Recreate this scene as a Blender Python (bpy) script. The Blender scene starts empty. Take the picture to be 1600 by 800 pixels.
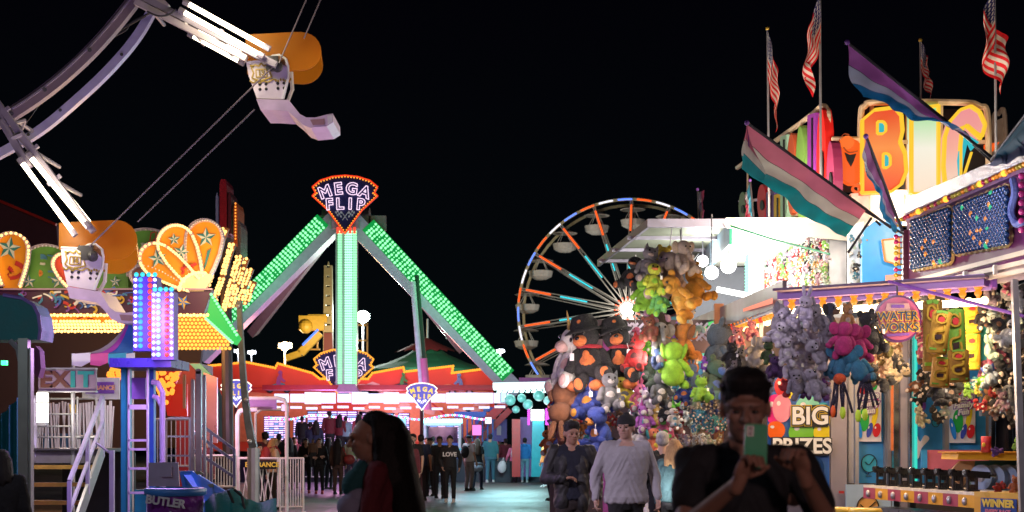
import bpy, math, random
from mathutils import Vector, Matrix, Euler
random.seed(7)
S = bpy.context.scene; C = S.collection
R = math.radians
# ---------------------------------------------------------------- camera
F = 2222.2; EYE = 1.5; HY = 692.0
cam = bpy.data.objects.new('camera', bpy.data.cameras.new('camera')); C.objects.link(cam)
cam.location = (0, 0, EYE); cam.rotation_euler = (R(90), 0, 0)
cam.data.lens = 50; cam.data.sensor_width = 36; cam.data.shift_y = (HY-400)/1600
cam.data.clip_end = 2000; cam.data.clip_start = 0.1
cam.data.dof.use_dof = True; cam.data.dof.focus_distance = 20; cam.data.dof.aperture_fstop = 3.5
S.camera = cam
# ---------------------------------------------------------------- night sky
w = bpy.data.worlds.new('World'); S.world = w; w.use_nodes = True
wn = w.node_tree.nodes; wl = w.node_tree.links
bg = wn['Background']
tc = wn.new('ShaderNodeTexCoord'); sx = wn.new('ShaderNodeSeparateXYZ'); cr = wn.new('ShaderNodeValToRGB')
wl.new(tc.outputs['Generated'], sx.inputs[0]); wl.new(sx.outputs['Z'], cr.inputs[0]); wl.new(cr.outputs[0], bg.inputs[0])
cr.color_ramp.elements[0].position = 0.0; cr.color_ramp.elements[0].color = (.0016, .0030, .0036, 1)
cr.color_ramp.elements[1].position = .30; cr.color_ramp.elements[1].color = (.0007, .0007, .0018, 1)
bg.inputs[1].default_value = 1.0
S.view_settings.view_transform = 'Standard'; S.view_settings.look = 'None'
S.view_settings.exposure = 0; S.view_settings.gamma = 1
S.cycles.use_light_tree = True
S.cycles.sample_clamp_indirect = 3.0
# ---------------------------------------------------------------- helpers
def at(px, py, d): return Vector(((px-800)/F*d, d, EYE+(HY-py)/F*d))
def k_(px, d): return px/F*d
MC = {}
def M(name, col, rough=.6, metal=0, emit=0, noise=.25, scale=6, bump=0, alpha=1, trans=0, samp=False, coat=0):
    if name in MC: return MC[name]
    m = bpy.data.materials.new(name); m.use_nodes = True; MC[name] = m
    n = m.node_tree.nodes; l = m.node_tree.links; b = n['Principled BSDF']
    b.inputs['Roughness'].default_value = rough; b.inputs['Metallic'].default_value = metal
    b.inputs['Coat Weight'].default_value = coat
    c4 = (*col, 1)
    if emit:
        b.inputs['Base Color'].default_value = (*[x*.05 for x in col], 1)
        b.inputs['Emission Color'].default_value = c4; b.inputs['Emission Strength'].default_value = emit
        if not samp: m.cycles.emission_sampling = 'NONE'
    else:
        t = n.new('ShaderNodeTexCoord'); ns = n.new('ShaderNodeTexNoise'); ns.inputs['Scale'].default_value = scale
        ns.inputs['Detail'].default_value = 5
        l.new(t.outputs['Object'], ns.inputs['Vector'])
        mx = n.new('ShaderNodeMixRGB'); mx.blend_type = 'MIX'
        mx.inputs[1].default_value = (*[x*(1-noise) for x in col], 1); mx.inputs[2].default_value = (*[min(1, x*(1+noise)) for x in col], 1)
        l.new(ns.outputs['Fac'], mx.inputs[0]); l.new(mx.outputs[0], b.inputs['Base Color'])
        mr = n.new('ShaderNodeMapRange'); mr.inputs[3].default_value = max(.03, rough-.12); mr.inputs[4].default_value = min(1, rough+.12)
        l.new(ns.outputs['Fac'], mr.inputs[0]); l.new(mr.outputs[0], b.inputs['Roughness'])
        if bump:
            n2 = n.new('ShaderNodeTexNoise'); n2.inputs['Scale'].default_value = scale*6; n2.inputs['Detail'].default_value = 4
            l.new(t.outputs['Object'], n2.inputs['Vector'])
            bp = n.new('ShaderNodeBump'); bp.inputs['Strength'].default_value = bump; bp.inputs['Distance'].default_value = .02
            l.new(n2.outputs['Fac'], bp.inputs['Height']); l.new(bp.outputs[0], b.inputs['Normal'])
    b.inputs['Alpha'].default_value = alpha
    b.inputs['Transmission Weight'].default_value = trans
    return m
def E(name, col, s, samp=False): return M(name, col, emit=s, samp=samp)
def objcol_mat():      # dyed fabric: takes each object's own dye colour
    m = bpy.data.materials.new('plush_fabric'); m.use_nodes = True
    n = m.node_tree.nodes; l = m.node_tree.links; b = n['Principled BSDF']
    oi = n.new('ShaderNodeObjectInfo'); t = n.new('ShaderNodeTexCoord')
    ns = n.new('ShaderNodeTexNoise'); ns.inputs['Scale'].default_value = 9; ns.inputs['Detail'].default_value = 6
    l.new(t.outputs['Object'], ns.inputs['Vector'])
    mr = n.new('ShaderNodeMapRange'); mr.inputs[3].default_value = .35; mr.inputs[4].default_value = 1.35
    l.new(ns.outputs['Fac'], mr.inputs[0])
    mx = n.new('ShaderNodeMixRGB'); mx.blend_type = 'MULTIPLY'; mx.inputs[0].default_value = 1
    l.new(oi.outputs['Color'], mx.inputs[1]); l.new(mr.outputs[0], mx.inputs[2]); l.new(mx.outputs[0], b.inputs['Base Color'])
    b.inputs['Roughness'].default_value = .95; b.inputs['Sheen Weight'].default_value = .08
    n2 = n.new('ShaderNodeTexNoise'); n2.inputs['Scale'].default_value = 60; n2.inputs['Detail'].default_value = 6
    l.new(t.outputs['Object'], n2.inputs['Vector'])
    bp = n.new('ShaderNodeBump'); bp.inputs['Strength'].default_value = 1; bp.inputs['Distance'].default_value = .05
    l.new(n2.outputs['Fac'], bp.inputs['Height']); l.new(bp.outputs[0], b.inputs['Normal'])
    return m
FAB = objcol_mat()
def uvmat(name, build, rough=.8, transl=0):
    m = bpy.data.materials.new(name); m.use_nodes = True
    n = m.node_tree.nodes; l = m.node_tree.links; b = n['Principled BSDF']; b.inputs['Roughness'].default_value = rough
    uv = n.new('ShaderNodeUVMap'); sp = n.new('ShaderNodeSeparateXYZ'); l.new(uv.outputs[0], sp.inputs[0])
    c = build(n, l, sp)
    l.new(c, b.inputs['Base Color'])
    if transl:
        tr = n.new('ShaderNodeBsdfTranslucent'); l.new(c, tr.inputs[0]); mx = n.new('ShaderNodeMixShader'); mx.inputs[0].default_value = transl
        l.new(b.outputs[0], mx.inputs[1]); l.new(tr.outputs[0], mx.inputs[2]); l.new(mx.outputs[0], n['Material Output'].inputs[0])
    return m
def mth(n, l, op, a, b=None):
    x = n.new('ShaderNodeMath'); x.operation = op
    for i, v in enumerate((a, b)):
        if v is None: continue
        if isinstance(v, (int, float)): x.inputs[i].default_value = v
        else: l.new(v, x.inputs[i])
    return x.outputs[0]
def wpos(o):
    v = Vector((0, 0, 0))
    while o: v += o.location; o = o.parent
    return v
def link(name, me, parent=None): o = bpy.data.objects.new(name, me); C.objects.link(o); o.parent = parent; return o
class MB:
    def __init__(s): s.v = []; s.f = []; s.uv = None; s.mi = []
    def add(s, vs, fs, mi=0):
        b = len(s.v); s.v += [tuple(v) for v in vs]; s.f += [tuple(i+b for i in f) for f in fs]; s.mi += [mi]*len(fs); return s
    def box(s, c, sz, rz=0, mi=0, m=None):
        c = Vector(c); hx, hy, hz = sz[0]/2, sz[1]/2, sz[2]/2
        rot = m if m else Matrix.Rotation(rz, 3, 'Z')
        vs = [c+rot@Vector((x*hx, y*hy, z*hz)) for z in (-1, 1) for x, y in ((-1, -1), (1, -1), (1, 1), (-1, 1))]
        return s.add(vs, [(3, 2, 1, 0), (4, 5, 6, 7), (0, 1, 5, 4), (1, 2, 6, 5), (2, 3, 7, 6), (3, 0, 4, 7)], mi)
    def cyl(s, p0, p1, r0, r1=None, n=10, mi=0, cap=True):
        p0 = Vector(p0); p1 = Vector(p1); r1 = r0 if r1 is None else r1
        d = (p1-p0); L = d.length
        if L < 1e-6: return s
        d /= L; a = d.orthogonal().normalized(); b = d.cross(a)
        vs = [p+(a*math.cos(t)+b*math.sin(t))*r for p, r in ((p0, r0), (p1, r1)) for t in [2*math.pi*i/n for i in range(n)]]
        fs = [(i, (i+1) % n, n+(i+1) % n, n+i) for i in range(n)]
        if cap: fs += [tuple(range(n-1, -1, -1)), tuple(range(n, 2*n))]
        return s.add(vs, fs, mi)
    def tube(s, pts, r, n=6, mi=0, ball=False):
        for a, b in zip(pts, pts[1:]): s.cyl(a, b, r, n=n, mi=mi)
        if ball:
            for p in pts[1:-1]: s.ball(p, r*.99, 8, 6, mi=mi)
        return s
    def beam(s, p0, p1, w_, dp, up=(0, 1, 0), mi=0):   # w_ across, dp along up
        p0 = Vector(p0); p1 = Vector(p1); d = (p1-p0).normalized(); u = Vector(up); u = (u-d*u.dot(d)).normalized(); x = d.cross(u)
        vs = [p+x*(a*w_/2)+u*(b*dp/2) for p in (p0, p1) for a, b in ((-1, -1), (1, -1), (1, 1), (-1, 1))]
        return s.add(vs, [(3, 2, 1, 0), (4, 5, 6, 7), (0, 1, 5, 4), (1, 2, 6, 5), (2, 3, 7, 6), (3, 0, 4, 7)], mi)
    def ball(s, c, r, n=12, k=8, mi=0, rot=None):
        c = Vector(c); r = (r, r, r) if isinstance(r, (int, float)) else r
        vs = []
        for j in range(1, k):
            t = math.pi*j/k
            for i in range(n):
                a = 2*math.pi*i/n; v = Vector((r[0]*math.sin(t)*math.cos(a), r[1]*math.sin(t)*math.sin(a), r[2]*math.cos(t)))
                vs.append(c+(rot@v if rot else v))
        tp = Vector((0, 0, r[2])); vs += [c+(rot@tp if rot else tp), c-(rot@tp if rot else tp)]
        T = len(vs)-2; B = T+1
        fs = [(j*n+i, (j+1)*n+i, (j+1)*n+(i+1) % n, j*n+(i+1) % n) for j in range(k-2) for i in range(n)]
        fs += [(T, i, (i+1) % n) for i in range(n)] + [(B, (k-2)*n+(i+1) % n, (k-2)*n+i) for i in range(n)]
        return s.add(vs, fs, mi)
    def dot(s, c, r, mi=0):      # small bulb
        x, y, z = c
        vs = [(x+r, y, z), (x-r, y, z), (x, y+r, z), (x, y-r, z), (x, y, z+r), (x, y, z-r)]
        for a, b in ((1, 1), (1, -1), (-1, 1), (-1, -1)): vs.append((x+a*r*.7, y-r*.3, z+b*r*.7))
        return s.add(vs, [(0, 2, 4), (2, 1, 4), (0, 5, 2), (2, 5, 1), (0, 4, 6), (4, 3, 6), (3, 0, 6), (0, 3, 7), (3, 5, 7), (5, 0, 7), (1, 8, 4), (4, 8, 3), (3, 8, 1), (1, 9, 5), (1, 3, 9), (5, 9, 3)], mi)
    def prism(s, pts, vec, mi=0):
        pts = [Vector(p) for p in pts]; n = len(pts); v = Vector(vec)
        return s.add(pts+[p+v for p in pts], [tuple(range(n)), tuple(range(2*n-1, n-1, -1))]+[(i, i+n, (i+1) % n+n, (i+1) % n) for i in range(n)], mi)
    def ex(s, pts, d, th, mi=0): return s.prism([at(x, y, d) for x, y in pts], (0, th, 0), mi)
    def path(s, pts, w_, d, th, close=False, mi=0):     # px polyline as a flat band of px width
        q = list(pts)+([pts[0]] if close else [])
        for a, b in zip(q, q[1:]): s.beam(at(*a, d), at(*b, d), k_(w_, d), th, mi=mi)
        return s
    def lat(s, prof, seg=24, c=(0, 0, 0), mi=0):
        vs = [(c[0]+r*math.cos(2*math.pi*i/seg), c[1]+r*math.sin(2*math.pi*i/seg), c[2]+z) for r, z in prof for i in range(seg)]
        fs = [(j*seg+i, j*seg+(i+1) % seg, (j+1)*seg+(i+1) % seg, (j+1)*seg+i) for j in range(len(prof)-1) for i in range(seg)]
        return s.add(vs, fs, mi)
    def mesh(s, name, mats, off=(0, 0, 0), smooth=False):
        me = bpy.data.meshes.new(name); o = Vector(off)
        me.from_pydata([tuple(Vector(v)-o) for v in s.v], [], s.f)
        for m in (mats if isinstance(mats, (list, tuple)) else [mats]): me.materials.append(m)
        if any(s.mi): me.polygons.foreach_set('material_index', s.mi)
        if smooth: me.polygons.foreach_set('use_smooth', [True]*len(s.f))
        me.update(); return me
    def build(s, name, mats, parent=None, smooth=False, **kw):
        if parent is None:
            xs, ys, zs = zip(*s.v); off = Vector(((min(xs)+max(xs))/2, (min(ys)+max(ys))/2, min(zs)))
        else: off = wpos(parent)
        o = link(name, s.mesh(name, mats, off, smooth), parent)
        if parent is None: o.location = off
        for a, b in kw.items(): o[a] = b
        return o
def tag(o, label, cat, group=None, kind=None):
    if label: o['label'] = label
    if cat: o['category'] = cat
    if group: o['group'] = group
    if kind: o['kind'] = kind
    return o
def thing(name, label, cat, loc=(0, 0, 0), group=None, rz=0):
    o = link(name, None); o.location = loc; o.rotation_euler.z = rz; return tag(o, label, cat, group)
KIDS = {}
def tree_copy(o, parent=None, kids=None):
    c = o.copy(); C.objects.link(c); c.parent = parent
    for ch in (kids if kids is not None else list(o.children)): tree_copy(ch, c, list(ch.children))
    return c
def lamp(name, loc, power, col, parent=None, r=.08, kind='POINT', size=None, rot=None, spot=None):
    ld = bpy.data.lights.new(name, kind); ld.energy = power; ld.color = col
    if kind == 'POINT': ld.shadow_soft_size = r
    if kind == 'AREA': ld.shape = 'RECTANGLE'; ld.size, ld.size_y = size
    if kind == 'SPOT': ld.shadow_soft_size = r; ld.spot_size = R(spot or 120); ld.spot_blend = .7
    o = bpy.data.objects.new(name, ld); C.objects.link(o); o.parent = parent
    o.location = Vector(loc)-(wpos(parent) if parent else Vector((0, 0, 0)))
    if rot: o.rotation_euler = rot
    return o
def ell(cx, cy, rx, ry, a=0, n=20, t0=0, t1=360):
    ca, sa = math.cos(R(a)), math.sin(R(a)); o = []
    m = n if t1-t0 >= 360 else n+1
    for i in range(m):
        t = R(t0+(t1-t0)*i/n); x, y = rx*math.cos(t), ry*math.sin(t)
        o.append((cx+x*ca-y*sa, cy+x*sa+y*ca))
    return o
def text_mesh(s, size, ext=.01, bevel=0, fill=True, offset=0, name='lettering', shear=0, sx=1):
    cu = bpy.data.curves.new('t', 'FONT'); cu.body = s; cu.size = size; cu.extrude = ext; cu.align_x = 'CENTER'; cu.align_y = 'CENTER'
    cu.offset = offset; cu.shear = shear; cu.resolution_u = 4
    if not fill: cu.fill_mode = 'NONE'; cu.extrude = 0; cu.bevel_depth = bevel; cu.bevel_resolution = 1
    o = bpy.data.objects.new('t', cu); C.objects.link(o)
    me = bpy.data.meshes.new_from_object(o); me.name = name
    bpy.data.objects.remove(o); bpy.data.curves.remove(cu)
    me.transform(Matrix.Diagonal((sx, 1, 1, 1)))
    return me
FRONT = Matrix.Rotation(R(90), 4, 'X')
def text(s, loc, size, mat, parent, ext=.01, rot=None, roll=0, name='lettering', **kw):
    me = text_mesh(s, size, ext, name=name, **kw); me.materials.clear(); me.materials.append(mat)
    T = (rot if rot else FRONT) @ Matrix.Rotation(R(roll), 4, 'Z'); me.transform(T)
    o = link(name, me, parent); o.location = Vector(loc)-(wpos(parent) if parent else Vector((0, 0, 0))); return o
def arch(s, cx, cy, rad, step, size, d, mat, parent, name='letter', **kw):   # letters along an arc, px
    n = len(s)
    for i, ch in enumerate(s):
        a = (i-(n-1)/2)*step
        text(ch, at(cx+rad*math.sin(R(a)), cy-rad*math.cos(R(a))+rad, d), k_(size, d), mat, parent, roll=-a, name=name, **kw)
def hit(px, py, O, N):
    r = Vector(((px-800)/F, 1, (HY-py)/F)); e = Vector((0, 0, EYE)); return e+r*((O-e).dot(N)/r.dot(N))
ORD = ['first', 'second', 'third', 'fourth', 'fifth', 'sixth', 'seventh', 'eighth', 'ninth', 'tenth', 'eleventh', 'twelfth', 'thirteenth', 'fourteenth', 'fifteenth', 'sixteenth', 'seventeenth', 'eighteenth', 'nineteenth', 'twentieth', 'twenty-first', 'twenty-second', 'twenty-third', 'twenty-fourth', 'twenty-fifth']
# shared materials
steel = M('galvanised_steel', (.42, .42, .45), .42, .6)
chrome = M('chrome', (.6, .6, .64), .18, 1, noise=.1)
whitep = M('white_paint', (.72, .72, .74), .45)
lilac = M('lilac_paint', (.50, .46, .68), .4)
dark = M('dark_paint', (.03, .03, .035), .5)
black = M('black_rubber', (.012, .012, .014), .6)
tealp = M('teal_paint', (.02, .30, .36), .4)
bluep = M('blue_paint', (.03, .12, .50), .4)
purplep = M('purple_paint', (.20, .07, .38), .45)
redp = M('red_paint', (.50, .03, .03), .45)
yellowp = M('yellow_paint', (.75, .48, .05), .5)
orangep = M('orange_paint', (.75, .25, .03), .5)
greenp = M('green_paint', (.05, .35, .08), .5)
pinkp = M('pink_paint', (.70, .16, .32), .5)
whitemat = M('white_vinyl', (.8, .8, .8), .5, noise=.08)
blackmat = M('black_vinyl', (.01, .01, .012), .4)
goldm = M('gold_paint', (.55, .36, .05), .4, .3)
skyblue = M('sky_blue_vinyl', (.04, .28, .62), .35)
warmtube = E('warm_white_tube', (1, .86, .58), 9, True)
warmbulb = E('warm_bulb', (1, .52, .14), 4)
orangebulb = E('orange_bulb', (1, .30, .04), 2)
redled = E('red_led', (1, .06, .03), 1.6)
greenled = E('green_led', (.28, 1, .42), 1.7)
mintled = E('mint_led', (.40, 1, .62), 1.7)
cyanled = E('cyan_led', (.04, .75, .85), 1.2)
blueled = E('blue_led', (.10, .22, 1), 2)
whiteled = E('white_led', (.8, .8, 1), 1.6)
magled = E('magenta_led', (.8, .1, .9), 1.5)
# ================================================================ ground
def ground_mat():
    m = bpy.data.materials.new('asphalt'); m.use_nodes = True; n = m.node_tree.nodes; l = m.node_tree.links; b = n['Principled BSDF']
    t = n.new('ShaderNodeTexCoord'); a = n.new('ShaderNodeTexNoise'); a.inputs['Scale'].default_value = .5; a.inputs['Detail'].default_value = 8
    l.new(t.outputs['Object'], a.inputs['Vector']); c = n.new('ShaderNodeValToRGB'); l.new(a.outputs['Fac'], c.inputs[0])
    vo = n.new('ShaderNodeTexVoronoi'); vo.feature = 'DISTANCE_TO_EDGE'; vo.inputs['Scale'].default_value = .22
    wn_ = n.new('ShaderNodeTexNoise'); wn_.inputs['Scale'].default_value = 1.5; va = n.new('ShaderNodeVectorMath'); va.operation = 'ADD'; l.new(t.outputs['Object'], va.inputs[0]); l.new(wn_.outputs['Color'], va.inputs[1]); l.new(va.outputs[0], vo.inputs['Vector'])
    ck = n.new('ShaderNodeMapRange'); ck.inputs[1].default_value = 0; ck.inputs[2].default_value = .012; ck.inputs[3].default_value = .25; ck.inputs[4].default_value = 1; l.new(vo.outputs['Distance'], ck.inputs[0])
    sp_ = n.new('ShaderNodeTexNoise'); sp_.inputs['Scale'].default_value = 2.2; sp_.inputs['Detail'].default_value = 9; l.new(t.outputs['Object'], sp_.inputs['Vector']); s2 = n.new('ShaderNodeMapRange'); s2.inputs[1].default_value = .35; s2.inputs[2].default_value = .65; s2.inputs[3].default_value = .5; s2.inputs[4].default_value = 1.25; l.new(sp_.outputs['Fac'], s2.inputs[0])
    mm_ = n.new('ShaderNodeMath'); mm_.operation = 'MULTIPLY'; l.new(ck.outputs[0], mm_.inputs[0]); l.new(s2.outputs[0], mm_.inputs[1]); mu = n.new('ShaderNodeMixRGB'); mu.blend_type = 'MULTIPLY'; mu.inputs[0].default_value = 1; l.new(c.outputs[0], mu.inputs[1]); l.new(mm_.outputs[0], mu.inputs[2])
    c.color_ramp.elements[0].position = .35; c.color_ramp.elements[0].color = (.05, .045, .042, 1)
    c.color_ramp.elements[1].position = .7; c.color_ramp.elements[1].color = (.13, .115, .10, 1); l.new(mu.outputs[0], b.inputs['Base Color'])
    r = n.new('ShaderNodeMapRange'); r.inputs[3].default_value = .26; r.inputs[4].default_value = .62; l.new(a.outputs['Fac'], r.inputs[0]); l.new(r.outputs[0], b.inputs['Roughness'])
    s = n.new('ShaderNodeTexNoise'); s.inputs['Scale'].default_value = 40; s.inputs['Detail'].default_value = 6; l.new(t.outputs['Object'], s.inputs['Vector'])
    bp = n.new('ShaderNodeBump'); bp.inputs['Strength'].default_value = .5; bp.inputs['Distance'].default_value = .02; l.new(s.outputs['Fac'], bp.inputs['Height']); l.new(bp.outputs[0], b.inputs['Normal'])
    return m
g = MB(); N = 24
for j in range(N+1):
    for i in range(N+1): g.v.append((-300+600*i/N, -60+660*j/N, 0))
g.f = [(j*(N+1)+i, j*(N+1)+i+1, (j+1)*(N+1)+i+1, (j+1)*(N+1)+i) for j in range(N) for i in range(N)]; g.mi = [0]*len(g.f)
tag(g.build('ground', ground_mat()), None, None, kind='structure')
pm = M('paint_line', (.35, .34, .32), .6)
MB().box((-3.2, 48, .004), (.12, 22, .004), .12).build('painted_line', pm, kind='structure')

# ================================================================ the tall flip ride
D = 60
t = thing('flip_ride', 'towering flip ride with green lit A-frame legs and neon crown sign', 'amusement ride', at(539, 750, D))
grm = M('ride_grey', (.45, .45, .46), .4, .3); blade = M('leg_white', (.6, .6, .66), .4)
rr = random.Random(4)
V3 = lambda x, y, z: Vector((x, y, z))
def leg(a, b, lo, d, name='support_leg', steps=70):
    # a, b = px of the upper and lower middle of the lit face; the white box girder hangs under it
    pa, pb = at(*a, d), at(*b, d); dr = (pb-pa).normalized(); nv = Vector((dr.z, 0, -dr.x))
    if nv.z < 0: nv = -nv
    m = MB(); m.beam(pa-dr*1.2-nv*.28, pb+dr*.8-nv*.13, .78, 1.0); o = m.build(name, blade, t)
    f_ = MB(); f_.beam(pa+nv*.08-dr*.2+V3(0, -.51, 0), pb+nv*.08+V3(0, -.51, 0), .64, .03); f_.build('light_board', E('green_led_glow', (.0, .30, .05), 1), o)  # board itself glows, imitating green spill from the LED dots
    L = (pb-pa).length; m = MB(); n = int(L/.165)
    for i in range(n):
        for r_ in range(5): m.dot(pa+dr*(L*i/n+rr.uniform(-.02, .02))+Vector((0, -.55, 0))+nv*(.33-.125*r_), .058*rr.choice((1, 1, 1.05, .95, .9, .55)))
    m.build('led_strip', greenled, o)
    lamp('leg_light', (pa+pb)/2+Vector((0, -2.2, 0))+nv*.8, 90, (.1, 1, .35), t, r=1.2)
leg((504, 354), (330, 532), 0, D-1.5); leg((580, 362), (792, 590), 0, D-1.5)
m = MB()   # rear legs
m.beam(at(520, 360, D+1), at(395, 520, D+8), .4, .4); m.beam(at(570, 362, D+1), at(720, 545, D+8), .4, .4)
m.build('rear_leg', grm, t)
m = MB(); m.box(at(545, 350, D), (1.6, 1.4, .8)); m.cyl(at(505, 345, D-.4), at(578, 345, D-.4), .55, n=16)
for x in (512, 566, 590): m.box(at(x, 349, D-1.2), (.7, .3, .6), 0)
m.build('top_bearing', grm, t)
m = MB(); m.box((at(542, 475, D-2)), (k_(30, D), .9, k_(255, D))); arm = m.build('swing_arm', grm, t)
mL, mW = MB(), MB()
for i in range(60):
    y = 362+i*4.0
    for x in (529.5, 532.5): mL.dot(at(x, y, D-2.55), .05)
    for x in (553, 556): mL.dot(at(x, y, D-2.55), .05)
    for x in (540, 543, 546, 549): mW.dot(at(x, y, D-2.55), .045)
mL.build('led_strip', greenled, arm); mW.build('led_strip', mintled, arm)
m = MB()
for x in (528, 533, 540, 547, 554):
    for k in range(3): m.dot(at(x, 357+3*k, D-2.6), .06)
m.build('red_collar_lights', redled, arm)
lamp('arm_light', at(542, 480, D-6), 90, (.4, 1, .7), t, r=1)
SG = [(-51, -26), (-39, -36), (-20, -42), (0, -44), (20, -42), (39, -36), (51, -26), (46, -17), (51, -12), (27, 10), (0, 47), (-27, 10), (-51, -12), (-46, -17)]
navy = M('navy_sign_face', (.02, .025, .12), .4); neonr = E('red_neon', (1, .05, .01), 1.3); neony = E('amber_neon', (1, .36, .03), 1.6)
neonw = E('white_neon', (1, .72, .95), 1.5); lblue = E('lit_blue_face', (.16, .14, .75), .9); lyel = E('lit_yellow', (1, .62, .10), 1.4); lwht = E('lit_white', (1, .95, .8), 2.2)
def crown(cx, cy, s, d, big, parent, amber=False):
    pts = [(cx+x*s, cy+y*s) for x, y in SG]
    f_ = MB().ex(pts, d, .25 if big else .12).build('sign_face', navy if big else lblue, parent)
    q = [(x, y) for x, y in pts]
    dd = d-.06*(1 if big else .5)
    m = MB(); qq = [at(x, y, dd) for x, y in q+q[:1]]; m.tube(qq, k_(1.1*max(s, .6), d), ball=True); m.build('neon_border', (neony if amber else neonr) if big else lwht, f_)
    m = MB()
    for a, b in zip(q, q[1:]+q[:1]):
        L = math.dist(a, b); n = max(2, int(L/(4.2*s)))
        for i in range(n):
            x = a[0]+(b[0]-a[0])*i/n; y = a[1]+(b[1]-a[1])*i/n
            m.dot(at(cx+(x-cx)*.955, cy+(y-cy)*.955, dd), k_(1.3*s, d))
    m.build('bulb_border', neony if big else lyel, f_)
    for L_, yy, rad, stp, sz in (('MEGA', -23, 90, 13.4, 25 if big else 21), ('FLIP', 1, 300, 3.1, 24 if big else 20)):
        if big:
            arch(L_, cx, cy+yy*s, rad*s, stp, sz*s, dd-.03, neonw, f_, fill=False, bevel=k_(.6*s, d), sx=1.0, offset=k_(.75*s, d))
        else:
            arch(L_, cx, cy+yy*s, rad*s, stp, sz*s, dd, lyel, f_, ext=.02, offset=k_(.5*s, d))
            arch(L_, cx, cy+yy*s, rad*s, stp, sz*s, dd+.03, whitemat, f_, ext=.01, offset=k_(1.3*s, d), name='letter_outline')
    m = MB()   # crossed chequered flags
    for sg in (-1, 1):
        for i in range(4):
            for j in range(3):
                if (i+j) % 2: continue
                a0, b0 = cx+sg*(5+i*2.6)*s, cy+(13+j*3+i*-1.0)*s
                m.ex([(a0, b0), (a0+sg*2.6*s, b0-1.0*s), (a0+sg*2.6*s, b0+2*s), (a0, b0+3*s)], dd, .02)
        m.path([(cx-sg*4*s, cy+26*s), (cx+sg*6*s, cy+12*s)], 1*s, dd, .02)
    m.build('chequered_flags', whitemat if big else lwht, f_)
    return f_
ct = crown(539, 318, 1, D-3, True, t); crown(537, 585, .92, D-1, True, t, True)
m = MB()
for x in (520, 558): m.cyl(at(x, 345, D-2.5), at(x, 358, D-2.5), .12)
m.build('sign_bracket', grm, t)
# gondola bar that swings below the arm
lilglow = E('lilac_white_panel', (.72, .72, 1), 1.5, True); magglow = E('violet_panel', (.55, .16, .95), 1.6, True)
# long gondola row seen edge on, its lit seat backs
gr = MB(); gr.box(at(600, 606, D-2), (k_(360, D), 1.2, k_(7, D))); gb = gr.build('gondola_beam', redp, t)
m = MB(); m2 = MB(); rr = random.Random(4)
for i in range(15):
    x = 432+i*24.5
    m.box(at(x+8, 622, D-2.75), (k_(19+rr.random()*5, D), .25, k_(rr.uniform(12, 19), D)))
    m.box(at(x+6, 635+rr.random()*4, D-2.7), (k_(16, D), .2, k_(3.5, D)))
    m2.ball(at(x+11, 648, D-2.6), (k_(5, D), .3, k_(7, D)), 8, 6)
m.build('lit_seat_panels', lilglow, gb)
lamp('gondola_light', at(620, 632, D-5.5), 260, (.62, .45, 1), t, r=1.5)
lamp('gondola_light', at(480, 640, D-5.5), 300, (.85, .35, 1), t, r=1.5)
MB().ex([(530, 600), (555, 600), (560, 612), (525, 612)], D-3.2, 1.2).build('arm_foot', M('dusty_pink', (.35, .2, .25), .5), t)

# ride deck, screens behind the riders
deck = M('deck_plate', (.12, .12, .14), .5, .5)
dk = thing('ride_platform', 'raised steel platform of the flip ride with lit violet screens', 'platform', at(600, 740, 57))
MB().box((at(560, 692, 55).x, 59, .45), (16, 9, .9)).build('deck', M('deck_dark', (.025, .03, .05), .5), dk)
m = MB(); m.beam(at(430, 702, 54.45), at(740, 702, 54.45), .06, .06); m.build('deck_edge_light', E('edge_cyan', (.1, .6, .8), .8), dk)
m = MB(); m2 = MB(); m3 = MB()
for (x0, x1, y0, y1) in ((412, 452, 650, 690), (458, 478, 652, 690), (480, 560, 642, 700), (566, 616, 645, 696), (622, 640, 645, 690), (658, 724, 664, 690)):
    m = MB(); m2 = MB(); m3 = MB(); m.ex([(x0, y0), (x1, y0), (x1, y1), (x0, y1)], 62, .2)
    y = y0+1.5
    while y < y1-2:
        for x in [x0+1+(x1-x0-2)*i/5 for i in range(5)]:
            (m2 if (int(y*7+x) % 5) else m3).ex([(x, y), (x+(x1-x0)/6, y), (x+(x1-x0)/6, y+1.6), (x, y+1.6)], 61.9, .05)
        y += 3.4
    sc = m.build('screen_cabinet', dark, dk); m2.build('violet_screen_lines', E('violet_led', (.75, .50, 1), 2.6), sc); m3.build('blue_screen_lines', E('pale_blue_led', (.25, .45, 1), 1.5), sc)
lamp('screen_light', at(520, 660, 60), 420, (.8, .3, 1), dk, r=1)
lamp('screen_light', at(640, 675, 58), 150, (.9, .3, .9), dk, r=.6)
m = MB()
for i in range(31): m.cyl(at(470+i*8, 700, 54.4), at(470+i*8, 718, 54.4), .02, n=5)
m.cyl(at(468, 700, 54.4), at(712, 700, 54.4), .03, n=6); m.cyl(at(468, 718, 54.4), at(712, 718, 54.4), .03, n=6)
m.build('railing', whitep, dk)

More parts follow.
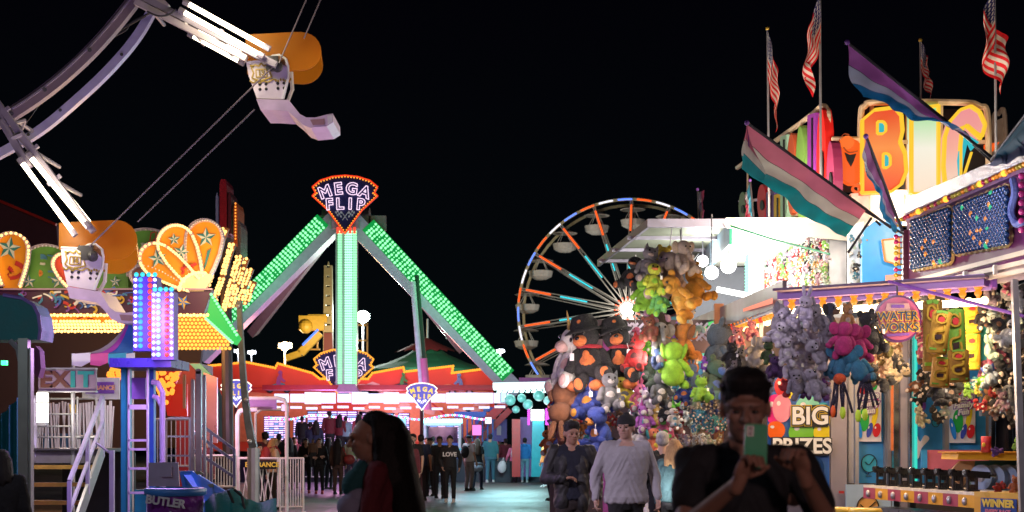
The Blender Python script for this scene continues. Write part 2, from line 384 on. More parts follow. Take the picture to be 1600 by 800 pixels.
# backdrop boards with motorbikes
bd = thing('ride_backdrop', 'long zigzag orange-red backdrop with motorbike art behind flip ride', 'backdrop', at(560, 740, 66))
top = [(322, 572), (385, 566), (430, 575), (434, 568), (488, 583), (500, 592), (575, 592), (582, 583), (630, 574), (632, 581), (708, 572), (706, 583), (760, 576), (768, 580), (770, 600), (775, 655)]
rb = M('orange_red_board', (.80, .09, .04), .5, noise=.35, scale=.4)
bo = MB().ex(top+[(780, 705), (322, 705)], 66, .2).build('board', rb, bd)
og = M('peach_splash', (.85, .32, .14), .5)
m = MB()
for p in ([(560, 640), (600, 618), (640, 612), (700, 600), (764, 612), (770, 690), (560, 690)], [(325, 640), (390, 612), (470, 620), (520, 645), (520, 690), (325, 690)]): m.ex(p, 65.97, .02)
m.build('peach_splash', og, bo)
m = MB()
for i in range(14):
    x, y = rr.uniform(560, 760), rr.uniform(600, 650)
    m.ex([(x+rr.uniform(4, 13)*math.cos(a)*1.6, y+rr.uniform(2, 7)*math.sin(a)) for a in [k*.7 for k in range(9)]], 65.955, .012)
m.build('paint_splatter', M('pale_splash', (.85, .6, .5), .5), bo)
m = MB()
for a, b in zip(top, top[1:14]):
    n = max(1, int(math.dist(a, b)/3.6))
    for i in range(n): m.dot(at(a[0]+(b[0]-a[0])*i/n, a[1]+(b[1]-a[1])*i/n, 65.8), .065)
m.build('bulb_strip', neony, bo)
m = MB(); m.path([(330, 606), (770, 608)], 2.2, 65.6, .1); m.path([(520, 560+46), (500, 625), (480, 606)], 2, 65.6, .1); m.path([(675, 630), (700, 652)], 3, 65.6, .1); m.build('red_stripe', redp, bo)
lamp('backdrop_light', at(700, 560, 62), 250, (1, .35, .25), bd, r=.8)
lamp('backdrop_light', at(420, 560, 62), 250, (1, .35, .25), bd, r=.8)
lamp('midway_light', at(540, 640, 48), 260, (1, .35, .75), bd, r=.6)
lamp('midway_light', at(640, 650, 46), 160, (1, .5, .6), bd, r=.6)
lamp('backdrop_light', at(600, 640, 63), 260, (1, .45, .6), bd, r=.8)
def motorbike(cx, cy, s, fl, c1, c2, d=65.9):
    X = lambda x, y: (cx+fl*x*s, cy+y*s)
    m = MB()
    for wx in (-14, 14):
        m.ex([X(wx+6*math.cos(a), 6+6*math.sin(a)) for a in [k*.45 for k in range(14)]], d, .03)
    b = m.build('motorbike_art', blackmat, bo)
    m = MB()
    for wx in (-14, 14): m.ex([X(wx+3.2*math.cos(a), 6+3.2*math.sin(a)) for a in [k*.45 for k in range(14)]], d-.02, .015)
    m.ex([X(-10, -2), X(2, -6), X(10, -4), X(15, 5), X(8, 2), X(2, 5), X(-6, 4), X(-18, 0)], d-.02, .015)
    m.build('bike_frame_art', c1, b)
    m = MB(); m.ex([X(-4, -5), X(-2, -14), X(2, -20), X(6, -19), X(6, -14), X(12, -8), X(9, -6), X(3, -10), X(4, -3), X(-2, 0)], d-.04, .015)
    m.ex([X(3+3.5*math.cos(a), -22+3.5*math.sin(a)) for a in [k*.6 for k in range(10)]], d-.04, .015); m.build('rider_art', c2, b)
motorbike(435, 603, .95, 1, tealp, M('violet_art', (.3, .08, .35), .5)); motorbike(720, 607, .95, -1, whitemat, skyblue)
motorbike(628, 602, .8, 1, dark, greenp)
# tail of the ride at right: red and blue access stairs, booth lights
rs = thing('ride_stair', 'red and blue steel access stair at right end of flip ride', 'stairs', at(770, 750, 60))
m = MB(); m.beam(at(728, 690, 58), at(790, 628, 58), .35, .3); m.beam(at(738, 700, 58), at(797, 640, 58), .25, .3); m.build('stringer', redp, rs)
m = MB(); m.box(at(735, 648, 58.5), (k_(50, 58), .8, k_(9, 58))); m.box(at(770, 640, 59), (k_(30, 58), .8, k_(7, 58)))
for i in range(7): m.beam(at(722+i*8, 690, 57.8), at(722+i*8, 655, 57.8), .06, .06)
m.build('machine_frame', bluep, rs)
m = MB()
for i in range(8): m.box(at(732+i*8, 696-i*8, 58.4), (.4, .9, .06))
m.build('tread', deck, rs)
MB().ex([(742, 655), (792, 655), (792, 690), (742, 690)], 59, .3).build('control_panel', M('violet_cabinet', (.18, .1, .55), .4), rs)
MB().ex([(776, 665), (783, 665), (783, 680), (776, 680)], 58.95, .04).build('notice', whitemat, rs)
bt = thing('ticket_booth', 'small white framed ticket booth under a cyan bulb strip', 'booth', at(692, 745, 55))
m = MB()
for x in (664, 718): m.ex([(x-2, 663), (x+2, 663), (x+2, 742), (x-2, 742)], 55, 1.6)
m.ex([(662, 658), (720, 658), (720, 665), (662, 665)], 54.9, 1.8); m.build('frame', whitep, bt)
MB().ex([(666, 692), (716, 692), (716, 742), (666, 742)], 55.1, 1.4).build('counter', M('booth_blue', (.05, .1, .4), .5), bt)
MB().ex([(667, 667), (715, 667), (715, 692), (667, 692)], 56, .1).build('window', M('booth_glass', (.05, .02, .12), .1), bt)
m = MB()
for i in range(20): m.ball(at(664+i*3, 656.5, 54.8), .05, 6, 4); m.ball(at(664+i*3, 659.5, 54.8), .05, 6, 4)
m.build('bulb_strip', E('cyan_bulb', (.2, .9, 1), 5), bt)
# lit candy booth beside it
cb = thing('lit_booth', 'bright teal-lit booth with balloon lamps at the end of midway', 'booth', at(825, 750, 52))
m = MB(); m.ex([(770, 598), (868, 596), (868, 603), (770, 606)], 51, 2.5); m.build('canopy', E('icy_canopy', (.7, .95, 1), 1.8, True), cb)
m = MB()
for i in range(10):
    for j in range(2): m.ex([(778+i*9, 606+j*4), (784+i*9, 606+j*4), (782+i*9, 609+j*4), (776+i*9, 609+j*4)], 50.9, .1)
m.build('canopy_lights', E('ice_led', (.6, 1, .95), 5), cb)
for x, y, r_ in ((797, 625, 9), (815, 622, 7), (842, 618, 9), (806, 640, 6), (825, 632, 8), (856, 626, 7)):
    MB().ball(at(x, y, 51), k_(r_, 51), 16, 10).build('balloon', M('mint_balloon%d' % (x % 3), [(.25, .55, .5), (.4, .6, .55), (.2, .45, .4)][x % 3], .15), cb, smooth=True)
MB().ex([(830, 640), (850, 640), (850, 657), (830, 657)], 51, .5).build('light_box', E('white_light_box', (1, .95, 1), 5, True), cb)
m = MB()
for i in range(8):
    for x in (826, 854, 858): m.dot(at(x, 640+i*3.2, 51), .05)
m.build('bulb_border', magled, cb)
MB().ex([(832, 657), (850, 657), (852, 745), (830, 745)], 51.2, .8).build('counter', tealp, cb)
m = MB(); m.ex([(800, 655), (813, 655), (813, 745), (800, 745)], 53, .5); m.build('red_column', redp, cb); m = MB(); m.ex([(856, 610), (862, 610), (862, 745), (856, 745)], 51.4, .3); m.build('red_column', redp, cb)
MB().ex([(813, 652), (832, 652), (832, 745), (813, 745)], 54, .3).build('pink_panel', M('mauve_panel', (.2, .08, .3), .5), cb)
MB().ex([(811, 590), (862, 590), (862, 599), (811, 599)], 54, .2).build('sign_board', M('magenta_panel', (.4, .1, .32), .5), cb)
lamp('booth_light', at(820, 640, 48), 340, (.5, 1, 1), cb, r=.6)
lamp('booth_light', at(775, 650, 48), 250, (.45, .9, 1), cb, r=.6)
lamp('booth_light', at(720, 640, 45), 160, (.4, .8, 1), cb, r=.6)

# MEGA FLIP roadside signs
for i, (x, y, d) in enumerate(((369, 614, 44), (659, 619, 44))):
    s_ = thing('ride_sign', 'small lit crown shaped ride sign on a post, ' + ['behind the entrance gate', 'beside the ticket booth'][i], 'sign', at(x, 760, d), 'small crown ride signs')
    crown(x, y, .47, d, False, s_)
    MB().cyl(at(x, 636, d+.1), (at(x, 0, d).x, d+.1, 0), .06).build('post', M('maroon_post', (.12, .02, .03), .5), s_)
    lamp('sign_light', at(x, y, d-.8), 15, (.8, .8, 1), s_)
# leaning steel struts in front of the right leg
st = thing('support_strut', 'pair of thin white and pink struts leaning against right leg', 'strut', at(665, 620, 57))
MB().cyl(at(645, 440, 57), at(662, 640, 57), .11).build('white_strut', whitep, st)
MB().cyl(at(651, 430, 57.3), at(668, 620, 57.3), .09).build('dark_strut', M('green_dark', (.02, .08, .04), .4), st)
MB().cyl(at(662, 560, 56.7), at(669, 640, 56.7), .14).build('pink_sleeve', pinkp, st)

# ================================================================ far background
def lightpole(x, y, d, col, p, label, zb=0, r=.28):
    t = thing('light_pole', label, 'light pole', (at(x, y, d).x, d, 0))
    MB().cyl((at(x, y, d).x, d, 0), at(x, y+3, d), .1, .07).build('pole', steel, t)
    MB().box(at(x, y, d)+Vector((0, .2, .05)), (.9, .3, .35)).build('lamp_housing', steel, t)
    MB().ball(at(x, y, d), (r, r*.6, r)).build('lamp', E('floodlamp_'+label[:6], col, 30, True), t, smooth=True)
    lamp('lamp_light', at(x, y, d-.6), p, col, t, r=.3)
lightpole(445, 541, 95, (1, .62, .25), 2500, 'amber floodlight pole left of the far thrill tower', r=.3)
lightpole(567, 495, 95, (.85, 1, .95), 4000, 'white floodlight pole right of the swing arm', r=.42)
for x, y in ((372, 549), (393, 551), (782, 549)): lightpole(x, y, 150, (.9, .95, 1), 300, {372: 'small distant white street light left of its twin', 393: 'small distant street light beside left leg', 782: 'small distant street light behind right leg'}[x], r=.22)
# far thrill ride
tr = thing('thrill_tower', 'tall far thrill ride mast with red lettered base', 'amusement ride', at(513, 700, 90))
m = MB()
for x in (508.5, 517.5): m.beam(at(x, 415, 90), at(x-(1 if x < 513 else -1)*2, 600, 90), .14, .3)
for i in range(12): m.beam(at(508, 425+i*15, 90), at(518, 425+i*15, 90), .5, .28)
m.ex([(511, 415), (513, 408), (515, 415)], 90, .2); m.build('mast', M('mast_beige', (.45, .38, .2), .5), tr)
MB().ex([(506, 520), (519, 520), (521, 590), (505, 590)], 89.5, .4).build('mast_base', E('dim_red_face', (.35, .03, .02), .6), tr)
text('E', at(512, 558, 89.4), k_(20, 89), E('dim_white', (.8, .8, .8), .8), tr)
m = MB(); m.beam(at(470, 552, 90), at(500, 520, 90), .5, .4); m.beam(at(447, 560, 90), at(470, 552, 90), .4, .4); m.box(at(488, 505, 90), (1.6, .8, .9)); m.ball(at(478, 510, 89.6), .45)
m.box(at(497, 498, 90), (1.2, .6, .5)); m.build('boom', yellowp, tr)
m = MB()
for i in range(12): m.dot(at(474+i*2, 538-i*2, 89.5), .08)
m.build('blue_boom_lights', blueled, tr)
m = MB()
for a, b in (((545, 508), (575, 508)), ((545, 532), (575, 532)), ((574, 505), (574, 590)), ((545, 555), (575, 575))): m.beam(at(*a, 92), at(*b, 92), .1, .1)
m.build('scaffold', M('scaffold_amber', (.5, .3, .12), .5), tr)
m = MB(); m.beam(at(496, 510, 92), at(496, 546, 92), .1, .1); m.beam(at(470, 546, 92), at(500, 546, 92), .1, .1)
m.build('scaffold', M('scaffold_amber', (.5, .3, .12), .5), tr)
lamp('mast_light', at(500, 530, 86), 700, (1, .7, .4), tr)
def tent(label, apex, eaves_l, eaves_r, d, cols, wall=None, ncol=16):
    t = thing('circus_tent', label, 'tent', at((eaves_l[0]+eaves_r[0])/2, 700, d))
    ap = at(*apex, d); cx = at((eaves_l[0]+eaves_r[0])/2, 0, d).x; ze = at(*eaves_l, d).z; rad = abs(at(*eaves_r, d).x-cx)
    ms = [MB() for _ in cols]; cen = Vector((cx, d+0, 0))
    for i in range(ncol):
        a0, a1 = 2*math.pi*i/ncol, 2*math.pi*(i+1)/ncol
        prof = [(0, ap.z), (.3, ze+(ap.z-ze)*.52), (.6, ze+(ap.z-ze)*.24), (1, ze)]
        vs = []
        for r_, z in prof:
            for a in (a0, a1): vs.append((cx+rad*r_*math.cos(a), d+rad*r_*math.sin(a), z))
        ms[i % len(cols)].add(vs, [(0, 1, 3, 2), (2, 3, 5, 4), (4, 5, 7, 6)])
    for i, (mm, c) in enumerate(zip(ms, cols)): mm.build('roof_panels', c, t)
    MB().lat([(rad, ze), (rad*.98, 0)], 32, (cx, d, 0)).build('wall', wall or cols[-1], t)
    MB().cyl(ap, ap+Vector((0, 0, 1.2)), .06).build('finial', steel, t)
    return t
tg = M('tent_green', (.02, .12, .06), .7); trd = M('tent_red', (.30, .025, .03), .7)
t1 = tent('dark green tent with a red starburst peak behind the backdrop', (668, 530), (560, 580), (776, 580), 84, [tg], tg)
m = MB()
for i in range(9):
    a = math.pi*1.02+i*math.pi*.96/9; cx = at(668, 0, 84).x; ap = at(668, 529, 84)
    q = lambda f_, aa: (cx+4.0*f_*math.cos(aa), 84+4.0*f_*math.sin(aa), ap.z+.05-(ap.z-at(0, 580, 84).z)*f_*.95)
    m.add([q(0, a), q(.42, a-.02), q(.5, a+.16), q(.42, a+.33)], [(0, 1, 2, 3)])
m.build('red_starburst', trd, t1)
lamp('tent_light', at(668, 540, 76), 1600, (.7, 1, .8), t1)
t2 = tent('red and white far tent with teal wall behind the plush stall', (1150, 420), (1030, 500), (1270, 500), 70, [whitep, M('tent_red2', (.45, .05, .07), .7)], M('teal_wall', (.1, .5, .55), .6), 14)
lamp('tent_light', at(1130, 480, 60), 600, (1, .8, .8), t2)
# dark roof far left
lr = thing('ride_roof', 'dark purple tented roof with red edge at far left', 'roof', at(40, 700, 45))
m = MB(); m.ex([(-60, 290), (0, 315), (88, 352), (92, 400), (-60, 400)], 45, 6); m.build('roof', M('dim_purple', (.08, .03, .06), .8), lr)
m = MB(); m.path([(-60, 290), (0, 314), (88, 351)], 4, 44.9, .15); m.build('red_edge', redp, lr)

# ================================================================ far ferris wheel
D = 110
fw = thing('ferris_wheel', 'big distant ferris wheel with orange and cyan spoke lights', 'ferris wheel', (at(983, 0, D).x, D, 0))
cz = at(983, 487, D); RAD = k_(171, D); yaw = R(9)
ax = Vector((math.sin(yaw), math.cos(yaw), 0)); ux = Vector((math.cos(yaw), -math.sin(yaw), 0)); uz = Vector((0, 0, 1)); HW = 1.4
rimc = M('rim_cream', (.62, .52, .32), .5); spk = M('spoke_grey', (.40, .38, .36), .5)
W = lambda r, a, s_: cz+ux*(r*math.cos(a))+uz*(r*math.sin(a))+ax*(s_*HW)
m = MB(); NS = 18; A0 = R(8)
for s_ in (-1, 1):
    pts = [W(RAD, 2*math.pi*i/64, s_) for i in range(65)]
    for a, b in zip(pts, pts[1:]): m.beam(a, b, .20, .12)
    for i in range(NS):
        a = A0+2*math.pi*i/NS
        m.cyl(W(RAD, a, s_), W(RAD, a, s_)+ux*.01, .1)
for i in range(NS): m.cyl(W(RAD, A0+2*math.pi*i/NS, -1), W(RAD, A0+2*math.pi*i/NS, 1), .08, n=6)
m.build('rim', rimc, fw)
for i in range(NS):
    a = A0+2*math.pi*i/NS; m = MB()
    for s_ in (-1, 1):
        p = Vector((-math.sin(a), 0, 0)); t_ = ux*(-math.sin(a))+uz*math.cos(a)
        for o_ in (-.18, .18): m.cyl(W(.6, a, s_)+t_*o_, W(RAD, a, s_)+t_*o_*.4, .045, n=5)
    m.cyl(W(RAD*.99, a, -1), W(RAD*.72, a-2*math.pi/NS*.0, 1), .025, n=4)
    sp = m.build('spoke', spk, fw)
    mo, mc = MB(), MB()
    for q in range(26):
        f_ = q/26
        mo.dot(W(RAD*(.72+.23*f_), a, -1)-ax*.1, .07)
        mc.dot(W(RAD*(.38+.25*f_), a, -1)-ax*.1, .065)
    mo.build('orange_led_strip', E('led_orange', (1, .10, .01), 1.5), sp); mc.build('cyan_led_strip', cyanled, sp)
for i in range(NS*2):
    a0 = A0+2*math.pi*i/(NS*2); m = MB()
    for q in range(16): m.dot(W(RAD-.02, a0+2*math.pi/(NS*2)*q/22, -1)-ax*.12, .062)
    m.build('rim_led_strip', (whiteled, E('led_orange', (1, .10, .01), 1.5), blueled)[(i*7) % 3], fw)
MB().ball(cz-ax*(HW+.4), k_(10.5, D), 20, 12).build('hub_lamp', E('hub_white', (1, .95, .85), 12, True), fw, smooth=True)
lamp('hub_light', cz-ax*(HW+2), 500, (1, .9, .75), fw, r=.6)
m = MB()
for i in range(32):
    a = 2*math.pi*i/32
    if i % 2: continue
    for q in range(2): m.dot(W(.75+.2*q, a, -1)-ax*.2, .07)
m.build('hub_ring_lights', E('led_orange', (1, .10, .01), 1.5), fw)
m = MB()
for s_ in (-1, 1):
    for k in (-1, 1): m.beam(cz+ax*(s_*(HW+.3)), (cz+ax*(s_*(HW+1.5))+ux*(k*5)).to_2d().to_3d(), .3, .3)
m.build('tower_leg', spk, fw)
gw = M('gondola_white', (.62, .60, .58), .5)
for i in range(NS):
    a = A0+2*math.pi*(i+.5)/NS if False else A0+2*math.pi*i/NS
    c = W(RAD*.96, a, 0)+Vector((0, 0, -.2)); m = MB()
    m.lat([(.001, -1.55), (.45, -1.5), (.85, -1.3), (.95, -.85), (.88, -.85), (.78, -1.25), (.001, -1.35)], 14, c)
    for k in range(4): q = k*math.pi/2+.6; m.cyl(c+Vector((.8*math.cos(q), .8*math.sin(q), -.9)), c+Vector((.15*math.cos(q), .15*math.sin(q), .1)), .035, n=4)
    gd = m.build('gondola', gw, fw); m = MB(); m.lat([(.001, .25), (.5, .15), (1.0, -.05), (.95, -.08), (.001, .1)], 14, c); m.build('gondola_canopy', gw, gd)

# string of coloured party bulbs along the ride front and lit panels under the gondola row
pb_ = thing('bulb_string', 'long string of pink, cyan and white bulbs across the ride front', 'lights', at(590, 660, 54.8))
for k, (nm, c) in enumerate((('pink_bulbs', E('pink_party', (1, .15, .55), 2.2)), ('cyan_bulbs', E('cyan_party', (.15, .8, 1), 2)), ('white_bulbs', E('white_party', (1, .85, .95), 2.4)))):
    bm_ = MB().ball((0, 0, 0), .045, 6, 4).mesh('bulb', c)
    for i in range(33): x = 420+(i*3+k)*3.5; o = link('bulb', bm_, pb_); o.location = at(x, 652+3.5*math.sin(x*.06), 54.8)-wpos(pb_)
for i, (x0, x1, y0, y1, c) in enumerate(((738, 752, 664, 680, (.9, .2, .6)), (624, 634, 652, 668, (.3, .7, 1)), (440, 450, 632, 642, (1, .5, .8)), (783, 791, 612, 628, (.5, 1, .9)), (758, 768, 652, 662, (1, .8, .9)))):
    t = thing('lit_sign', ['small pink lit panel on the red and blue stair', 'small blue lit panel left of the ticket booth', 'small rose lit panel over the left screens', 'small mint lit panel under icy canopy', 'small pale lit panel beside blue machine frame'][i], 'sign', at((x0+x1)/2, y1, 56.5))
    MB().ex([(x0-1, y0-1), (x1+1, y0-1), (x1+1, y1+1), (x0-1, y1+1)], 56.6, .1).build('sign_case', dark, t); MB().ex([(x0, y0), (x1, y0), (x1, y1), (x0, y1)], 56.55, .03).build('lit_face', E('lit_face_%d' % i, c, 1.6), t)
# ================================================================ near wheel (upper left)
D = 20
nw = thing('near_wheel', 'close-up pale ferris wheel rim and tube-lit spokes at upper left', 'ferris wheel', at(-280, -210, D+.5))
cpx = (-280, -210)
lav = M('lavender_steel', (.45, .43, .70), .4, noise=.2); brn = M('brown_grey_steel', (.22, .17, .20), .5, noise=.35, scale=3)
dimr = M('dim_steel', (.30, .27, .33), .45, .2, noise=.3, scale=4)
def curve(pts, n=8):
    o = []
    for i in range(len(pts)-1):
        p0, p1, p2, p3 = [pts[max(0, min(len(pts)-1, j))] for j in (i-1, i, i+1, i+2)]
        for k in range(n):
            t = k/n
            o.append(tuple(.5*((2*p1[a])+(-p0[a]+p2[a])*t+(2*p0[a]-5*p1[a]+4*p2[a]-p3[a])*t*t+(-p0[a]+3*p1[a]-3*p2[a]+p3[a])*t**3) for a in (0, 1)))
    o.append(pts[-1]); return o
def band(name, pts, wpx, d, th, mat, parent):
    q = curve(pts); P_ = [at(x, y, d) for x, y in q]; m = MB(); n = len(q); vs = []
    for i, p in enumerate(P_):
        a = P_[max(0, i-1)]; b = P_[min(n-1, i+1)]; t_ = (b-a).normalized(); x = Vector((t_.z, 0, -t_.x))*k_(wpx/2, d)
        vs += [p-x, p+x, p+x+Vector((0, th, 0)), p-x+Vector((0, th, 0))]
    fs = [(4*i+j, 4*i+(j+1) % 4, 4*i+4+(j+1) % 4, 4*i+4+j) for i in range(n-1) for j in range(4)]+[(3, 2, 1, 0), (4*n-4, 4*n-3, 4*n-2, 4*n-1)]
    return m.add(vs, fs).build(name, mat, parent)
r1 = band('rim_channel', [(-90, 232), (0, 186), (60, 148), (115, 103), (165, 52), (213, -8), (240, -50)], 19, D, .12, brn, nw)
band('rim_flange', [(-90, 226), (0, 180), (60, 142), (113, 98), (163, 47), (211, -13), (238, -55)], 3, D-.02, .16, dimr, r1)
band('rim_channel', [(-90, 283), (0, 238), (60, 203), (115, 158), (170, 106), (215, 52), (247, -8), (262, -50)], 13, D+1.1, .12, lav, nw)
m = MB()
for x, y in ((70, 140), (140, 78), (18, 177)): m.cyl(at(x, y, D-.03), at(x, y, D), .03, n=8)
for x, y in ((94, 172), (44, 210), (190, 85)): m.cyl(at(x, y, D+1.07), at(x, y, D+1.1), .025, n=8)
m.build('bolt', dark, nw)
def spoke(p0, p1, tubes, nm='spoke'):
    m = MB()
    for off, d in ((-1, D-.1), (1, D+1.1)):
        a = at(p0[0], p0[1]-off*-3, d); b = at(p1[0], p1[1], d); m.beam(a, b, .085, .1)
    dr = (at(*p1, D)-at(*p0, D)).normalized(); nv = Vector((dr.z, 0, -dr.x))
    for f_ in (.12, .4, .62): p = at(p0[0]+(p1[0]-p0[0])*f_, p0[1]+(p1[1]-p0[1])*f_, D-.1); m.beam(p-nv*.11, p+nv*.11, .05, .05); m.cyl(p, p+Vector((0, 1.2, 0)), .03)
    sp = m.build('spoke', dimr, nw)
    for (a, b, dd) in tubes:
        A, B = at(*a, D+dd), at(*b, D+dd)
        MB().cyl(A, B, .034, n=10).build('fluorescent_tube', warmtube, sp, smooth=True)
        m = MB(); u = (B-A).normalized(); m.cyl(A-u*.09, A, .045, n=8); m.cyl(B, B+u*.09, .045, n=8); m.beam(A-u*.05+Vector((0, .05, 0)), B+u*.05+Vector((0, .05, 0)), .06, .03); m.build('tube_holder', dimr, sp)
    mid = at((tubes[0][0][0]+tubes[0][1][0])/2, (tubes[0][0][1]+tubes[0][1][1])/2, D-.45)
    lamp('tube_light', mid, 40, (1, .85, .6), sp, r=.3); lamp('tube_light', at(*tubes[0][1], D+.1)+Vector((-.1, -.5, -.05)), 25, (1, .85, .6), sp, r=.15)
spoke((195, -15), (432, 102), [((296, 7), (413, 72), -.2), ((289, 20), (403, 84), -.2), ((312, 45), (378, 80), .9), ((303, 57), (373, 95), .9)])
m = MB(); m.beam(at(212, 3, D-.1), at(385, 92, D-.1), k_(9, D), .1); m.beam(at(232, -18, D+1.1), at(262, 12, D+1.1), k_(10, D), .1); m.ball(at(240, 14, D), .06); m.ball(at(290, 38, D-.12), .035)
m.build('spoke', M('pale_steel', (.45, .40, .42), .4), nw)
spoke((-14, 150), (146, 362), [((36, 256), (112, 360), -.2), ((50, 248), (132, 348), -.2), ((78, 270), (146, 356), .9)])
m = MB(); m.beam(at(-8, 170, D-.1), at(46, 262, D-.1), k_(11, D), .1); m.tube([at(0, 188, D-.15), at(20, 215, D-.15), at(34, 210, D-.15)], .035)
m.tube([at(12, 195, D-.1), at(38, 188, D+.5), at(30, 212, D+1.1)], .03); m.build('spoke_bracket', dimr, nw)
m = MB(); m.tube([at(x, y, D+.5) for x, y in curve([(160, 65), (195, 48), (205, 35), (235, 20)])], .014); m.tube([at(75, 145, D+.5), at(50, 180, D+.6), at(30, 207, D+.9)], .006); m.tube([at(160, 65, D+.5), at(195, 42, D+.5), at(228, 24, D+.5)], .02)
m.tube([at(x, y, D-.2) for x, y in curve([(230, 18), (248, 25), (265, 22), (275, 14)])], .014); m.build('cable', dark, nw)

tubm = M('gondola_lilac', (.76, .70, .76), .4, noise=.12); brm = M('brass_paint', (.40, .28, .05), .35, .3); hood = M('amber_fibreglass', (.75, .30, .03), .35, noise=.25, scale=3)
hood.node_tree.nodes['Principled BSDF'].inputs['Subsurface Weight'].default_value = .3
hood2 = bpy.data.materials.new('amber_canopy'); hood2.use_nodes = True
_n = hood2.node_tree.nodes; _l = hood2.node_tree.links; _b = _n['Principled BSDF']; _b.inputs['Base Color'].default_value = (.50, .24, .04, 1); _b.inputs['Roughness'].default_value = .35
_t = _n.new('ShaderNodeBsdfTranslucent'); _t.inputs[0].default_value = (.95, .50, .06, 1); _m = _n.new('ShaderNodeMixShader'); _m.inputs[0].default_value = .65
_l.new(_b.outputs[0], _m.inputs[1]); _l.new(_t.outputs[0], _m.inputs[2])
_tr = _n.new('ShaderNodeBsdfTransparent'); _tr.inputs[0].default_value = (1, .75, .45, 1); _m2 = _n.new('ShaderNodeMixShader'); _m2.inputs[0].default_value = .38
_l.new(_m.outputs[0], _m2.inputs[1]); _l.new(_tr.outputs[0], _m2.inputs[2]); _l.new(_m2.outputs[0], _n['Material Output'].inputs[0])
def tub(cx, cy, s, num, rot, label):
    c0, s0 = math.cos(R(rot)), math.sin(R(rot))
    q = lambda pts: [(cx+(x*c0-y*s0)*s, cy+(x*s0+y*c0)*s) for x, y in pts]
    t = thing('gondola', label, 'gondola', at(cx, cy, D+.5), 'gondolas of the close wheel')
    side = [(-48, -18), (-15, -19), (-5, -26), (6, -27), (16, -20), (19, -8), (18, 12), (8, 45), (-34, 41), (-45, 5)]
    near, far = D+.1, D+.98
    for d in (near, far): o = MB().ex(q(side), d, .04).build('side_panel', tubm, t)
    s1 = None
    m = MB(); sh = q([(19, -8), (18, 12), (8, 45)])
    for a, b in zip(sh, sh[1:]): m.add([at(*a, near), at(*b, near), at(*b, far), at(*a, far)], [(0, 1, 2, 3)])
    sh = q([(8, 45), (-34, 41), (-45, 5), (-48, -18)])
    for a, b in zip(sh, sh[1:]): m.add([at(*a, near), at(*b, near), at(*b, far), at(*a, far)], [(0, 1, 2, 3)])
    m.build('shell', tubm, t)
    lo = [(-35, 42), (9, 46), (17, 46), (24, 56), (34, 70), (44, 76), (58, 77), (78, 73), (87, 72), (87, 86), (76, 92), (50, 93), (38, 88), (27, 76), (14, 64), (4, 63), (-12, 61), (-29, 60)]
    fr = MB().ex(q(lo), near-.02, .85).build('footrest', M('gondola_pink', (.62, .50, .66), .4), t)
    m = MB(); m.ex(q([(50, 80), (73, 80), (73, 89), (54, 89)]), near-.03, .02); m.build('footrest_panel', M('mauve_brown', (.35, .2, .22), .5), fr)
    m = MB(); m.ex(q([(78, 75), (86, 74), (86, 85), (78, 89)]), near-.03, .02); m.build('footrest_tip', whitep, fr)
    m = MB()   # rounded moulding along the edge and seat back
    e = q([(16, -20), (19, -8), (18, 12), (8, 45)]); m.tube([at(x, y, near-.01) for x, y in e], .022, ball=True); e2 = q([(24, 2), (24, 30), (16, 48)]); m.tube([at(x, y, far-.3) for x, y in e2], .03, ball=True)
    m.tube([at(x, y, near-.01) for x, y in q([(-48, -18), (-15, -19), (-5, -26), (6, -27), (16, -20)])], .015, ball=True)
    m.build('edge_moulding', whitep, t)
    m = MB()
    for gx in (-27, -17, 2, 12):
        for gy in (19, 27): x, y = q([(gx-1, gy)])[0]; m.cyl(at(x, y, near-.012), at(x, y, near+.01), .022, n=10)
    m.build('vent_holes', black, t)
    m = MB(); em = q([(-40, -8), (-34, -13), (-28, -10), (-24, -15), (-20, -10), (-13, -13), (-8, -8), (-11, 0), (-8, 8), (-18, 11), (-26, 13), (-34, 11), (-40, 8), (-37, 0)])
    m.path(em, 2.2, near-.012, .012, close=True); m.path(q([(-33, -5), (-16, -5), (-16, 7), (-33, 7)]), 1.6, near-.012, .012, close=True)
    m.path(q(curve([(-44, 12), (-38, 16), (-33, 13), (-28, 17), (-22, 14), (-14, 16), (-6, 12), (0, 14)])), 2, near-.012, .012)
    m.path(q([(-42, -12), (-36, -10)]), 3, near-.012, .012); m.path(q([(-12, -12), (-5, -14)]), 3, near-.012, .012)
    for k in range(7): m.ex(q(ell(-2+k*4, 14+math.sin(k*2)*1.2, 1.6, 2.2, n=8)), near-.013, .01)
    eb = m.build('gold_emblem', brm, t)
    x, y = q([(-24.5, 1)])[0]; text(num, at(x, y, near-.02), k_(11*s, near), M('gold_number', (.3, .2, .03), .4), eb, roll=-rot, offset=.004)
    # canopy: two rounded side sheets joined over the top
    x0, y0 = q([(0, 0)])[0]
    hp = [(-50*s, -60*s), (30*s, -64*s)]+[(40*s+32*s*math.cos(R(a)), -33*s+31*s*math.sin(R(a))) for a in range(-90, 91, 15)]+[(20*s, -3*s), (-4*s, -26*s), (-50*s, -18*s)]
    hp = [(cx+a, cy+b) for a, b in hp]; off = 0
    a = MB().ex(hp, near, .02).build('canopy_side', hood2, t); MB().ex([(x+3*s, y+22*s) for x, y in hp if True], far, .02).build('canopy_side', hood2, t)
    m = MB()
    for p, r_ in zip(hp[:10], hp[1:10]): m.add([at(*p, near+.02), at(*r_, near+.02), at(r_[0]+3*s, r_[1]+22*s, far), at(p[0]+3*s, p[1]+22*s, far)], [(0, 1, 2, 3)])
    m.build('canopy_top', hood2, t)
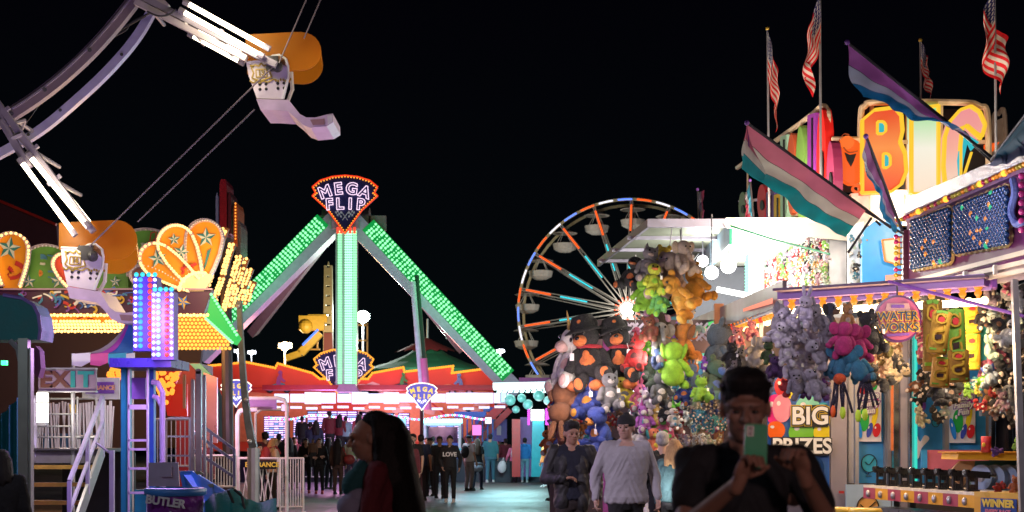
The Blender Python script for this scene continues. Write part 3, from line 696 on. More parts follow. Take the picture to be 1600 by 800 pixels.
    m = MB(); px_, py_ = q([(2, -8)])[0]; m.cyl(at(px_, py_, near-.16), at(px_, py_, far+.1), .05); m.beam(at(px_-22*s, py_-14*s, near-.1), at(px_, py_, near-.1), .07, .06); m.ball(at(px_, py_, near-.1), .08); m.box(at(px_-8*s, py_-5*s, near-.1), (.16, .08, .2), 0); m.build('pivot', dark, t)
    return t
tub(432, 112, .97, '13', -3, 'upper white gondola with amber canopy numbered 13 against black sky')
tub(142, 408, 1.0, '16', 4, 'lower white gondola with amber canopy, pink underlit, before scalloped marquee')
for i, (a, b, lab) in enumerate((((430, 101), (140, 385), 'thin dark cable from upper gondola pivot down to lower gondola'), ((398, 171), (215, 347), 'thin dark cable from upper gondola tub to lower canopy'), ((485, -15), (436, 98), 'thin cable rising left from upper gondola pivot'), ((505, -10), (475, 60), 'thin cable rising right from upper canopy'))):
    tag(MB().cyl(at(*a, D-.05), at(*b, D-.05), .011, n=6).build('cable', M('wire', (.16, .13, .15), .4), None), lab, 'cable')

# ================================================================ scalloped light marquee ride, left
D = 27
mq = thing('carnival_ride', 'gold and green scalloped marquee ride glowing with orange bulbs, left', 'amusement ride', (at(180, 0, D).x, D+2, 0))
goldf = M('marquee_gold', (.80, .30, .012), .5, noise=.25, scale=3); grnf = M('marquee_green', (.10, .30, .05), .5, noise=.6, scale=2.5); rimm = M('scallop_rim', (.50, .42, .55), .4)
star_t = M('star_teal', (.03, .20, .24), .4); star_s = M('star_silver', (.62, .66, .62), .35)
def star(cx, cy, r, d, parent, a0=-90, ms=None, w=.45):
    A, B = MB(), MB()
    for i in range(5):
        a = R(a0+72*i); tip = (cx+r*math.cos(a), cy+r*math.sin(a)); l_ = (cx+r*w*math.cos(a-R(36)), cy+r*w*math.sin(a-R(36))); r_ = (cx+r*w*math.cos(a+R(36)), cy+r*w*math.sin(a+R(36)))
        A.ex([(cx, cy), l_, tip], d, .02); B.ex([(cx, cy), tip, r_], d, .02)
    a, b = ms or (star_s, star_t); A.build('star', a, parent); B.build('star_second_tone', b, parent)  # two-tone star, second colour on alternate facets
def lobe(base, tip, wd, d, bulbs=True, mat=None, nm='fan_lobe'):
    bx, by = base; tx, ty = tip; L = math.dist(base, tip); ux_, uy = (tx-bx)/L, (ty-by)/L; vx, vy = -uy, ux_
    pr = [(0, .18), (.15, .26), (.35, .40), (.55, .50), (.72, .53)]; h = wd
    pts = [(bx+ux_*t*L+vx*w_*h, by+uy*t*L+vy*w_*h) for t, w_ in pr]
    cx, cy = bx+ux_*L*.74, by+uy*L*.74; ra = .53*h; rb_ = L*.26
    pts += [(cx+vx*ra*math.cos(R(a))+ux_*rb_*math.sin(R(a)), cy+vy*ra*math.cos(R(a))+uy*rb_*math.sin(R(a))) for a in range(10, 171, 16)]
    pts += [(bx+ux_*t*L-vx*w_*h, by+uy*t*L-vy*w_*h) for t, w_ in reversed(pr)]
    o = MB().ex(pts, d, .12).build(nm, mat or goldf, mq)
    MB().path(pts[1:-1], 4.2, d-.05, .14).build('lobe_rim', rimm, o)
    m = MB()
    for a, b in zip(pts[1:-2], pts[2:-1]):
        n = max(1, round(math.dist(a, b)/5.2))
        for i in range(n): m.ball(at(a[0]+(b[0]-a[0])*i/n, a[1]+(b[1]-a[1])*i/n, d-.14), .026 if bulbs else .017, 6, 4)
    m.build('bulb_border', warmbulb if bulbs else whitep, o, smooth=True)
    return o
# green scallops behind
def scallop(cx, cy, rx, ry, d=D+.25, x0=None, x1=None):
    pts = [(x, y) for x, y in ell(cx, cy, rx, ry, n=24, t0=180, t1=360)]+[(cx+rx, 453), (cx-rx, 453)]
    o = MB().ex(pts, d, .1).build('green_scallop', grnf, mq); MB().path(ell(cx, cy, rx, ry, n=24, t0=180, t1=360), 3.5, d-.03, .1).build('scallop_rim', rimm, o)
    m = MB()
    for x, y in ell(cx, cy, rx-1, ry-1, n=22, t0=185, t1=355): m.ball(at(x, y, d-.1), .02, 6, 4)
    m.build('bulb_border', whitep, o, smooth=True); return o
g1 = scallop(72, 425, 46, 42); g2 = scallop(150, 432, 50, 50, D+.35); g3 = scallop(228, 410, 62, 52, D+.45); g4 = scallop(-60, 430, 50, 45)
g5 = scallop(275, 420, 40, 50, D+.5)
rq = random.Random(11)
def swirl(o, x0, y0, n, d, cols, xr=(0, 1), yr=(0, 1), w=(1.5, 4)):
    ms = {}
    for i in range(n):
        cx, cy = rq.uniform(*xr), rq.uniform(*yr); L = rq.uniform(8, 26); a = rq.uniform(-.7, .7); cur = rq.uniform(-2.2, 2.2)
        pts = []; 
        for k in range(8):
            pts.append((cx, cy)); cx += L/8*math.cos(a); cy += L/8*math.sin(a)*.7; a += cur/8*1.6
        c = rq.choice(cols); ms.setdefault(c, MB()).path(pts, rq.uniform(*w), d-rq.uniform(.001, .02), .01)
    for c, m in ms.items(): m.build('painted_swirl', c, o)
lb = M('ribbon_blue', (.05, .22, .40), .5); 
swirl(g1, 0, 0, 12, D+.22, [lb, lb, star_s, orangep], (50, 105), (398, 445), (2, 6))
swirl(g3, 0, 0, 22, D+.42, [lb, lb, star_s, orangep, redp], (180, 250), (372, 445), (2, 5))
for x, y, r_, o, d in ((45, 440, 11, g1, D+.2), (92, 438, 14, g1, D+.2), (212, 412, 8, g3, D+.38), (247, 376, 6, g3, D+.38), (180, 440, 9, g2, D+.3)): star(x, y, r_, d, o)
m = MB()
for x, y in ((232, 379), (241, 375)): m.ex(ell(x, y, 2.5, 2, n=8), D+.38, .02)
m.path([(234, 378), (236, 364), (244, 362), (243, 374)], 1.4, D+.38, .02); m.build('music_note', redp, g3)
# fans
l1 = lobe((18, 462), (17, 364), 52, D); star(14, 388, 19, D-.03, l1, -80)
lobe((-20, 462), (-32, 380), 40, D+.05)
la = lobe((318, 455), (222, 390), 48, D-.05); star(246, 404, 15, D-.08, la, -100)
lc = lobe((312, 452), (262, 355), 54, D); star(283, 394, 13, D-.03, lc, -75); star(272, 374, 10, D-.03, lc, -95)
ld_ = lobe((308, 455), (324, 344), 54, D+.1, bulbs=False); star(322, 371, 16, D+.07, ld_, -90)
m = MB(); m.ex([(312, 398), (315, 396), (314, 420), (309, 428)], D+.06, .02); m.ex([(324, 392), (330, 388), (322, 415), (317, 425)], D+.06, .02); m.build('teal_darts', star_t, ld_)
lf = lobe((300, 460), (205, 425), 34, D+.08, bulbs=False, mat=M('fan_plum', (.30, .12, .10), .5)); swirl(lf, 0, 0, 7, D+.04, [purplep, orangep], (235, 285), (430, 450))
swirl(la, 0, 0, 5, D-.08, [redp, M('plum', (.15, .02, .05), .5)], (262, 300), (412, 440), (3, 6)); swirl(l1, 0, 0, 4, D-.03, [redp, orangep], (8, 26), (410, 440), (4, 8)); swirl(lc, 0, 0, 3, D-.03, [redp], (290, 300), (415, 435), (3, 5))
m = MB(); m.ex([(278, 455)]+ell(312, 455, 33, 30, n=12, t0=180, t1=310)+[(318, 455)], D-.12, .1); sd = m.build('fan_hub', M('fan_cream', (.85, .62, .38), .5), mq)
m = MB()
for x, y in ell(312, 455, 32, 29, n=11, t0=185, t1=285): m.ball(at(x, y, D-.18), .035, 8, 6)
m.build('bulb_border', warmbulb, sd, smooth=True)
l2 = lobe((118, 455), (92, 398), 30, D+.1, mat=M('lobe_red', (.6, .06, .03), .5))
# fascia
fa = MB().ex([(-80, 453), (331, 453), (318, 492), (-80, 488)], D-.1, .25).build('fascia', M('fascia_plum', (.05, .01, .05), .45, scale=3), mq)
MB().path([(-80, 452), (332, 452)], 2.5, D-.15, .1).build('fascia_trim', M('trim_mauve', (.35, .22, .35), .5), fa)
swirl(fa, 0, 0, 80, D-.12, [lb, bluep, whitep, redp, goldm, purplep], (25, 205), (456, 482), (1.5, 5))
star(286, 472, 12, D-.13, fa, -60, (goldm, bluep))
# orange lit ceiling panels
op = E('amber_lit_panel', (1, .20, .01), 1.2, True); 
pn = []
for (x0, x1, y0, y1, dd) in ((60, 92, 484, 503, .3), (92, 158, 484, 503, .3), (158, 205, 486, 503, .5), (60, 195, 506, 513, .1)):
    o = MB().ex([(x0, y0), (x1, y0), (x1+3, y1), (x0+3, y1)], D+dd, .15).build('lit_ceiling_panel', op, mq); pn.append(o)
    m = MB()
    for i in range(int((x1-x0)/5)):
        m.dot(at(x0+2+i*5, y0+1, D+dd-.1), .03); m.dot(at(x0+3+i*5, y1-1, D+dd-.1), .03)
    m.build('bulb_border', warmbulb, o)
swirl(pn[1], 0, 0, 7, D+.28, [M('burnt', (.3, .03, .01), .5)], (102, 138), (488, 498), (1, 2.5))
m = MB(); m.ex([(-80, 488), (320, 492), (300, 700), (-80, 700)], D+7, .2); m.build('ride_interior', M('interior_dark', (.04, .03, .05), .7), mq)
lamp('ceiling_light', at(130, 520, D+3), 260, (1, .45, .12), mq, r=.5)
lamp('ceiling_light', at(270, 520, D+3), 200, (1, .4, .12), mq, r=.5)
lamp('fan_light', at(300, 425, D-1.6), 45, (1, .72, .38), mq, r=.4)
lamp('fan_light', at(22, 415, D-1.2), 28, (1, .72, .38), mq, r=.3)
lamp('fan_light', at(90, 430, D-1.5), 30, (1, .75, .5), mq, r=.4)
lamp('fan_light', at(215, 400, D-2.2), 35, (1, .75, .55), mq, r=.4)
# bulb grid underside at right, seen turning away
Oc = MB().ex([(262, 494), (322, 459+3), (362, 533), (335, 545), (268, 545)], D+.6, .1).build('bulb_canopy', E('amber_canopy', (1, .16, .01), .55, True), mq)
m = MB()
for j in range(15):
    for i in range(16):
        x = 266+i*6.2+(j % 2)*3; y = 466+j*5.6
        if y > 494-(x-262)*.55 and y < 545 and x < 322+(y-462)*.52: m.ball(at(x, y, D+.5), .033, 6, 4)
m.build('bulb_grid', E('grid_bulb', (1, .42, .06), 2.2), Oc, smooth=True)
gp = MB().prism([at(318, 466, D), at(331, 460, D), at(372, 531, D+3), at(366, 537, D+3)], (.05, .2, 0))
gp = MB().ex([(330, 460), (373, 528), (366, 538), (322, 498)], D-.2, .3).build('green_wedge', E('green_lit_panel', (.03, .75, .12), .8), mq)
m = MB()
for a, b in (((330, 460), (373, 528)), ((322, 498), (366, 538))):
    for i in range(14): m.dot(at(a[0]+(b[0]-a[0])*i/14, a[1]+(b[1]-a[1])*i/14, D-.25), .03)
m.build('bulb_border', greenled, gp)
# side face: stacks of bulbs on stepped fins
rq = random.Random(5)
for k in range(6):
    x0 = 322+k*12; y0 = 356+k*14+(0 if k else 0); m = MB(); f_ = MB(); d = D+.4+k*.9
    H_ = [95, 92, 90, 80, 62, 38][k]; y0 = [354, 378, 398, 402, 418, 438][k]
    f_.ex([(x0+H_*.28+2, y0), (x0+H_*.28+9, y0+3), (x0+4, y0+H_), (x0-4, y0+H_)], d+.1, .08)
    o = f_.build('bulb_fin', M('fin_brown', (.20, .09, .04), .5), mq)
    for j in range(int(H_/4.6)):
        for i in range(2):
            if rq.random() < .9: m.ball(at(x0+(H_-j*4.6)*.28+i*5-1+rq.uniform(-1, 1), y0+3+j*4.6+rq.uniform(-1, 1), d), .034, 6, 4)
    m.build('fin_bulbs', E('fin_bulb', (1, .50, .14), 2.8), o, smooth=True)
lamp('fin_light', at(350, 430, D-1), 120, (1, .6, .25), mq, r=.3)
# red sequined vertical signs seen edge on
vs_ = thing('edge_sign', 'tall narrow dark red sequined sign seen edge-on above the fan', 'sign', at(350, 460, D+3))
for (a, b, c, d_, c_) in ((343, 354, 280, 372, M('sequin_red', (.28, .02, .05), .3, .5, scale=60, noise=.9)), (337, 341, 300, 350, M('dim_blue', (.08, .12, .32), .5)), (356, 361, 300, 365, M('sequin_dark', (.12, .03, .06), .3, .5, scale=60, noise=.9)), (365, 371, 316, 385, M('sequin_hot', (.8, .12, .03), .3, .3, scale=60, noise=.9)), (368, 376, 345, 405, M('sequin_grey', (.3, .3, .34), .25, .8, scale=70, noise=.9))):
    MB().ex([(a+2, c), (b-2, c), (b, c+8), (b, d_), (a, d_), (a, c+8)], D+3+a*.004, .8).build('sign_blade', c_, vs_)
m = MB()
for i in range(12): m.dot(at(368, 318+i*5, D+2.9+1.2), .02)
m.build('edge_bulbs', orangebulb, vs_)
MB().cyl((at(352, 0, D+3.5).x, D+3.9, 0), at(352, 372, D+3.9), .12).build('pole', dark, vs_)

# LED columns
def ledcol(x0, y0, y1, cols, d, label):
    t = thing('led_column', label, 'light column', at(x0+15, y1, d), 'light columns'); wd = sum(c[1] for c in cols)
    b = MB().ex([(x0, y0), (x0+wd, y0), (x0+wd, y1), (x0, y1)], d, .25).build('column_body', M('column_blue', (.08, .05, .4), .4), t)
    x = x0
    for mt, wpx, r_ in cols:
        m = MB(); y = y0+5
        while y < y1-2:
            m.ball(at(x+wpx/2, y, d-.02), (k_(r_, d), .03, k_(r_, d)), 10, 6); y += 9.4
        m.build('led_row', mt, b, smooth=True); x += wpx
    m = MB()
    for i in range(4): m.ball(at(x0+5+i*(wd-8)/3, y0-3, d), .03, 8, 6)
    m.build('top_bulbs', cyanled, b); 
    return t
bb = E('blue_bulb', (.05, .35, 1), 1.8); rbb = E('red_bulb', (1, .06, .05), 1.8); wbb = E('white_bulb', (.9, .88, 1), 2); pk = E('pink_glow', (.75, .05, .4), 1.2)
c1 = ledcol(208, 432, 548, [(wbb, 7, 2.8), (bb, 9, 3.8), (pk, 6, .1), (rbb, 9, 3.8), (wbb, 6, 2.8)], 18, 'taller left column of white, blue and red bulbs')
c2 = ledcol(237, 455, 562, [(wbb, 6, 2.8), (E('ice_bulb', (.35, .65, 1), 2), 9, 3.6), (pk, 4, .1), (rbb, 9, 3.8), (wbb, 6, 2.8)], 17.6, 'shorter right column of ice-blue and red bulbs')
lamp('column_light', at(225, 490, 17.2), 110, (.5, .35, 1), c1, r=.3); lamp('column_light', at(255, 540, 16.8), 110, (.75, .3, 1), c2, r=.3)
MB().box(at(235, 570, 18.2), (k_(95, 18), 1.0, k_(14, 18))).build('column_base', M('base_violet', (.04, .03, .22), .3), c1)
# teal gate posts & shelf frame under the columns
gt = thing('ride_gate', 'teal and blue steel gate posts with white ladder frame under light columns', 'gate', (at(210, 0, 18).x, 18.2, 0))
X = lambda px, d=18: at(px, 0, d).x
m = MB(); m.box((X(194), 18.1, 1.27), (k_(13, 18), .12, 2.55)); m.build('teal_post', tealp, gt)
m = MB(); m.box((X(225), 18.4, 1.27), (k_(9, 18), .12, 2.55)); m.build('blue_post', bluep, gt)
m = MB()
for x in (201.5, 231): m.box((X(x), 18.0, 1.25), (.022, .04, 2.5))
for y in (636, 688, 702, 732, 770): m.box((X(216), 18.0, at(0, y, 18).z), (k_(30, 18), .04, .03 if y != 636 else .06))
m.build('ladder_frame', M('frame_white', (.65, .65, .75), .35), gt)
MB().box((X(216), 18.3, .45), (k_(28, 18), .1, .9)).build('teal_panel', tealp, gt)
m = MB(); 
for x in (232, 250, 262): pass
m.tube([(X(231), 18.2, at(0, 596, 18).z), (X(240), 18.2, at(0, 597, 18).z), (X(248), 18.2, at(0, 612, 18).z), (X(249), 18.2, .2)], .035, 8, ball=True)
m.tube([(X(231), 18.25, at(0, 618, 18).z), (X(238), 18.25, at(0, 620, 18).z), (X(245), 18.25, at(0, 634, 18).z), (X(246), 18.25, .2)], .03, 8, ball=True); m.build('hoop_rail', lilac, gt)
MB().box(at(217, 607, 18.5), (k_(22, 18), .03, k_(34, 18))).build('notice_board', M('violet_notice', (.25, .12, .5), .4), gt)

# striped swooping tent
sw = thing('striped_canopy', 'small swooping canopy striped white, pink and teal beside light columns', 'canopy', at(160, 560, 20))
cols = [whitemat, M('stripe_pink', (.75, .12, .35), .6), M('stripe_teal', (.05, .42, .55), .6), whitemat]
for k, (a, b) in enumerate(((112, 141), (141, 169), (169, 197), (197, 210))):
    m = MB()
    m.ex([(a, 553), (b, 551), (b, 565+1.5*math.sin(k)), ((a+b)/2, 573-k), (a, 571-k)], 20, .03); m.build('valance_stripe', cols[k], sw)
for k, mt in enumerate((M('swoop_grey', (.3, .25, .35), .6), M('swoop_violet', (.45, .05, .5), .6), M('swoop_blue', (.03, .18, .6), .6))):
    m = MB(); vs = []
    for j in range(11):
        t = j/10; xr = 206; xl = 118+k*22
        for e in (0, 1):
            xb = xl+(22 if k < 2 else 50)*e; x = xb+(xr-xb)*(t**.75); y = 552-62*(t**2.0)*(1+.0*e); vs.append(at(min(x, 208), y, 20+.5*t+.02*k))
    m.add(vs, [(2*j, 2*j+1, 2*j+3, 2*j+2) for j in range(10)]); m.build('swoop_panel', mt, sw)
for x in (114, 206): MB().cyl((X(x, 20.1), 20.1, 0), at(x, 552, 20.1), .03).build('pole', steel, sw)
lamp('canopy_light', at(160, 530, 18), 50, (.8, .6, 1), sw)

# dark teal rounded awning at far left with pole
aw = thing('teal_awning', 'dark teal rounded booth awning on a grey post, far left edge', 'awning', (X(20, 15), 15.5, 0))
m = MB(); prof = [(-60, 462), (5, 461), (35, 466), (52, 476), (60, 492), (63, 515), (61, 531), (-60, 531)]
m.ex(prof, 15, .45); m.build('awning_cloth', M('deep_teal_cloth', (.01, .12, .13), .7, bump=.2), aw)
m = MB(); m.tube([at(x, y, 14.98) for x, y in prof[1:7]], .02, ball=True); m.build('awning_piping', M('piping_violet', (.2, .12, .4), .5), aw)
m = MB(); m.box((X(38, 15), 15.0, 1.3), (k_(15, 15), .1, 2.6)); m.box((X(49, 15), 15.0, 1.25), (k_(3, 15), .1, 2.5)); m.build('post', M('dull_grey_post', (.30, .30, .27), .5, .3), aw)
m = MB(); m.tube([(X(32, 15), 15, at(0, 565, 15).z), (X(28, 15), 15, at(0, 545, 15).z), (X(16, 15), 15, at(0, 532, 15).z)], .03); m.build('brace', steel, aw)
m = MB(); m.ex([(55, 540), (62, 548), (64, 575), (60, 590), (52, 585), (50, 560)], 15.2, .15); m.build('hanging_cloth', M('plum_cloth', (.15, .04, .12), .8), aw)
tc_ = thing('teal_curtain', 'tall teal tarpaulin curtain hanging behind the grey post', 'tarpaulin', (X(10, 17), 17, 0))
m = MB(); vs = []
for i in range(25):
    x = -60+i*4
    for z in (0, at(0, 620+max(0, 30-x)*1.0 if x > 0 else 655, 17).z): vs.append((X(min(x, 32), 17), 17+.05*math.sin(i*1.9), z))
m.add(vs, [(2*i, 2*i+2, 2*i+3, 2*i+1) for i in range(24)]); m.build('curtain', M('tarp_teal', (.01, .16, .20), .5, bump=.3), tc_)
m = MB(); m.box(at(7, 567, 16), (.06, .05, .05)); m.build('green_indicator', E('green_dot', (.05, 1, .3), 4), tc_)
# EXIT board, light boxes, railings, stair
ex = thing('exit_sign', 'grey EXIT board with worn brown and teal letters above the steps', 'sign', at(106, 610, 20), None)
MB().box(at(106, 593, 20), (k_(90, 20), .05, k_(36, 20))).build('board', M('dull_mauve_board', (.24, .17, .22), .5), ex)
m = MB(); m.path([(60, 576), (151, 576)], 2.5, 19.95, .1); m.path([(60, 612), (151, 612)], 2, 19.95, .1); m.build('frame', steel, ex)
exb = M('worn_brown', (.10, .03, .02), .6); ext = M('worn_teal', (.01, .22, .20), .6)
for ch, x, c in (('E', 72, exb), ('X', 94, exb), ('I', 114, ext), ('T', 134, ext)): text(ch, at(x, 594, 19.96), k_(34, 20), c, ex, offset=.012, sx=1.15, name='letter')
et = thing('entrance_sign', 'small violet ENTRANCE plate on white board partly behind exit board', 'sign', at(165, 625, 21))
MB().box(at(158, 607, 21), (k_(58, 21), .04, k_(34, 21))).build('board', whitep, et); MB().box(at(156, 606, 20.97), (k_(44, 21), .03, k_(18, 21))).build('plate', M('violet_plate', (.22, .06, .5), .4), et)
text('ENTRANCE', at(155, 606, 20.94), k_(9.5, 21), M('plate_pink', (.9, .4, .25), .5), et, offset=.004)
lb_ = thing('light_box', 'three stacked glowing white light boxes below the exit board', 'lamp', at(66, 660, 20))
for i in range(3): MB().box(at(66.5, 621+i*16, 19.9), (k_(15, 20), .1, k_(14, 20))).build('lamp_panel', E('white_box_lamp', (1, .93, .75), 5, True), lb_)
MB().box(at(66.5, 663, 19.9), (k_(13, 20), .1, k_(4, 20))).build('bracket', steel, lb_)
lamp('awning_fill_light', (X(10, 15), 13.2, 2.9), 16, (.7, .9, 1), aw)  # small added light for the teal awning, no fixture
lamp('box_light', at(68, 640, 19.3), 25, (1, .9, .75), lb_)
fr = thing('wire_railing', 'grey wire grid railing above the exit steps', 'railing', at(105, 700, 20.4))
m = MB()
for y in (623, 647, 666, 683): m.cyl(at(58, y, 20.4), at(121 if y > 630 else 150, y, 20.4), .014)
for x in (58, 121, 75): m.cyl(at(x, 620, 20.4), at(x, 700, 20.4), .016)
m.cyl(at(121, 683, 20.4), at(158, 683, 20.4), .03); m.cyl(at(150, 622, 20.4), at(160, 690, 20.4), .02); m.build('rail_frame', steel, fr)
sv = thing('back_fence', 'row of pale slats and posts behind the exit platform', 'fence', at(115, 700, 24))
m = MB(); rq = random.Random(3)
for i in range(26):
    x = 60+i*4.7; m.beam(at(x, 625+rq.uniform(0, 10), 24), at(x+rq.uniform(-5, 5), 705, 24), k_(rq.choice([1.5, 2, 3.5]), 24), .04)
m.build('slats', M('slat_lilac', (.5, .45, .55), .4), sv)
m = MB()
for x, y, c in ((112, 640, 0),): m.ex([(108, 632), (118, 632), (116, 645), (110, 645)], 23.9, .1)
m.build('yellow_box', yellowp, sv); MB().box(at(108, 690, 24.6), (k_(120, 24), .1, k_(26, 24))).build('blue_board', M('dull_blue', (.04, .12, .28), .5), sv)
lamp('fence_light', at(110, 640, 22.5), 60, (1, .85, .8), sv)
sr = thing('exit_steps', 'dark metal steps with yellow nosings leading up to exit', 'stairs', (X(103, 20), 20, 0))
stm = M('tread_dark', (.05, .045, .06), .5); nos = M('nosing_yellow', (.40, .24, .04), .6, noise=.5)
m1, m2 = MB(), MB()
for i in range(6):
    z = 1.43-i*.235; y = 20-i*.28
    m1.box((X(103, 20), y+.14, z-.02), (.94, .30, .03)); 
    if i: m2.box((X(103, 20), y-.03, z-.03), (.94, .03, .055))
    m1.box((X(103, 20), y+.28, z-.13), (.94, .01, .12)) if False else None
m1.box((X(103, 20), 20.9, 1.40), (.98, 1.5, .05)); m1.build('treads', stm, sr); m2.build('nosings', nos, sr)
MB().box((X(103, 20), 20.1, 1.30), (.96, .03, .17)).build('top_riser', M('riser_grey', (.16, .15, .17), .6), sr)
MB().box((X(103, 20), 21.6, .7), (1.1, .05, 1.3)).build('back_skirt', dark, sr)
for sx_, x in ((0, 50), (1, 157)):
    m = MB(); m.beam((X(x, 20), 20.1, 1.4), (X(x, 20), 18.5, .1), .04, .2, up=(0, 0, 1)); m.build('stringer', steel, sr)
    m = MB(); xx = X(x, 20); m.beam((xx, 20.1, 2.15), (xx, 18.6, 1.0), .05, .05, up=(1, 0, 0)); m.beam((xx, 20.1, 1.8), (xx, 18.6, .6), .04, .04, up=(1, 0, 0))
    for yy, z0, z1 in ((20.1, 1.3, 2.15), (19.4, .8, 1.6), (18.6, 0, 1.0)): m.beam((xx, yy, z0), (xx, yy, z1), .05, .05)
    m.build('handrail', M('lilac_paint', (.5, .46, .68), .4), sr)
tag(MB().box((X(175, 19.2), 19.2, .7), (.06, .06, 1.4)).tube([(X(150, 19.2), 19.2, 1.5), (X(175, 19.2), 19.2, 1.35)], .02).build('grab_post', lilac), 'short lilac post right of the exit steps', 'post')
# trash can
tcn = thing('trash_can', 'purple bin with blue rim and white lettering, lower left', 'trash can', (X(274, 14), 14, 0))
m = MB(); m.lat([(.24, 0), (.26, .5), (.275, 1.0)], 28, (X(274, 14), 14, 0)); m.build('liner', M('purple_bag', (.20, .03, .30), .25, bump=.9, scale=3), tcn, smooth=True)
m = MB(); m.lat([(.275, .98), (.30, .99), (.30, 1.05), (.27, 1.06), (.26, 1.0)], 28, (X(274, 14), 14, 0)); m.build('rim', M('rim_blue', (.05, .22, .6), .4), tcn, smooth=True)
text('BUTLER', (X(270, 14), 13.70, .93), .11, whitep, tcn, roll=-8, offset=.004); text('A', (X(278, 14), 13.70, .79), .12, whitep, tcn, offset=.004)
tag(MB().ex([(232, 723), (278, 722), (280, 760), (232, 760)], 15.5, .03).ex([(250, 728), (268, 728), (268, 745), (250, 745)], 15.46, .02).build('white_board', M('pale_lilac', (.45, .40, .55), .5)), 'pale lilac plastic panel behind the purple bin', 'panel')
sl = thing('blue_ramp', 'sloping blue ramp board beside entrance barrier', 'ramp', (X(320, 17), 17, 0))
m = MB(); m.prism([at(280, 736, 17), at(300, 736, 17), at(352, 768, 15.8), (X(352, 15.8), 15.8, .5), (X(290, 17), 17, .8)], (0, .08, 0)); m.build('ramp_board', M('ramp_blue', (.03, .22, .50), .35), sl)
m = MB(); m.ex([(303, 737), (312, 736), (318, 740), (308, 742)], 16.6, .05); m.ex([(324, 757), (332, 756), (338, 760), (328, 762)], 16.2, .05); m.build('step_pad', M('pad_olive', (.25, .28, .15), .5), sl)
bs = thing('stroller', 'folded teal fabric stroller hood at lower left', 'stroller', (X(375, 14), 14, 0))
m = MB(); vs = []; prof = curve([(320, 783), (335, 772), (358, 765), (372, 766), (384, 778), (402, 784), (432, 779)], 4)
for i, (x, y) in enumerate(prof): vs += [at(x, y+math.sin(i*1.3)*1.5, 14), at(x+2, 845, 13.6), at(x, y+2+math.sin(i*1.3)*1.5, 14.5)]
n = len(prof); m.add(vs, [(3*i, 3*i+1, 3*i+4, 3*i+3) for i in range(n-1)]+[(3*i, 3*i+3, 3*i+5, 3*i+2) for i in range(n-1)]); m.build('hood', M('teal_canvas', (.01, .20, .20), .6, bump=.3), bs, smooth=True)
m = MB(); m.tube([at(366, 765, 13.9), at(378, 775, 13.9), at(388, 830, 13.9)], .015); m.tube([at(356, 766, 13.9), at(366, 790, 13.9), at(372, 830, 13.9)], .015)
for x in (350, 410): m.cyl((X(x, 14), 14.1, .12), (X(x, 14), 14.2, .12), .12, n=14); m.cyl((X(x, 14), 14.15, .12), (X(x, 14), 14.1, .7), .015)
m.build('frame', dark, bs)

# barriers, entrance gate
def barrier(x0, x1, y0, y1, d, label, mat=whitep, n=12, grp='crowd barriers'):
    t = thing('crowd_barrier', label, 'barrier', at((x0+x1)/2, y1, d), grp); m = MB(); b = MB()
    m.tube([at(x0, y1+4, d), at(x0, y0, d), at(x1, y0, d), at(x1, y1+4, d)], .022, 8, ball=True); m.cyl(at(x0, y1, d), at(x1, y1, d), .02)
    for i in range(1, n): x = x0+(x1-x0)*i/n; b.cyl(at(x, y0, d), at(x, y1, d), .011, n=6)
    for x in (x0, x1): q = at(x, y1, d); m.cyl(q, (q.x, q.y, 0), .02); m.box((q.x, q.y, .01), (.05, .5, .02))
    m.build('frame', mat, t); b.build('bars', mat, t); return t
barrier(296, 368, 712, 760, 29, 'white barred barrier left of the entrance gate', n=16)
barrier(232, 296, 655, 728, 27, 'grey barred rail beyond the lilac hoops', MC['lilac_paint'], 9)
barrier(438, 474, 716, 792, 30.6, 'narrow barrier panel at right of the entrance gate', whitep, 9)
barrier(560, 700, 705, 742, 52, 'long low barrier in front of the violet screens', whitep, 22)
barrier(470, 560, 708, 745, 52, 'low barrier behind the left waiting group', whitep, 16)
eg = thing('entrance_gate', 'pale tube arch gate with yellow on black ENTRANCE plate', 'gate', (X(410, 30), 30, 0))
m = MB(); z = lambda y, d=30: at(0, y, d).z
m.tube([(X(371, 30), 30, 0), (X(371, 30), 30, z(650)), (X(375, 30), 30, z(642)), (X(384, 30), 30, z(640)), (X(402, 30), 30, z(640))], .05, 8, ball=True)
m.tube([(X(448, 30), 30, 0), (X(448, 30), 30, z(635)), (X(444, 30), 30, z(625)), (X(434, 30), 30, z(622)), (X(378, 30), 30, z(622))], .04, 8, ball=True)
m.tube([(X(399, 31), 31, .1), (X(399, 31), 31, z(645)), (X(408, 31), 31, z(638)), (X(440, 31), 31, z(638))], .03, 8, ball=True)
m.build('arch_tube', whitep, eg)
MB().ex([(388, 624), (432, 624), (432, 640), (388, 640)], 30.3, .05).build('banner', M('banner_violet', (.35, .2, .5), .5), eg)
m = MB(); m.tube([(X(376, 30), 29.8, z(716)), (X(437, 30), 29.8, z(716)), (X(437, 30), 29.8, z(790)), (X(376, 30), 29.8, z(790)), (X(376, 30), 29.8, z(716))], .025, 8, ball=True)
for i, (a, b) in enumerate(((384, 392), (390, 381), (396, 404), (402, 388), (408, 416), (405, 398), (414, 410), (418, 428), (424, 415), (430, 424), (398, 410), (411, 395))): m.cyl((X(a, 30), 29.8, z(730)), (X(b, 30), 29.8, z(782)), .012, n=6)
m.build('gate_leaf', whitep, eg)
MB().ex([(387, 719), (432, 719), (432, 733), (387, 733)], 29.7, .04).build('sign_plate', blackmat, eg)
text('ENTRANCE', at(409.5, 726.3, 29.68), k_(10.2, 30), M('sign_yellow', (.85, .65, .08), .5), eg, offset=.004)
rp = thing('ramp_railing', 'dark steel handrails sloping down to the entrance', 'railing', (X(330, 26), 26, 0))
m = MB()
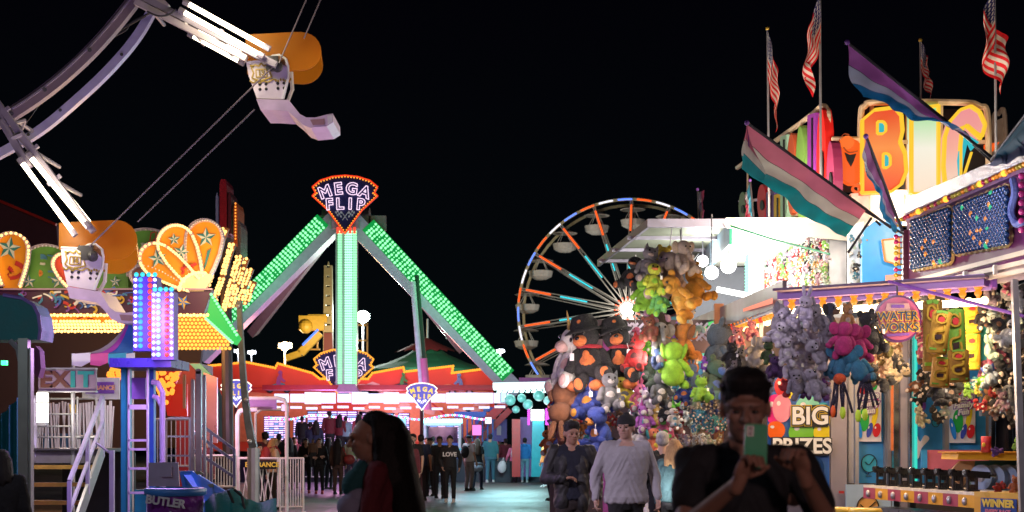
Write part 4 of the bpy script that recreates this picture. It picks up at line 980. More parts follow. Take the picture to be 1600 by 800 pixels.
for dy in (0, 20, 48): m.beam(at(298, 652+dy, 26), at(366, 702+dy*.9, 26), .05, .05); 
for x in (298, 330, 366): m.beam(at(x, 652+(x-298)*.73, 26), at(x, 760, 26), .045, .045)
for y in (653, 682, 712): m.beam(at(262, y, 26), at(302, y, 26), .035, .04)
m.build('rails', M('dark_steel_blue', (.16, .15, .28), .35, .6), rp)
# steel uprights
up_ = thing('steel_uprights', 'cluster of tarnished steel uprights with round tops left of pink panel', 'scaffold', (X(290, 24), 24, 0))
m = MB()
for x, w_, y0 in ((278, 5, 590), (287, 9, 575), (296, 4, 582)): m.box((X(x, 24), 24+x*.004, at(0, y0, 24).z/2), (k_(w_, 24), .08, at(0, y0, 24).z)); m.cyl((X(x, 24), 23.96+x*.004, at(0, y0, 24).z), (X(x, 24), 24.04+x*.004, at(0, y0, 24).z), k_(w_/2, 24), n=14)
m.build('upright', M('tarnished', (.20, .15, .22), .35, .6), up_); MB().box(at(288, 612, 23.9), (k_(4, 24), .05, k_(52, 24))).build('wood_insert', M('wood_brown', (.35, .15, .06), .5), up_)
bt_ = thing('ride_tower', 'dark red ride housing with shiny pink side panel', 'booth', (X(315, 33), 33, 0))
MB().box((X(304, 33), 33, at(0, 570, 33).z/2), (k_(36, 33), 1.5, at(0, 570, 33).z)).build('housing', M('maroon_wall', (.18, .01, .03), .5), bt_)
MB().ex([(318, 582), (339, 590), (339, 692), (318, 692)], 32, .1).build('pink_panel', M('pink_steel', (.60, .35, .45), .3, .5, scale=2), bt_)
MB().ex([(296, 568), (313, 568), (330, 585), (318, 590)], 32.1, .1).build('green_corner', M('aqua_panel', (.1, .45, .4), .4), bt_)
lamp('housing_light', at(330, 640, 29), 90, (1, .5, .8), bt_)
# hanging red bulbs beneath columns
hb = thing('bulb_cluster', 'cluster of glowing red and orange bulbs under the ride deck', 'lights', at(262, 610, 27))
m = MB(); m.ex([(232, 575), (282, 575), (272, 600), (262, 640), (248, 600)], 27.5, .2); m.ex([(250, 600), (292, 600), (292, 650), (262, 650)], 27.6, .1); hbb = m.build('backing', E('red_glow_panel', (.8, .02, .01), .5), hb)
m = MB(); rq = random.Random(8)
for i in range(95):
    x, y = rq.uniform(233, 282), rq.uniform(574, 630)
    if abs(x-258) < 27-(y-574)*.4: m.ball(at(x, y, 27.3), .05, 6, 4)
m.build('bulbs', E('ember_bulb', (1, .30, .03), 1.8), hbb, smooth=True)
hb2 = thing('bulb_cluster', 'small fan of orange bulbs above the entrance plate', 'lights', at(178, 590, 27))
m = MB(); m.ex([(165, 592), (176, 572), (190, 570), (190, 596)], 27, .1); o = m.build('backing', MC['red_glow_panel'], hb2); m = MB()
for i in range(36):
    x, y = rq.uniform(168, 189), rq.uniform(570, 592)
    if y > 592-(x-164)*1.5: m.ball(at(x, y, 26.9), .04, 6, 4)
m.build('bulbs', MC['ember_bulb'], o)
fl = thing('feather_banner', 'dark teal feather banner leaning before the backdrop', 'banner', (X(355, 34), 34, 0))
MB().ex(curve([(339, 602), (346, 618), (356, 650), (362, 690)], 4)+[(342, 690), (338, 640)], 34, .03).build('banner_cloth', M('banner_teal', (.06, .16, .22), .6), fl)
tp = thing('lattice_mast', 'dark weathered mast leaning in front of the small crown sign', 'mast', (X(388, 28), 28, 0))
m = MB(); q = curve([(374, 470), (377, 540), (382, 610), (388, 660), (396, 700)], 5)
P_ = [at(x, y, 28) for x, y in q]
for i, (a, b) in enumerate(zip(P_, P_[1:])): m.beam(a, b, k_(7+i*.25, 28), .15)
m.build('mast', M('weathered_teal', (.10, .11, .12), .5, noise=.9, scale=5), tp)
m = MB(); 
for x, y in ((372, 478), (385, 625), (390, 690)): m.ball(at(x, y, 27.9), .05)
m.cyl((X(396, 28), 28, 0), at(396, 700, 28), .12); m.build('mast_foot', steel, tp)

# extra rows of bulbs under the left marquee
xb = thing('bulb_row', 'two rows of warm bulbs along the underside of the left marquee', 'lights', at(150, 500, 26.6))
for k, (y, x0, x1) in enumerate(((492, -40, 330), (517, 60, 205))):
    m = MB(); n = int((x1-x0)/5.2)
    for i in range(n): m.ball(at(x0+i*5.2, y+(i % 2), 26.75+.1*k), .032, 6, 4)
    m.build('bulbs', warmbulb, xb, smooth=True)
# ================================================================ BIG booth (white lit booth with roof sign)
wb = thing('game_booth', 'white lit game booth with long corrugated awning under the BIG sign', 'booth', (4.6, 27, 0))
ZR = 5.2
def zq(y, d): return EYE+(HY-y)/F*d
# corrugated awning reaching left, seen from below
m = MB(); nc = 46; vs = []
for i in range(nc+1):
    t = i/nc; y = 24+5.3*t; xl = 2.3-.5*t; zz = ZR+.035*(i % 2)
    vs += [(xl, y, zz), (3.75, y, zz), (xl, y, zz+.03), (3.75, y, zz+.03)]
m.add(vs, [(4*i+a, 4*i+b, 4*i+4+b, 4*i+4+a) for i in range(nc) for a, b in ((0, 1), (2, 3))])
m.build('awning_sheet', M('awning_metal', (.24, .25, .19), .45, .35, noise=.3, scale=3), wb)
m = MB(); m.beam((2.28, 23.97, ZR), (3.75, 23.97, ZR), .1, .14, up=(0, 0, 1)); m.beam((2.3, 24, ZR), (1.78, 29.3, ZR), .05, .14, up=(0, 0, 1))
for y in (25.4, 27, 28.6): m.beam((2.2-.1*(y-24)/1, y, ZR-.04), (3.75, y, ZR-.04), .06, .05)
m.build('awning_frame', dimr, wb)
MB().prism([(3.66, 24, ZR), (3.66, 29.3, ZR), (3.66, 29.3, ZR-.55), (3.66, 24, ZR-.35)], (.06, 0, 0)).build('painted_beam', M('blue_grey_beam', (.14, .22, .28), .5, noise=.9, scale=3), wb)
MB().tube([(3.69, 23.98, ZR), (3.69, 23.98, ZR-.36)], .02).build('green_edge', E('green_edge', (.1, .9, .4), 1), wb)
cei = E('lit_ceiling', (1, 1, .93), 2.2, True)
MB().box((4.75, 26.6, ZR-.04), (2.1, 5.2, .06)).build('ceiling', M('ceiling_cream', (.42, .41, .35), .6, noise=.3, scale=2), wb)
MB().box((4.75, 24, ZR+.02), (2.3, .12, .14)).build('roof_fascia', M('fascia_cream', (.75, .7, .6), .5), wb)
MB().ex([(1130, 348), (1290, 348), (1344, 366), (1340, 378), (1135, 356)], 23.9, .05).build('front_fascia', M('fascia_grey', (.40, .38, .33), .6, noise=.4, scale=2), wb)
for i in range(4):
    MB().cyl((3.95+.45*i, 24.8+.5*i, ZR-.12), (3.95+.45*i, 27.8, ZR-.12), .04).build('ceiling_tube', E('cool_tube', (.95, 1, .97), 10, True), wb)
lamp('booth_lamp', (4.6, 25.4, ZR-.7), 240, (.98, 1, .93), wb, r=.5)
lamp('booth_lamp', (4.6, 27.6, ZR-.7), 280, (.98, 1, .93), wb, r=.5)
# corner column, LED-edged door panel
m = MB(); m.box((at(1310, 0, 24).x, 24.3, 2.6), (k_(27, 24), .5, 5.15)); m.build('steel_column', M('brushed_grey', (.55, .55, .56), .4, .5), wb)
MB().box((at(1291, 0, 24).x, 24.1, 4.6), (.07, .05, 1.4)).build('white_jamb', whitep, wb)
MB().ex([(1169, 360), (1194, 360), (1194, 520), (1169, 520)], 27, .2).build('lit_door_panel', E('door_glow', (.95, 1, .95), 1.5, True), wb)
m = MB()
for i in range(22): m.dot(at(1167, 368+i*5, 26.9), .04)
m.build('mint_led_edge', E('mint_dot', (.2, 1, .65), 3), wb)
m = MB(); m.tube([at(1142, 353, 23.7), at(1205, 373, 22.5), at(1296, 397, 20.8)], .018, ball=True); m.build('green_rod', E('green_rod', (.02, .5, .18), .6), wb)
m = MB(); m.cyl(at(1120, 452, 25), at(1190, 466, 25), .05); m.build('fluorescent_tube', E('tube_white', (1, 1, .95), 5, True), wb)
m = MB(); m.tube([(2.9, 24.5, ZR-.02), (2.95, 24.6, ZR-.5), (3.15, 24.7, ZR-.52), (3.25, 24.8, ZR-.4)], .015, ball=True); m.build('cable_loop', dark, wb)
# side wall
MB().box((at(1265, 0, 28.5).x, 29.6, 2.6), (5, .15, 5.1)).build('rear_wall', M('rear_dark', (.10, .10, .12), .7), wb)
for x, y, d, r_, c, lab in ((1112, 426, 23, 10.5, (.95, 1, .96), 'large glowing white globe lamp hanging beside the plush cluster'), (1138, 415, 25, 12, (.98, 1, .95), 'large glowing white globe lamp nearest the white booth ceiling'), (1098, 408, 26, 9, (1, 1, .95), 'small glowing globe lamp under the painted beam')):
    t = thing('globe_lamp', lab, 'lamp', at(x, y, d), 'globe lamps of the white booth')
    MB().ball(at(x, y, d), k_(r_, d), 20, 14).build('globe', E('globe_white', (1, 1, .96), 14, True), t, smooth=True)
    MB().cyl(at(x, y, d)+Vector((0, 0, k_(r_, d)*.9)), (at(x, y, d).x, d, ZR), .012).build('cord', dark, t)
    lamp('globe_light', at(x, y, d)+Vector((0, -.35, -.1)), 160, c, t, r=.15)

# BIG letters on the roof
bs_ = thing('roof_sign', 'huge backlit BIG letters with orange balloon face in cream frame', 'sign', at(1440, 345, 23.5))
D = 23.5
frm = M('cream_frame', (.80, .62, .42), .4)
m = MB(); m.tube([at(x, y, D) for x, y in curve([(1345, 300), (1345, 185), (1352, 165), (1372, 160), (1500, 160), (1530, 166), (1543, 182), (1545, 300)], 6)], .055, 8, ball=True)
m.tube([at(1300, 218, D), at(1345, 218, D)], .05); m.box(at(1304, 280, D), (k_(9, D), .08, k_(130, D))); m.beam(at(1345, 222, D+.1), at(1545, 222, D+.1), .06, .05); m.beam(at(1345, 300, D+.1), at(1500, 300, D+.1), .06, .05)
for x in (1362, 1418, 1470): m.beam(at(x, 165, D+.15), at(x, 345, D+.15), .06, .06)
m.build('frame', frm, bs_)
m = MB(); m.ex([(1330, 302), (1420, 302), (1420, 352), (1330, 352)], D+.2, .2); m.build('sign_base', M('cream_box', (.7, .6, .5), .5), bs_)
m = MB(); m.ex([(1310, 170+55), (1345, 225), (1345, 300), (1310, 300)], D+.4, .05); m.ex([(1348, 170), (1540, 170), (1540, 300), (1348, 300)], D+.4, .05); m.build('backing', M('sign_backing', (.012, .01, .01), .7), bs_)
def grad(name, c0, c1, c2, z0, z1, s):      # coloured translucent plastic, printed colour bands, lamps behind it
    m = bpy.data.materials.new(name); m.use_nodes = True; n = m.node_tree.nodes; l = m.node_tree.links; b = n['Principled BSDF']
    t = n.new('ShaderNodeTexCoord'); sp = n.new('ShaderNodeSeparateXYZ'); l.new(t.outputs['Object'], sp.inputs[0])
    mr = n.new('ShaderNodeMapRange'); mr.inputs[1].default_value = z0; mr.inputs[2].default_value = z1; l.new(sp.outputs['Z'], mr.inputs[0])
    r = n.new('ShaderNodeValToRGB'); e = r.color_ramp.elements; e[0].color = (*c0, 1); e[1].color = (*c2, 1); x = e.new(.5); x.color = (*c1, 1)
    l.new(mr.outputs[0], r.inputs[0]); l.new(r.outputs[0], b.inputs['Emission Color']); b.inputs['Base Color'].default_value = (.02, .02, .02, 1); b.inputs['Emission Strength'].default_value = s
    m.cycles.emission_sampling = 'NONE'; return m
zB0, zB1 = k_(42, D), k_(180, D)
yb = E('yellow_border_lit', (1, .60, .03), .95)
Bp = [(1347, 302), (1347, 188), (1366, 172), (1398, 168), (1408, 180), (1410, 205), (1406, 222), (1414, 240), (1416, 268), (1408, 288), (1392, 300)]
Ip = [(1424, 303), (1424, 172), (1466, 165), (1466, 303)]
Gp = [(1478, 303), (1474, 260), (1476, 215), (1484, 190), (1500, 172), (1516, 166), (1530, 175), (1539, 195), (1534, 214), (1524, 208), (1510, 196), (1503, 200), (1500, 230), (1500, 300)]
def big(pts, mt):
    o = MB().ex(pts, D-.12, .25).build('letter', mt, bs_); MB().path(pts, 4.2, D-.16, .12, close=True).build('letter_border', yb, o); return o
oB = big(Bp, grad('lit_red_orange', (.95, .045, .005), (1, .30, .06), (.80, .008, .004), zB0, zB1, .95))
oI = big(Ip, grad('lit_green_cream', (1, .78, .6), (.95, .9, .75), (.25, .75, .25), zB0, zB1, .95))
oG = big(Gp, grad('lit_pink', (1, .78, .6), (1, .45, .35), (.9, .28, .32), zB0, zB1, .9))
lt = E('lit_teal', (.02, .50, .58), .9)
for (a, b, c, d_) in ((1371, 1384, 190, 209), (1380, 1391, 240, 262)):
    pts = [(a, c), (b-4, c), (b, c+5), (b, d_-4), (b-5, d_), (a, d_)]
    MB().ex(pts, D-.17, .05).build('letter_counter', lt, oB); MB().path(pts, 3.4, D-.2, .06, close=True).build('counter_border', yb, oB)
pts = [(1509, 208), (1530, 222), (1518, 235), (1512, 222), (1506, 250), (1500, 290), (1497, 250), (1502, 215)]; MB().ex(pts, D-.2, .06).build('letter_inset', lt, oG)  # teal inset inside the G
MB().path([(1500, 200), (1508, 197), (1532, 218), (1536, 205)], 3, D-.22, .06).build('counter_border', yb, oG)
MB().path([(1518, 238), (1507, 272), (1500, 296)], 3, D-.22, .06).build('counter_border', yb, oG)
ob = E('lit_orange', (1, .12, .01), .9)
MB().ex(ell(1331, 252, 24, 36, -8), D-.05, .2).build('balloon_face', ob, bs_)
f_ = MB().ex(ell(1324, 222, 11, 10), D-.1, .15).build('balloon_nose', E('lit_orange2', (1, .17, .02), .95), bs_)
MB().ex([(1320, 238), (1328, 242), (1338, 240), (1334, 252), (1330, 260), (1324, 250)], D-.09, .03).build('smile', blackmat, bs_); m = MB(); m.path(ell(1338, 295, 6, 5), 2.5, D-.1, .1, close=True); m.build('balloon_knot', ob, bs_)
m = MB(); m.path(curve([(1318, 230), (1326, 238), (1340, 236)]), 1.2, D-.12, .03); m.path(curve([(1314, 214), (1320, 209), (1327, 211)]), 1.2, D-.14, .03); m.build('face_lines', M('burnt_line', (.3, .05, .01), .5), bs_)
m = MB(); m.ex([(1540, 225), (1562, 222), (1552, 236), (1540, 240)], D, .1); m.build('orange_arm', ob, bs_)
m = MB(); m.tube([at(x, y, D+.8) for x, y in curve([(1552, 300), (1552, 190), (1560, 178), (1570, 180), (1572, 300)], 4)], .04, ball=True); m.ex([(1553, 190), (1571, 182), (1571, 240), (1553, 240)], D+.8, .03); m.build('side_frame', M('cream_dim', (.45, .36, .28), .5), bs_)
# blue panel with cream shape under the letters
bp_ = thing('painted_panel', 'sky blue painted panel with cream letter blocks beside grey column', 'panel', at(1375, 440, 23))
MB().ex([(1347, 378), (1352, 358), (1366, 346), (1410, 345), (1410, 450), (1347, 450)], 23, .1).build('blue_board', M('panel_blue', (.04, .32, .75), .35, noise=.15), bp_)
MB().ex([(1378, 375), (1405, 372), (1405, 414), (1383, 408)], 22.96, .03).build('cream_block', M('block_cream', (.9, .62, .45), .4), bp_); MB().path([(1378, 375), (1405, 372), (1405, 414), (1383, 408)], 2, 22.93, .03, close=True).build('block_border', orangep, bp_)
MB().ex([(1384, 430), (1410, 428), (1410, 450), (1384, 450)], 22.96, .03).build('cream_block', M('block_coral', (.9, .35, .25), .4), bp_)
MB().ex([(1326, 352), (1350, 346), (1350, 450), (1326, 450)], 23.4, .1).build('white_board', whitemat, bp_)
lamp('panel_light', at(1360, 395, 21.6), 45, (1, 1, .95), bp_)
# oblique letter sign running away
O_ = Vector((5.25, 24, 0)); dv = Vector((4.72-5.25, 6, 0)).normalized(); Nn = Vector((dv.y, -dv.x, 0))
ls = thing('letter_sign', 'tilting row of narrow multicoloured letters seen almost edge-on', 'sign', (5.0, 27, ZR))
def exO(pts, th=.1, off=0):
    return MB().prism([hit(x, y, O_-Nn*off, Nn) for x, y in pts], Nn*th)
m = MB(); pts = [hit(x, y, O_, Nn) for x, y in curve([(1152, 262), (1215, 218), (1270, 178), (1284, 166), (1292, 172), (1296, 200), (1296, 330)], 5)]; m.tube(pts, .05, ball=True)
for x in (1168, 1196, 1225, 1252, 1274, 1290): m.beam(hit(x, 215-(x-1215)*.5, O_, Nn), hit(x, 345, O_, Nn), .03, .05)
for k in (300, 330): m.beam(hit(1155, k+15, O_, Nn), hit(1296, k, O_, Nn), .03, .05)
m.build('frame', frm, ls)
rng = random.Random(2)
for (x, w_, y0, y1, c, ring) in ((1160, 12, 300, 346, (.25, .45, .25), 1), (1172, 0, 0, 0, 0, 0), (1190, 14, 288, 345, (.85, .05, .08), 1), (1203, 12, 297, 345, (.18, .1, .4), 0), (1214, 10, 301, 345, (.9, .62, .02), 0), (1224, 10, 210, 345, (.45, .8, .6), 0), (1236, 13, 208, 336, (.85, .16, .06), 1), (1250, 14, 196, 345, (.3, .6, .12), 1), (1268, 13, 176, 345, (.33, .05, .42), 0), (1283, 15, 168, 345, (.85, .02, .015), 1), (1297, 12, 220, 345, (.3, .03, .1), 1)):
    if not w_: continue
    mt = M('letter_%d' % x, c, .45, noise=.1)
    pts = ell(x, (y0+y1)/2, w_/2, (y1-y0)/2, n=20) if ring else [(x-w_/2, y0+4), (x+w_/2, y0), (x+w_/2, y1), (x-w_/2, y1)]
    o = exO(pts, .15, .1).build('letter', mt, ls)
    if ring: exO(ell(x, (y0+y1)/2+4, w_/5, (y1-y0)/7, n=12), .02, .13).build('letter_hole', whitemat if rng.random() < .5 else blackmat, o)
    else: exO([(x-.8, y0+8), (x+.8, y0+8), (x+.8, y1), (x-.8, y1)], .02, .12).build('letter_groove', blackmat, o)
lamp('letter_light', at(1240, 300, 22.5), 55, (1, .8, .6), ls, r=.4); lamp('letter_light', at(1180, 320, 24.5), 30, (1, .8, .6), ls, r=.4)

# ================================================================ flags
def usflag():
    def b(n, l, sp):
        v = sp.outputs['Y']; u = sp.outputs['X']
        st = mth(n, l, 'GREATER_THAN', mth(n, l, 'FRACT', mth(n, l, 'MULTIPLY', v, 6.5)), .5)
        c = n.new('ShaderNodeMixRGB'); l.new(st, c.inputs[0]); c.inputs[1].default_value = (.75, .008, .015, 1); c.inputs[2].default_value = (.75, .66, .55, 1)
        can = mth(n, l, 'MULTIPLY', mth(n, l, 'LESS_THAN', u, .42), mth(n, l, 'GREATER_THAN', v, .46))
        su = mth(n, l, 'SUBTRACT', mth(n, l, 'FRACT', mth(n, l, 'MULTIPLY', u, 12)), .5); sv_ = mth(n, l, 'SUBTRACT', mth(n, l, 'FRACT', mth(n, l, 'MULTIPLY', v, 13)), .5)
        rr_ = mth(n, l, 'ADD', mth(n, l, 'POWER', mth(n, l, 'ABSOLUTE', su), .8), mth(n, l, 'POWER', mth(n, l, 'ABSOLUTE', sv_), .8))
        dt = mth(n, l, 'LESS_THAN', rr_, .52)
        cb_ = n.new('ShaderNodeMixRGB'); l.new(dt, cb_.inputs[0]); cb_.inputs[1].default_value = (.03, .03, .15, 1); cb_.inputs[2].default_value = (.7, .68, .62, 1)
        f = n.new('ShaderNodeMixRGB'); l.new(can, f.inputs[0]); l.new(c.outputs[0], f.inputs[1]); l.new(cb_.outputs[0], f.inputs[2]); return f.outputs[0]
    return uvmat('striped_star_flag', b, .8, .25)
USM = usflag()
def cloth(name, fn, mat, parent, nu=34, nv=22):
    vs = [fn(i/nu, j/nv) for j in range(nv+1) for i in range(nu+1)]; W_ = nu+1
    m = MB(); m.add(vs, [(j*W_+i, j*W_+i+1, (j+1)*W_+i+1, (j+1)*W_+i) for j in range(nv) for i in range(nu)])
    me = m.mesh(name, mat, wpos(parent), True); uv = me.uv_layers.new(name='UVMap')
    for lp in me.loops: k = lp.vertex_index; uv.data[lp.index].uv = ((k % W_)/nu, 1-(k//W_)/nv)
    return link(name, me, parent)
for (xp, yt, yb_, yp, d, wpx, sd, lab) in ((1199, 48, 207, 345, 25, 20, 1, 'limp striped star flag furthest left, behind the pink banner flag'), (1281, -22, 151, 345, 22.5, 34, 2, 'largest limp striped star flag above the red letter'), (1438, 66, 160, 345, 25, 18, 3, 'shortest striped star flag, rising behind the G of the sign'), (1554, -18, 164, 300, 22, 34, 4, 'bunched striped star flag furthest right, above the marquee')):
    t = thing('striped_flag', lab, 'flag', at(xp, yp, d), 'striped star flags'); q = at(xp, yt-3, d)
    m = MB(); m.cyl(at(xp+(3 if sd != 2 else 2), yp, d), q, .022, .018, n=8); m.build('pole', steel, t); MB().ball(q, .035, 10, 8).build('finial', goldm, t)
    H_ = k_(yb_-yt, d); wd = k_(wpx, d)
    def fn(u, v, q=q, H_=H_, wd=wd, sd=sd):
        z = -v*H_*.48-u*H_*(.50+.06*math.sin(sd)); s_ = math.sin(u*7+sd*2+v*1.0)
        x = wd*(.62*math.sin(min(1, u*1.4)*1.5)*(1 if sd in (1, 3) else math.cos(u*3.4+sd*.5))+.24*s_*u+.12*math.sin(v*9+u*12+sd)*u)
        y = .10*math.sin(u*13+v*3+sd)*min(1, u*3)+.05*math.cos(v*11+u*5)*u
        return q+Vector((x, -.03+y, z-.02))
    cloth('flag_cloth', fn, USM, t)
    lamp('flag_fill_light', at(xp, yp-20, d-1.6), 170, (1, .82, .65), t, r=.2)  # added light to brighten the flag, no fixture at the pole
def triflag(label, tip, base, lo_tip, lo_base, d0, d1, cols, fold=True, th=.02, d2=None):
    t = thing('banner_flag', label, 'flag', at(*base, d1), 'three-striped banner flags')
    def b(n, l, sp):
        r = n.new('ShaderNodeValToRGB'); r.color_ramp.interpolation = 'CONSTANT'; l.new(sp.outputs['Y'], r.inputs[0]); e = r.color_ramp.elements
        sew = (.02, .01, .03, 1); seq = [(0, (*cols[2], 1)), (.33, sew), (.34, (*cols[1], 1)), (.655, sew), (.665, (*cols[0], 1)), (.965, (*cols[3], 1))]
        e[0].position = 0; e[0].color = seq[0][1]; e[1].position = seq[1][0]; e[1].color = seq[1][1]
        for p, c in seq[2:]: x = e.new(p); x.color = c
        ns = n.new('ShaderNodeTexNoise'); ns.inputs['Scale'].default_value = 5; mx = n.new('ShaderNodeMixRGB'); mx.blend_type = 'MULTIPLY'; mx.inputs[0].default_value = .35
        l.new(r.outputs[0], mx.inputs[1]); l.new(ns.outputs['Fac'], mx.inputs[2]); return mx.outputs[0]
    mt = uvmat('banner_cloth', b, .6, .3)
    A, B_, c_, e_ = at(*tip, d0), at(*base, d1), at(*lo_tip, d0), at(*lo_base, d1)
    sd = tip[0]*.37
    def fn(u, v):
        p = A.lerp(B_, u).lerp(c_.lerp(e_, u), v); k = math.sin(v*math.pi*.5)
        return p+Vector((0, 1, 0))*(.09*math.sin(u*11+v*3+sd)*k+.035*math.sin(u*31+v*5)*k+.16*math.sin(v*4+u*2)*k)+Vector((.012*math.sin(v*9+u*5)*k, 0, -.05*math.sin(u*math.pi)*v+.012*math.sin(u*20)*v))
    cloth('flag_cloth', fn, mt, t, 60, 24)
    ex_ = (B_-A)*.25
    MB().cyl(A-(B_-A)*.01, B_+ex_*.9, .018, n=8).build('pole', dark, t); MB().ball(A, .03, 8, 6).build('finial', purplep, t)
    if fold:   # folded back corner
        def f2(u, v):
            p = A.lerp(c_, v*.98); s_ = .16*math.sin(min(1, v*1.6)*1.57)
            return p.lerp(p+(B_-A)*s_, u)+Vector((0, -.03-.06*u, -.28*u*(1-v)))
        cloth('folded_corner', f2, mt, t, 10, 16)
    return t
pk_, wh_, tl_, pu_ = (.68, .19, .29), (.64, .62, .54), (.015, .34, .38), (.22, .03, .28)
triflag('pink, white and teal banner flag slanting over the lit white booth', (1167, 192), (1354, 328), (1158, 266), (1316, 374), 16, 17.5, (pk_, wh_, tl_, pu_)); lamp('flag_spill', at(1280, 330, 16), 26, (1, .95, .9), None) if False else None
triflag('purple, grey and blue banner flag slanting before BIG letters', (1324, 66), (1522, 224), (1344, 156), (1500, 205), 15, 16, ((.34, .10, .40), (.38, .43, .62), (.01, .14, .36), (.22, .02, .32)), False)
triflag('narrow steep banner flag hanging between balloon face and letter B', (1353, 213), (1400, 335), (1350, 265), (1392, 370), 15.5, 16, ((.32, .12, .3), (.45, .42, .5), (.02, .22, .40), (.2, .03, .25)), False)
triflag('dark teal banner flag at the right edge above the bead marquee', (1610, 170), (1560, 236), (1610, 235), (1540, 262), 14, 15, ((.01, .12, .18), (.01, .10, .16), (.03, .05, .12), (.02, .1, .15)), False)
triflag('small blue and pink banner flag above the corrugated awning', (1090, 296), (1092, 346), (1098, 300), (1098, 346), 26, 26, ((.03, .2, .45), (.5, .4, .5), (.4, .08, .2), (.03, .2, .45)), False)
triflag('small pale blue and red banner flag left of the letter row', (1172, 282), (1178, 346), (1162, 325), (1168, 346), 25, 25, ((.05, .35, .55), (.5, .45, .5), (.45, .06, .12), (.05, .35, .55)), False)
fp = thing('flag_bracket', 'thin black rods bracing the banner flags at the marquee corner', 'bracket', at(1412, 365, 16))
m = MB()
for a, b in (((1352, 330), (1412, 366)), ((1362, 340), (1325, 395)), ((1520, 225), (1600, 300)), ((1368, 345), (1376, 352))): m.cyl(at(*a, 16.3), at(*b, 16.3), .014)
m.build('rods', dark, fp)

# ================================================================ WATER WORKS booth, marquee
mqO = Vector((5.02, 18, 0)); md = Vector((5.42-5.02, -3, 0)).normalized(); mN = Vector((-md.y, md.x, 0))
if mN.x > 0: mN = -mN          # points to the midway (-x)
ww = thing('game_booth', 'purple water-gun game booth with bead marquee and bulb-lit eave', 'booth', (5.2, 16.5, 0))
def exM(pts, th=.06, off=0): return MB().prism([hit(x, y, mqO+mN*off, mN) for x, y in pts], -mN*th)
exM([(1416, 330), (1640, 222), (1640, 395), (1420, 448)], .3, 0).build('marquee_panel', M('marquee_plum', (.14, .03, .13), .35), ww)
m = exM([(1414, 311), (1640, 214), (1640, 234), (1414, 333)], .25, .12); m.build('silver_fringe', M('tinsel', (.32, .30, .36), .25, .6, noise=.9, scale=45, bump=1), ww)
exM([(1414, 333), (1640, 234), (1640, 250), (1416, 347)], .2, .08).build('lilac_trim', M('trim_lilac', (.26, .16, .36), .4), ww)
rng = random.Random(9); cc = [('amber_bead', (.8, .3, .03)), ('wine_bead', (.35, .02, .08)), ('olive_bead', (.45, .38, .05))]
ms = [MB(), MB(), MB(), MB()]
for i in range(44):
    f_ = i/43; x = 1403+f_*230; y = 345-f_*103; p = hit(x, y, mqO+mN*.18, mN); k = 3 if i in (6, 14, 24, 31, 38) else rng.randrange(3); ms[k].ball(p, .03*(1.25 if k == 3 else 1), 8, 6)
for k in range(3): ms[k].build('bead_string', M(cc[k][0], cc[k][1], .15, .2), ww, smooth=True)
ms[3].build('lit_beads', E('lit_bead', (1, .35, .03), 2.5), ww, smooth=True)
# beads down the corner
for i in range(12):
    y = 344+i*8.6; c = ('corner_magenta', (.5, .02, .2)) if i in (3, 4, 7, 9) else ('corner_gold', (.6, .45, .04)); x = 1400
    p = hit(x, y, mqO+mN*.1, mN); MB().ball(p, .03, 10, 8).cyl(p, p+Vector((.12, .05, 0)), .012).build('corner_bead', M(*c, .2, .2), ww, smooth=True)
MB().box((hit(1409, 400, mqO, mN).x, 18.05, 3.5), (.07, .07, 1.4)).build('corner_post', M('post_plum', (.08, .02, .06), .4), ww)
def beadpanel(quad, nx, ny, name):
    (x0, y0), (x1, y1), (x2, y2), (x3, y3) = quad   # tl tr br bl
    def q(u, v): return ((x0*(1-u)+x1*u)*(1-v)+(x3*(1-u)+x2*u)*v, (y0*(1-u)+y1*u)*(1-v)+(y3*(1-u)+y2*u)*v)
    edge = []; n = 9
    for k in range(n*2+1): u = k/(n*2); edge.append((u, -.03-.04*(k % 2)))
    for k in range(9): edge.append((1.03+.02*(k % 2), k/8))
    for k in range(n*2+1): u = 1-k/(n*2); edge.append((u, 1.03+.05*(k % 2)))
    for k in range(9): edge.append((-.03-.02*(k % 2), 1-k/8))
    b = exM([q(*e) for e in edge], .04, .06).build('cutout_board', M('board_gold', (.42, .34, .16), .4), ww)
    exM([q(.0, .0), q(1, .0), q(1, 1), q(.0, 1)], .02, .075).build('board_face', M('board_navy', (.01, .03, .09), .4), b)
    m1, m2, m3 = MB(), MB(), MB()
    for j in range(ny):
        for i in range(nx):
            u, v = (i+.5+(j % 2)*.5-.25)/nx, (j+.5)/ny; p = hit(*q(u, v), mqO+mN*(.12+.02*rng.random()), mN); r_ = rng.random(); mm = m2 if (r_ < .06 and .3 < u < .75) else (m3 if r_ > .985 else m1)
            mm.ball(p, (.034, .034, .038), 10, 7)
    o = m1.build('blue_bead_rows', M('bead_blue', (.008, .05, .17), .12, .3, coat=1, noise=.7, scale=2), b, smooth=True); o['kind'] = 'stuff'
    m2.build('amber_beads', M('bead_amber', (.9, .35, .08), .1, .2, coat=1), b, smooth=True); 
    if m3.v: m3.build('green_beads', E('bead_green', (.02, .6, .3), .8), b, smooth=True)
beadpanel([(1424, 345), (1484, 324), (1484, 408), (1424, 420)], 12, 15, 'a'); beadpanel([(1491, 323), (1574, 290), (1574, 380), (1491, 396)], 16, 16, 'b')
m = MB(); m.tube([hit(x, y, mqO+mN*.1, mN) for x, y in curve([(1582, 280), (1586, 300), (1580, 330), (1588, 350), (1600, 345)], 5)], .04, ball=True); m.build('neon_curl', M('curl_blue', (.12, .18, .5), .3), ww)
m = MB()
for i, c in enumerate((0, 1, 2, 0, 1, 0, 2)): m.ball(hit(1596, 275+i*14, mqO+mN*.12, mN), .035, 8, 6)
m.build('edge_beads', M('edge_pink', (.5, .04, .25), .2), ww, smooth=True)
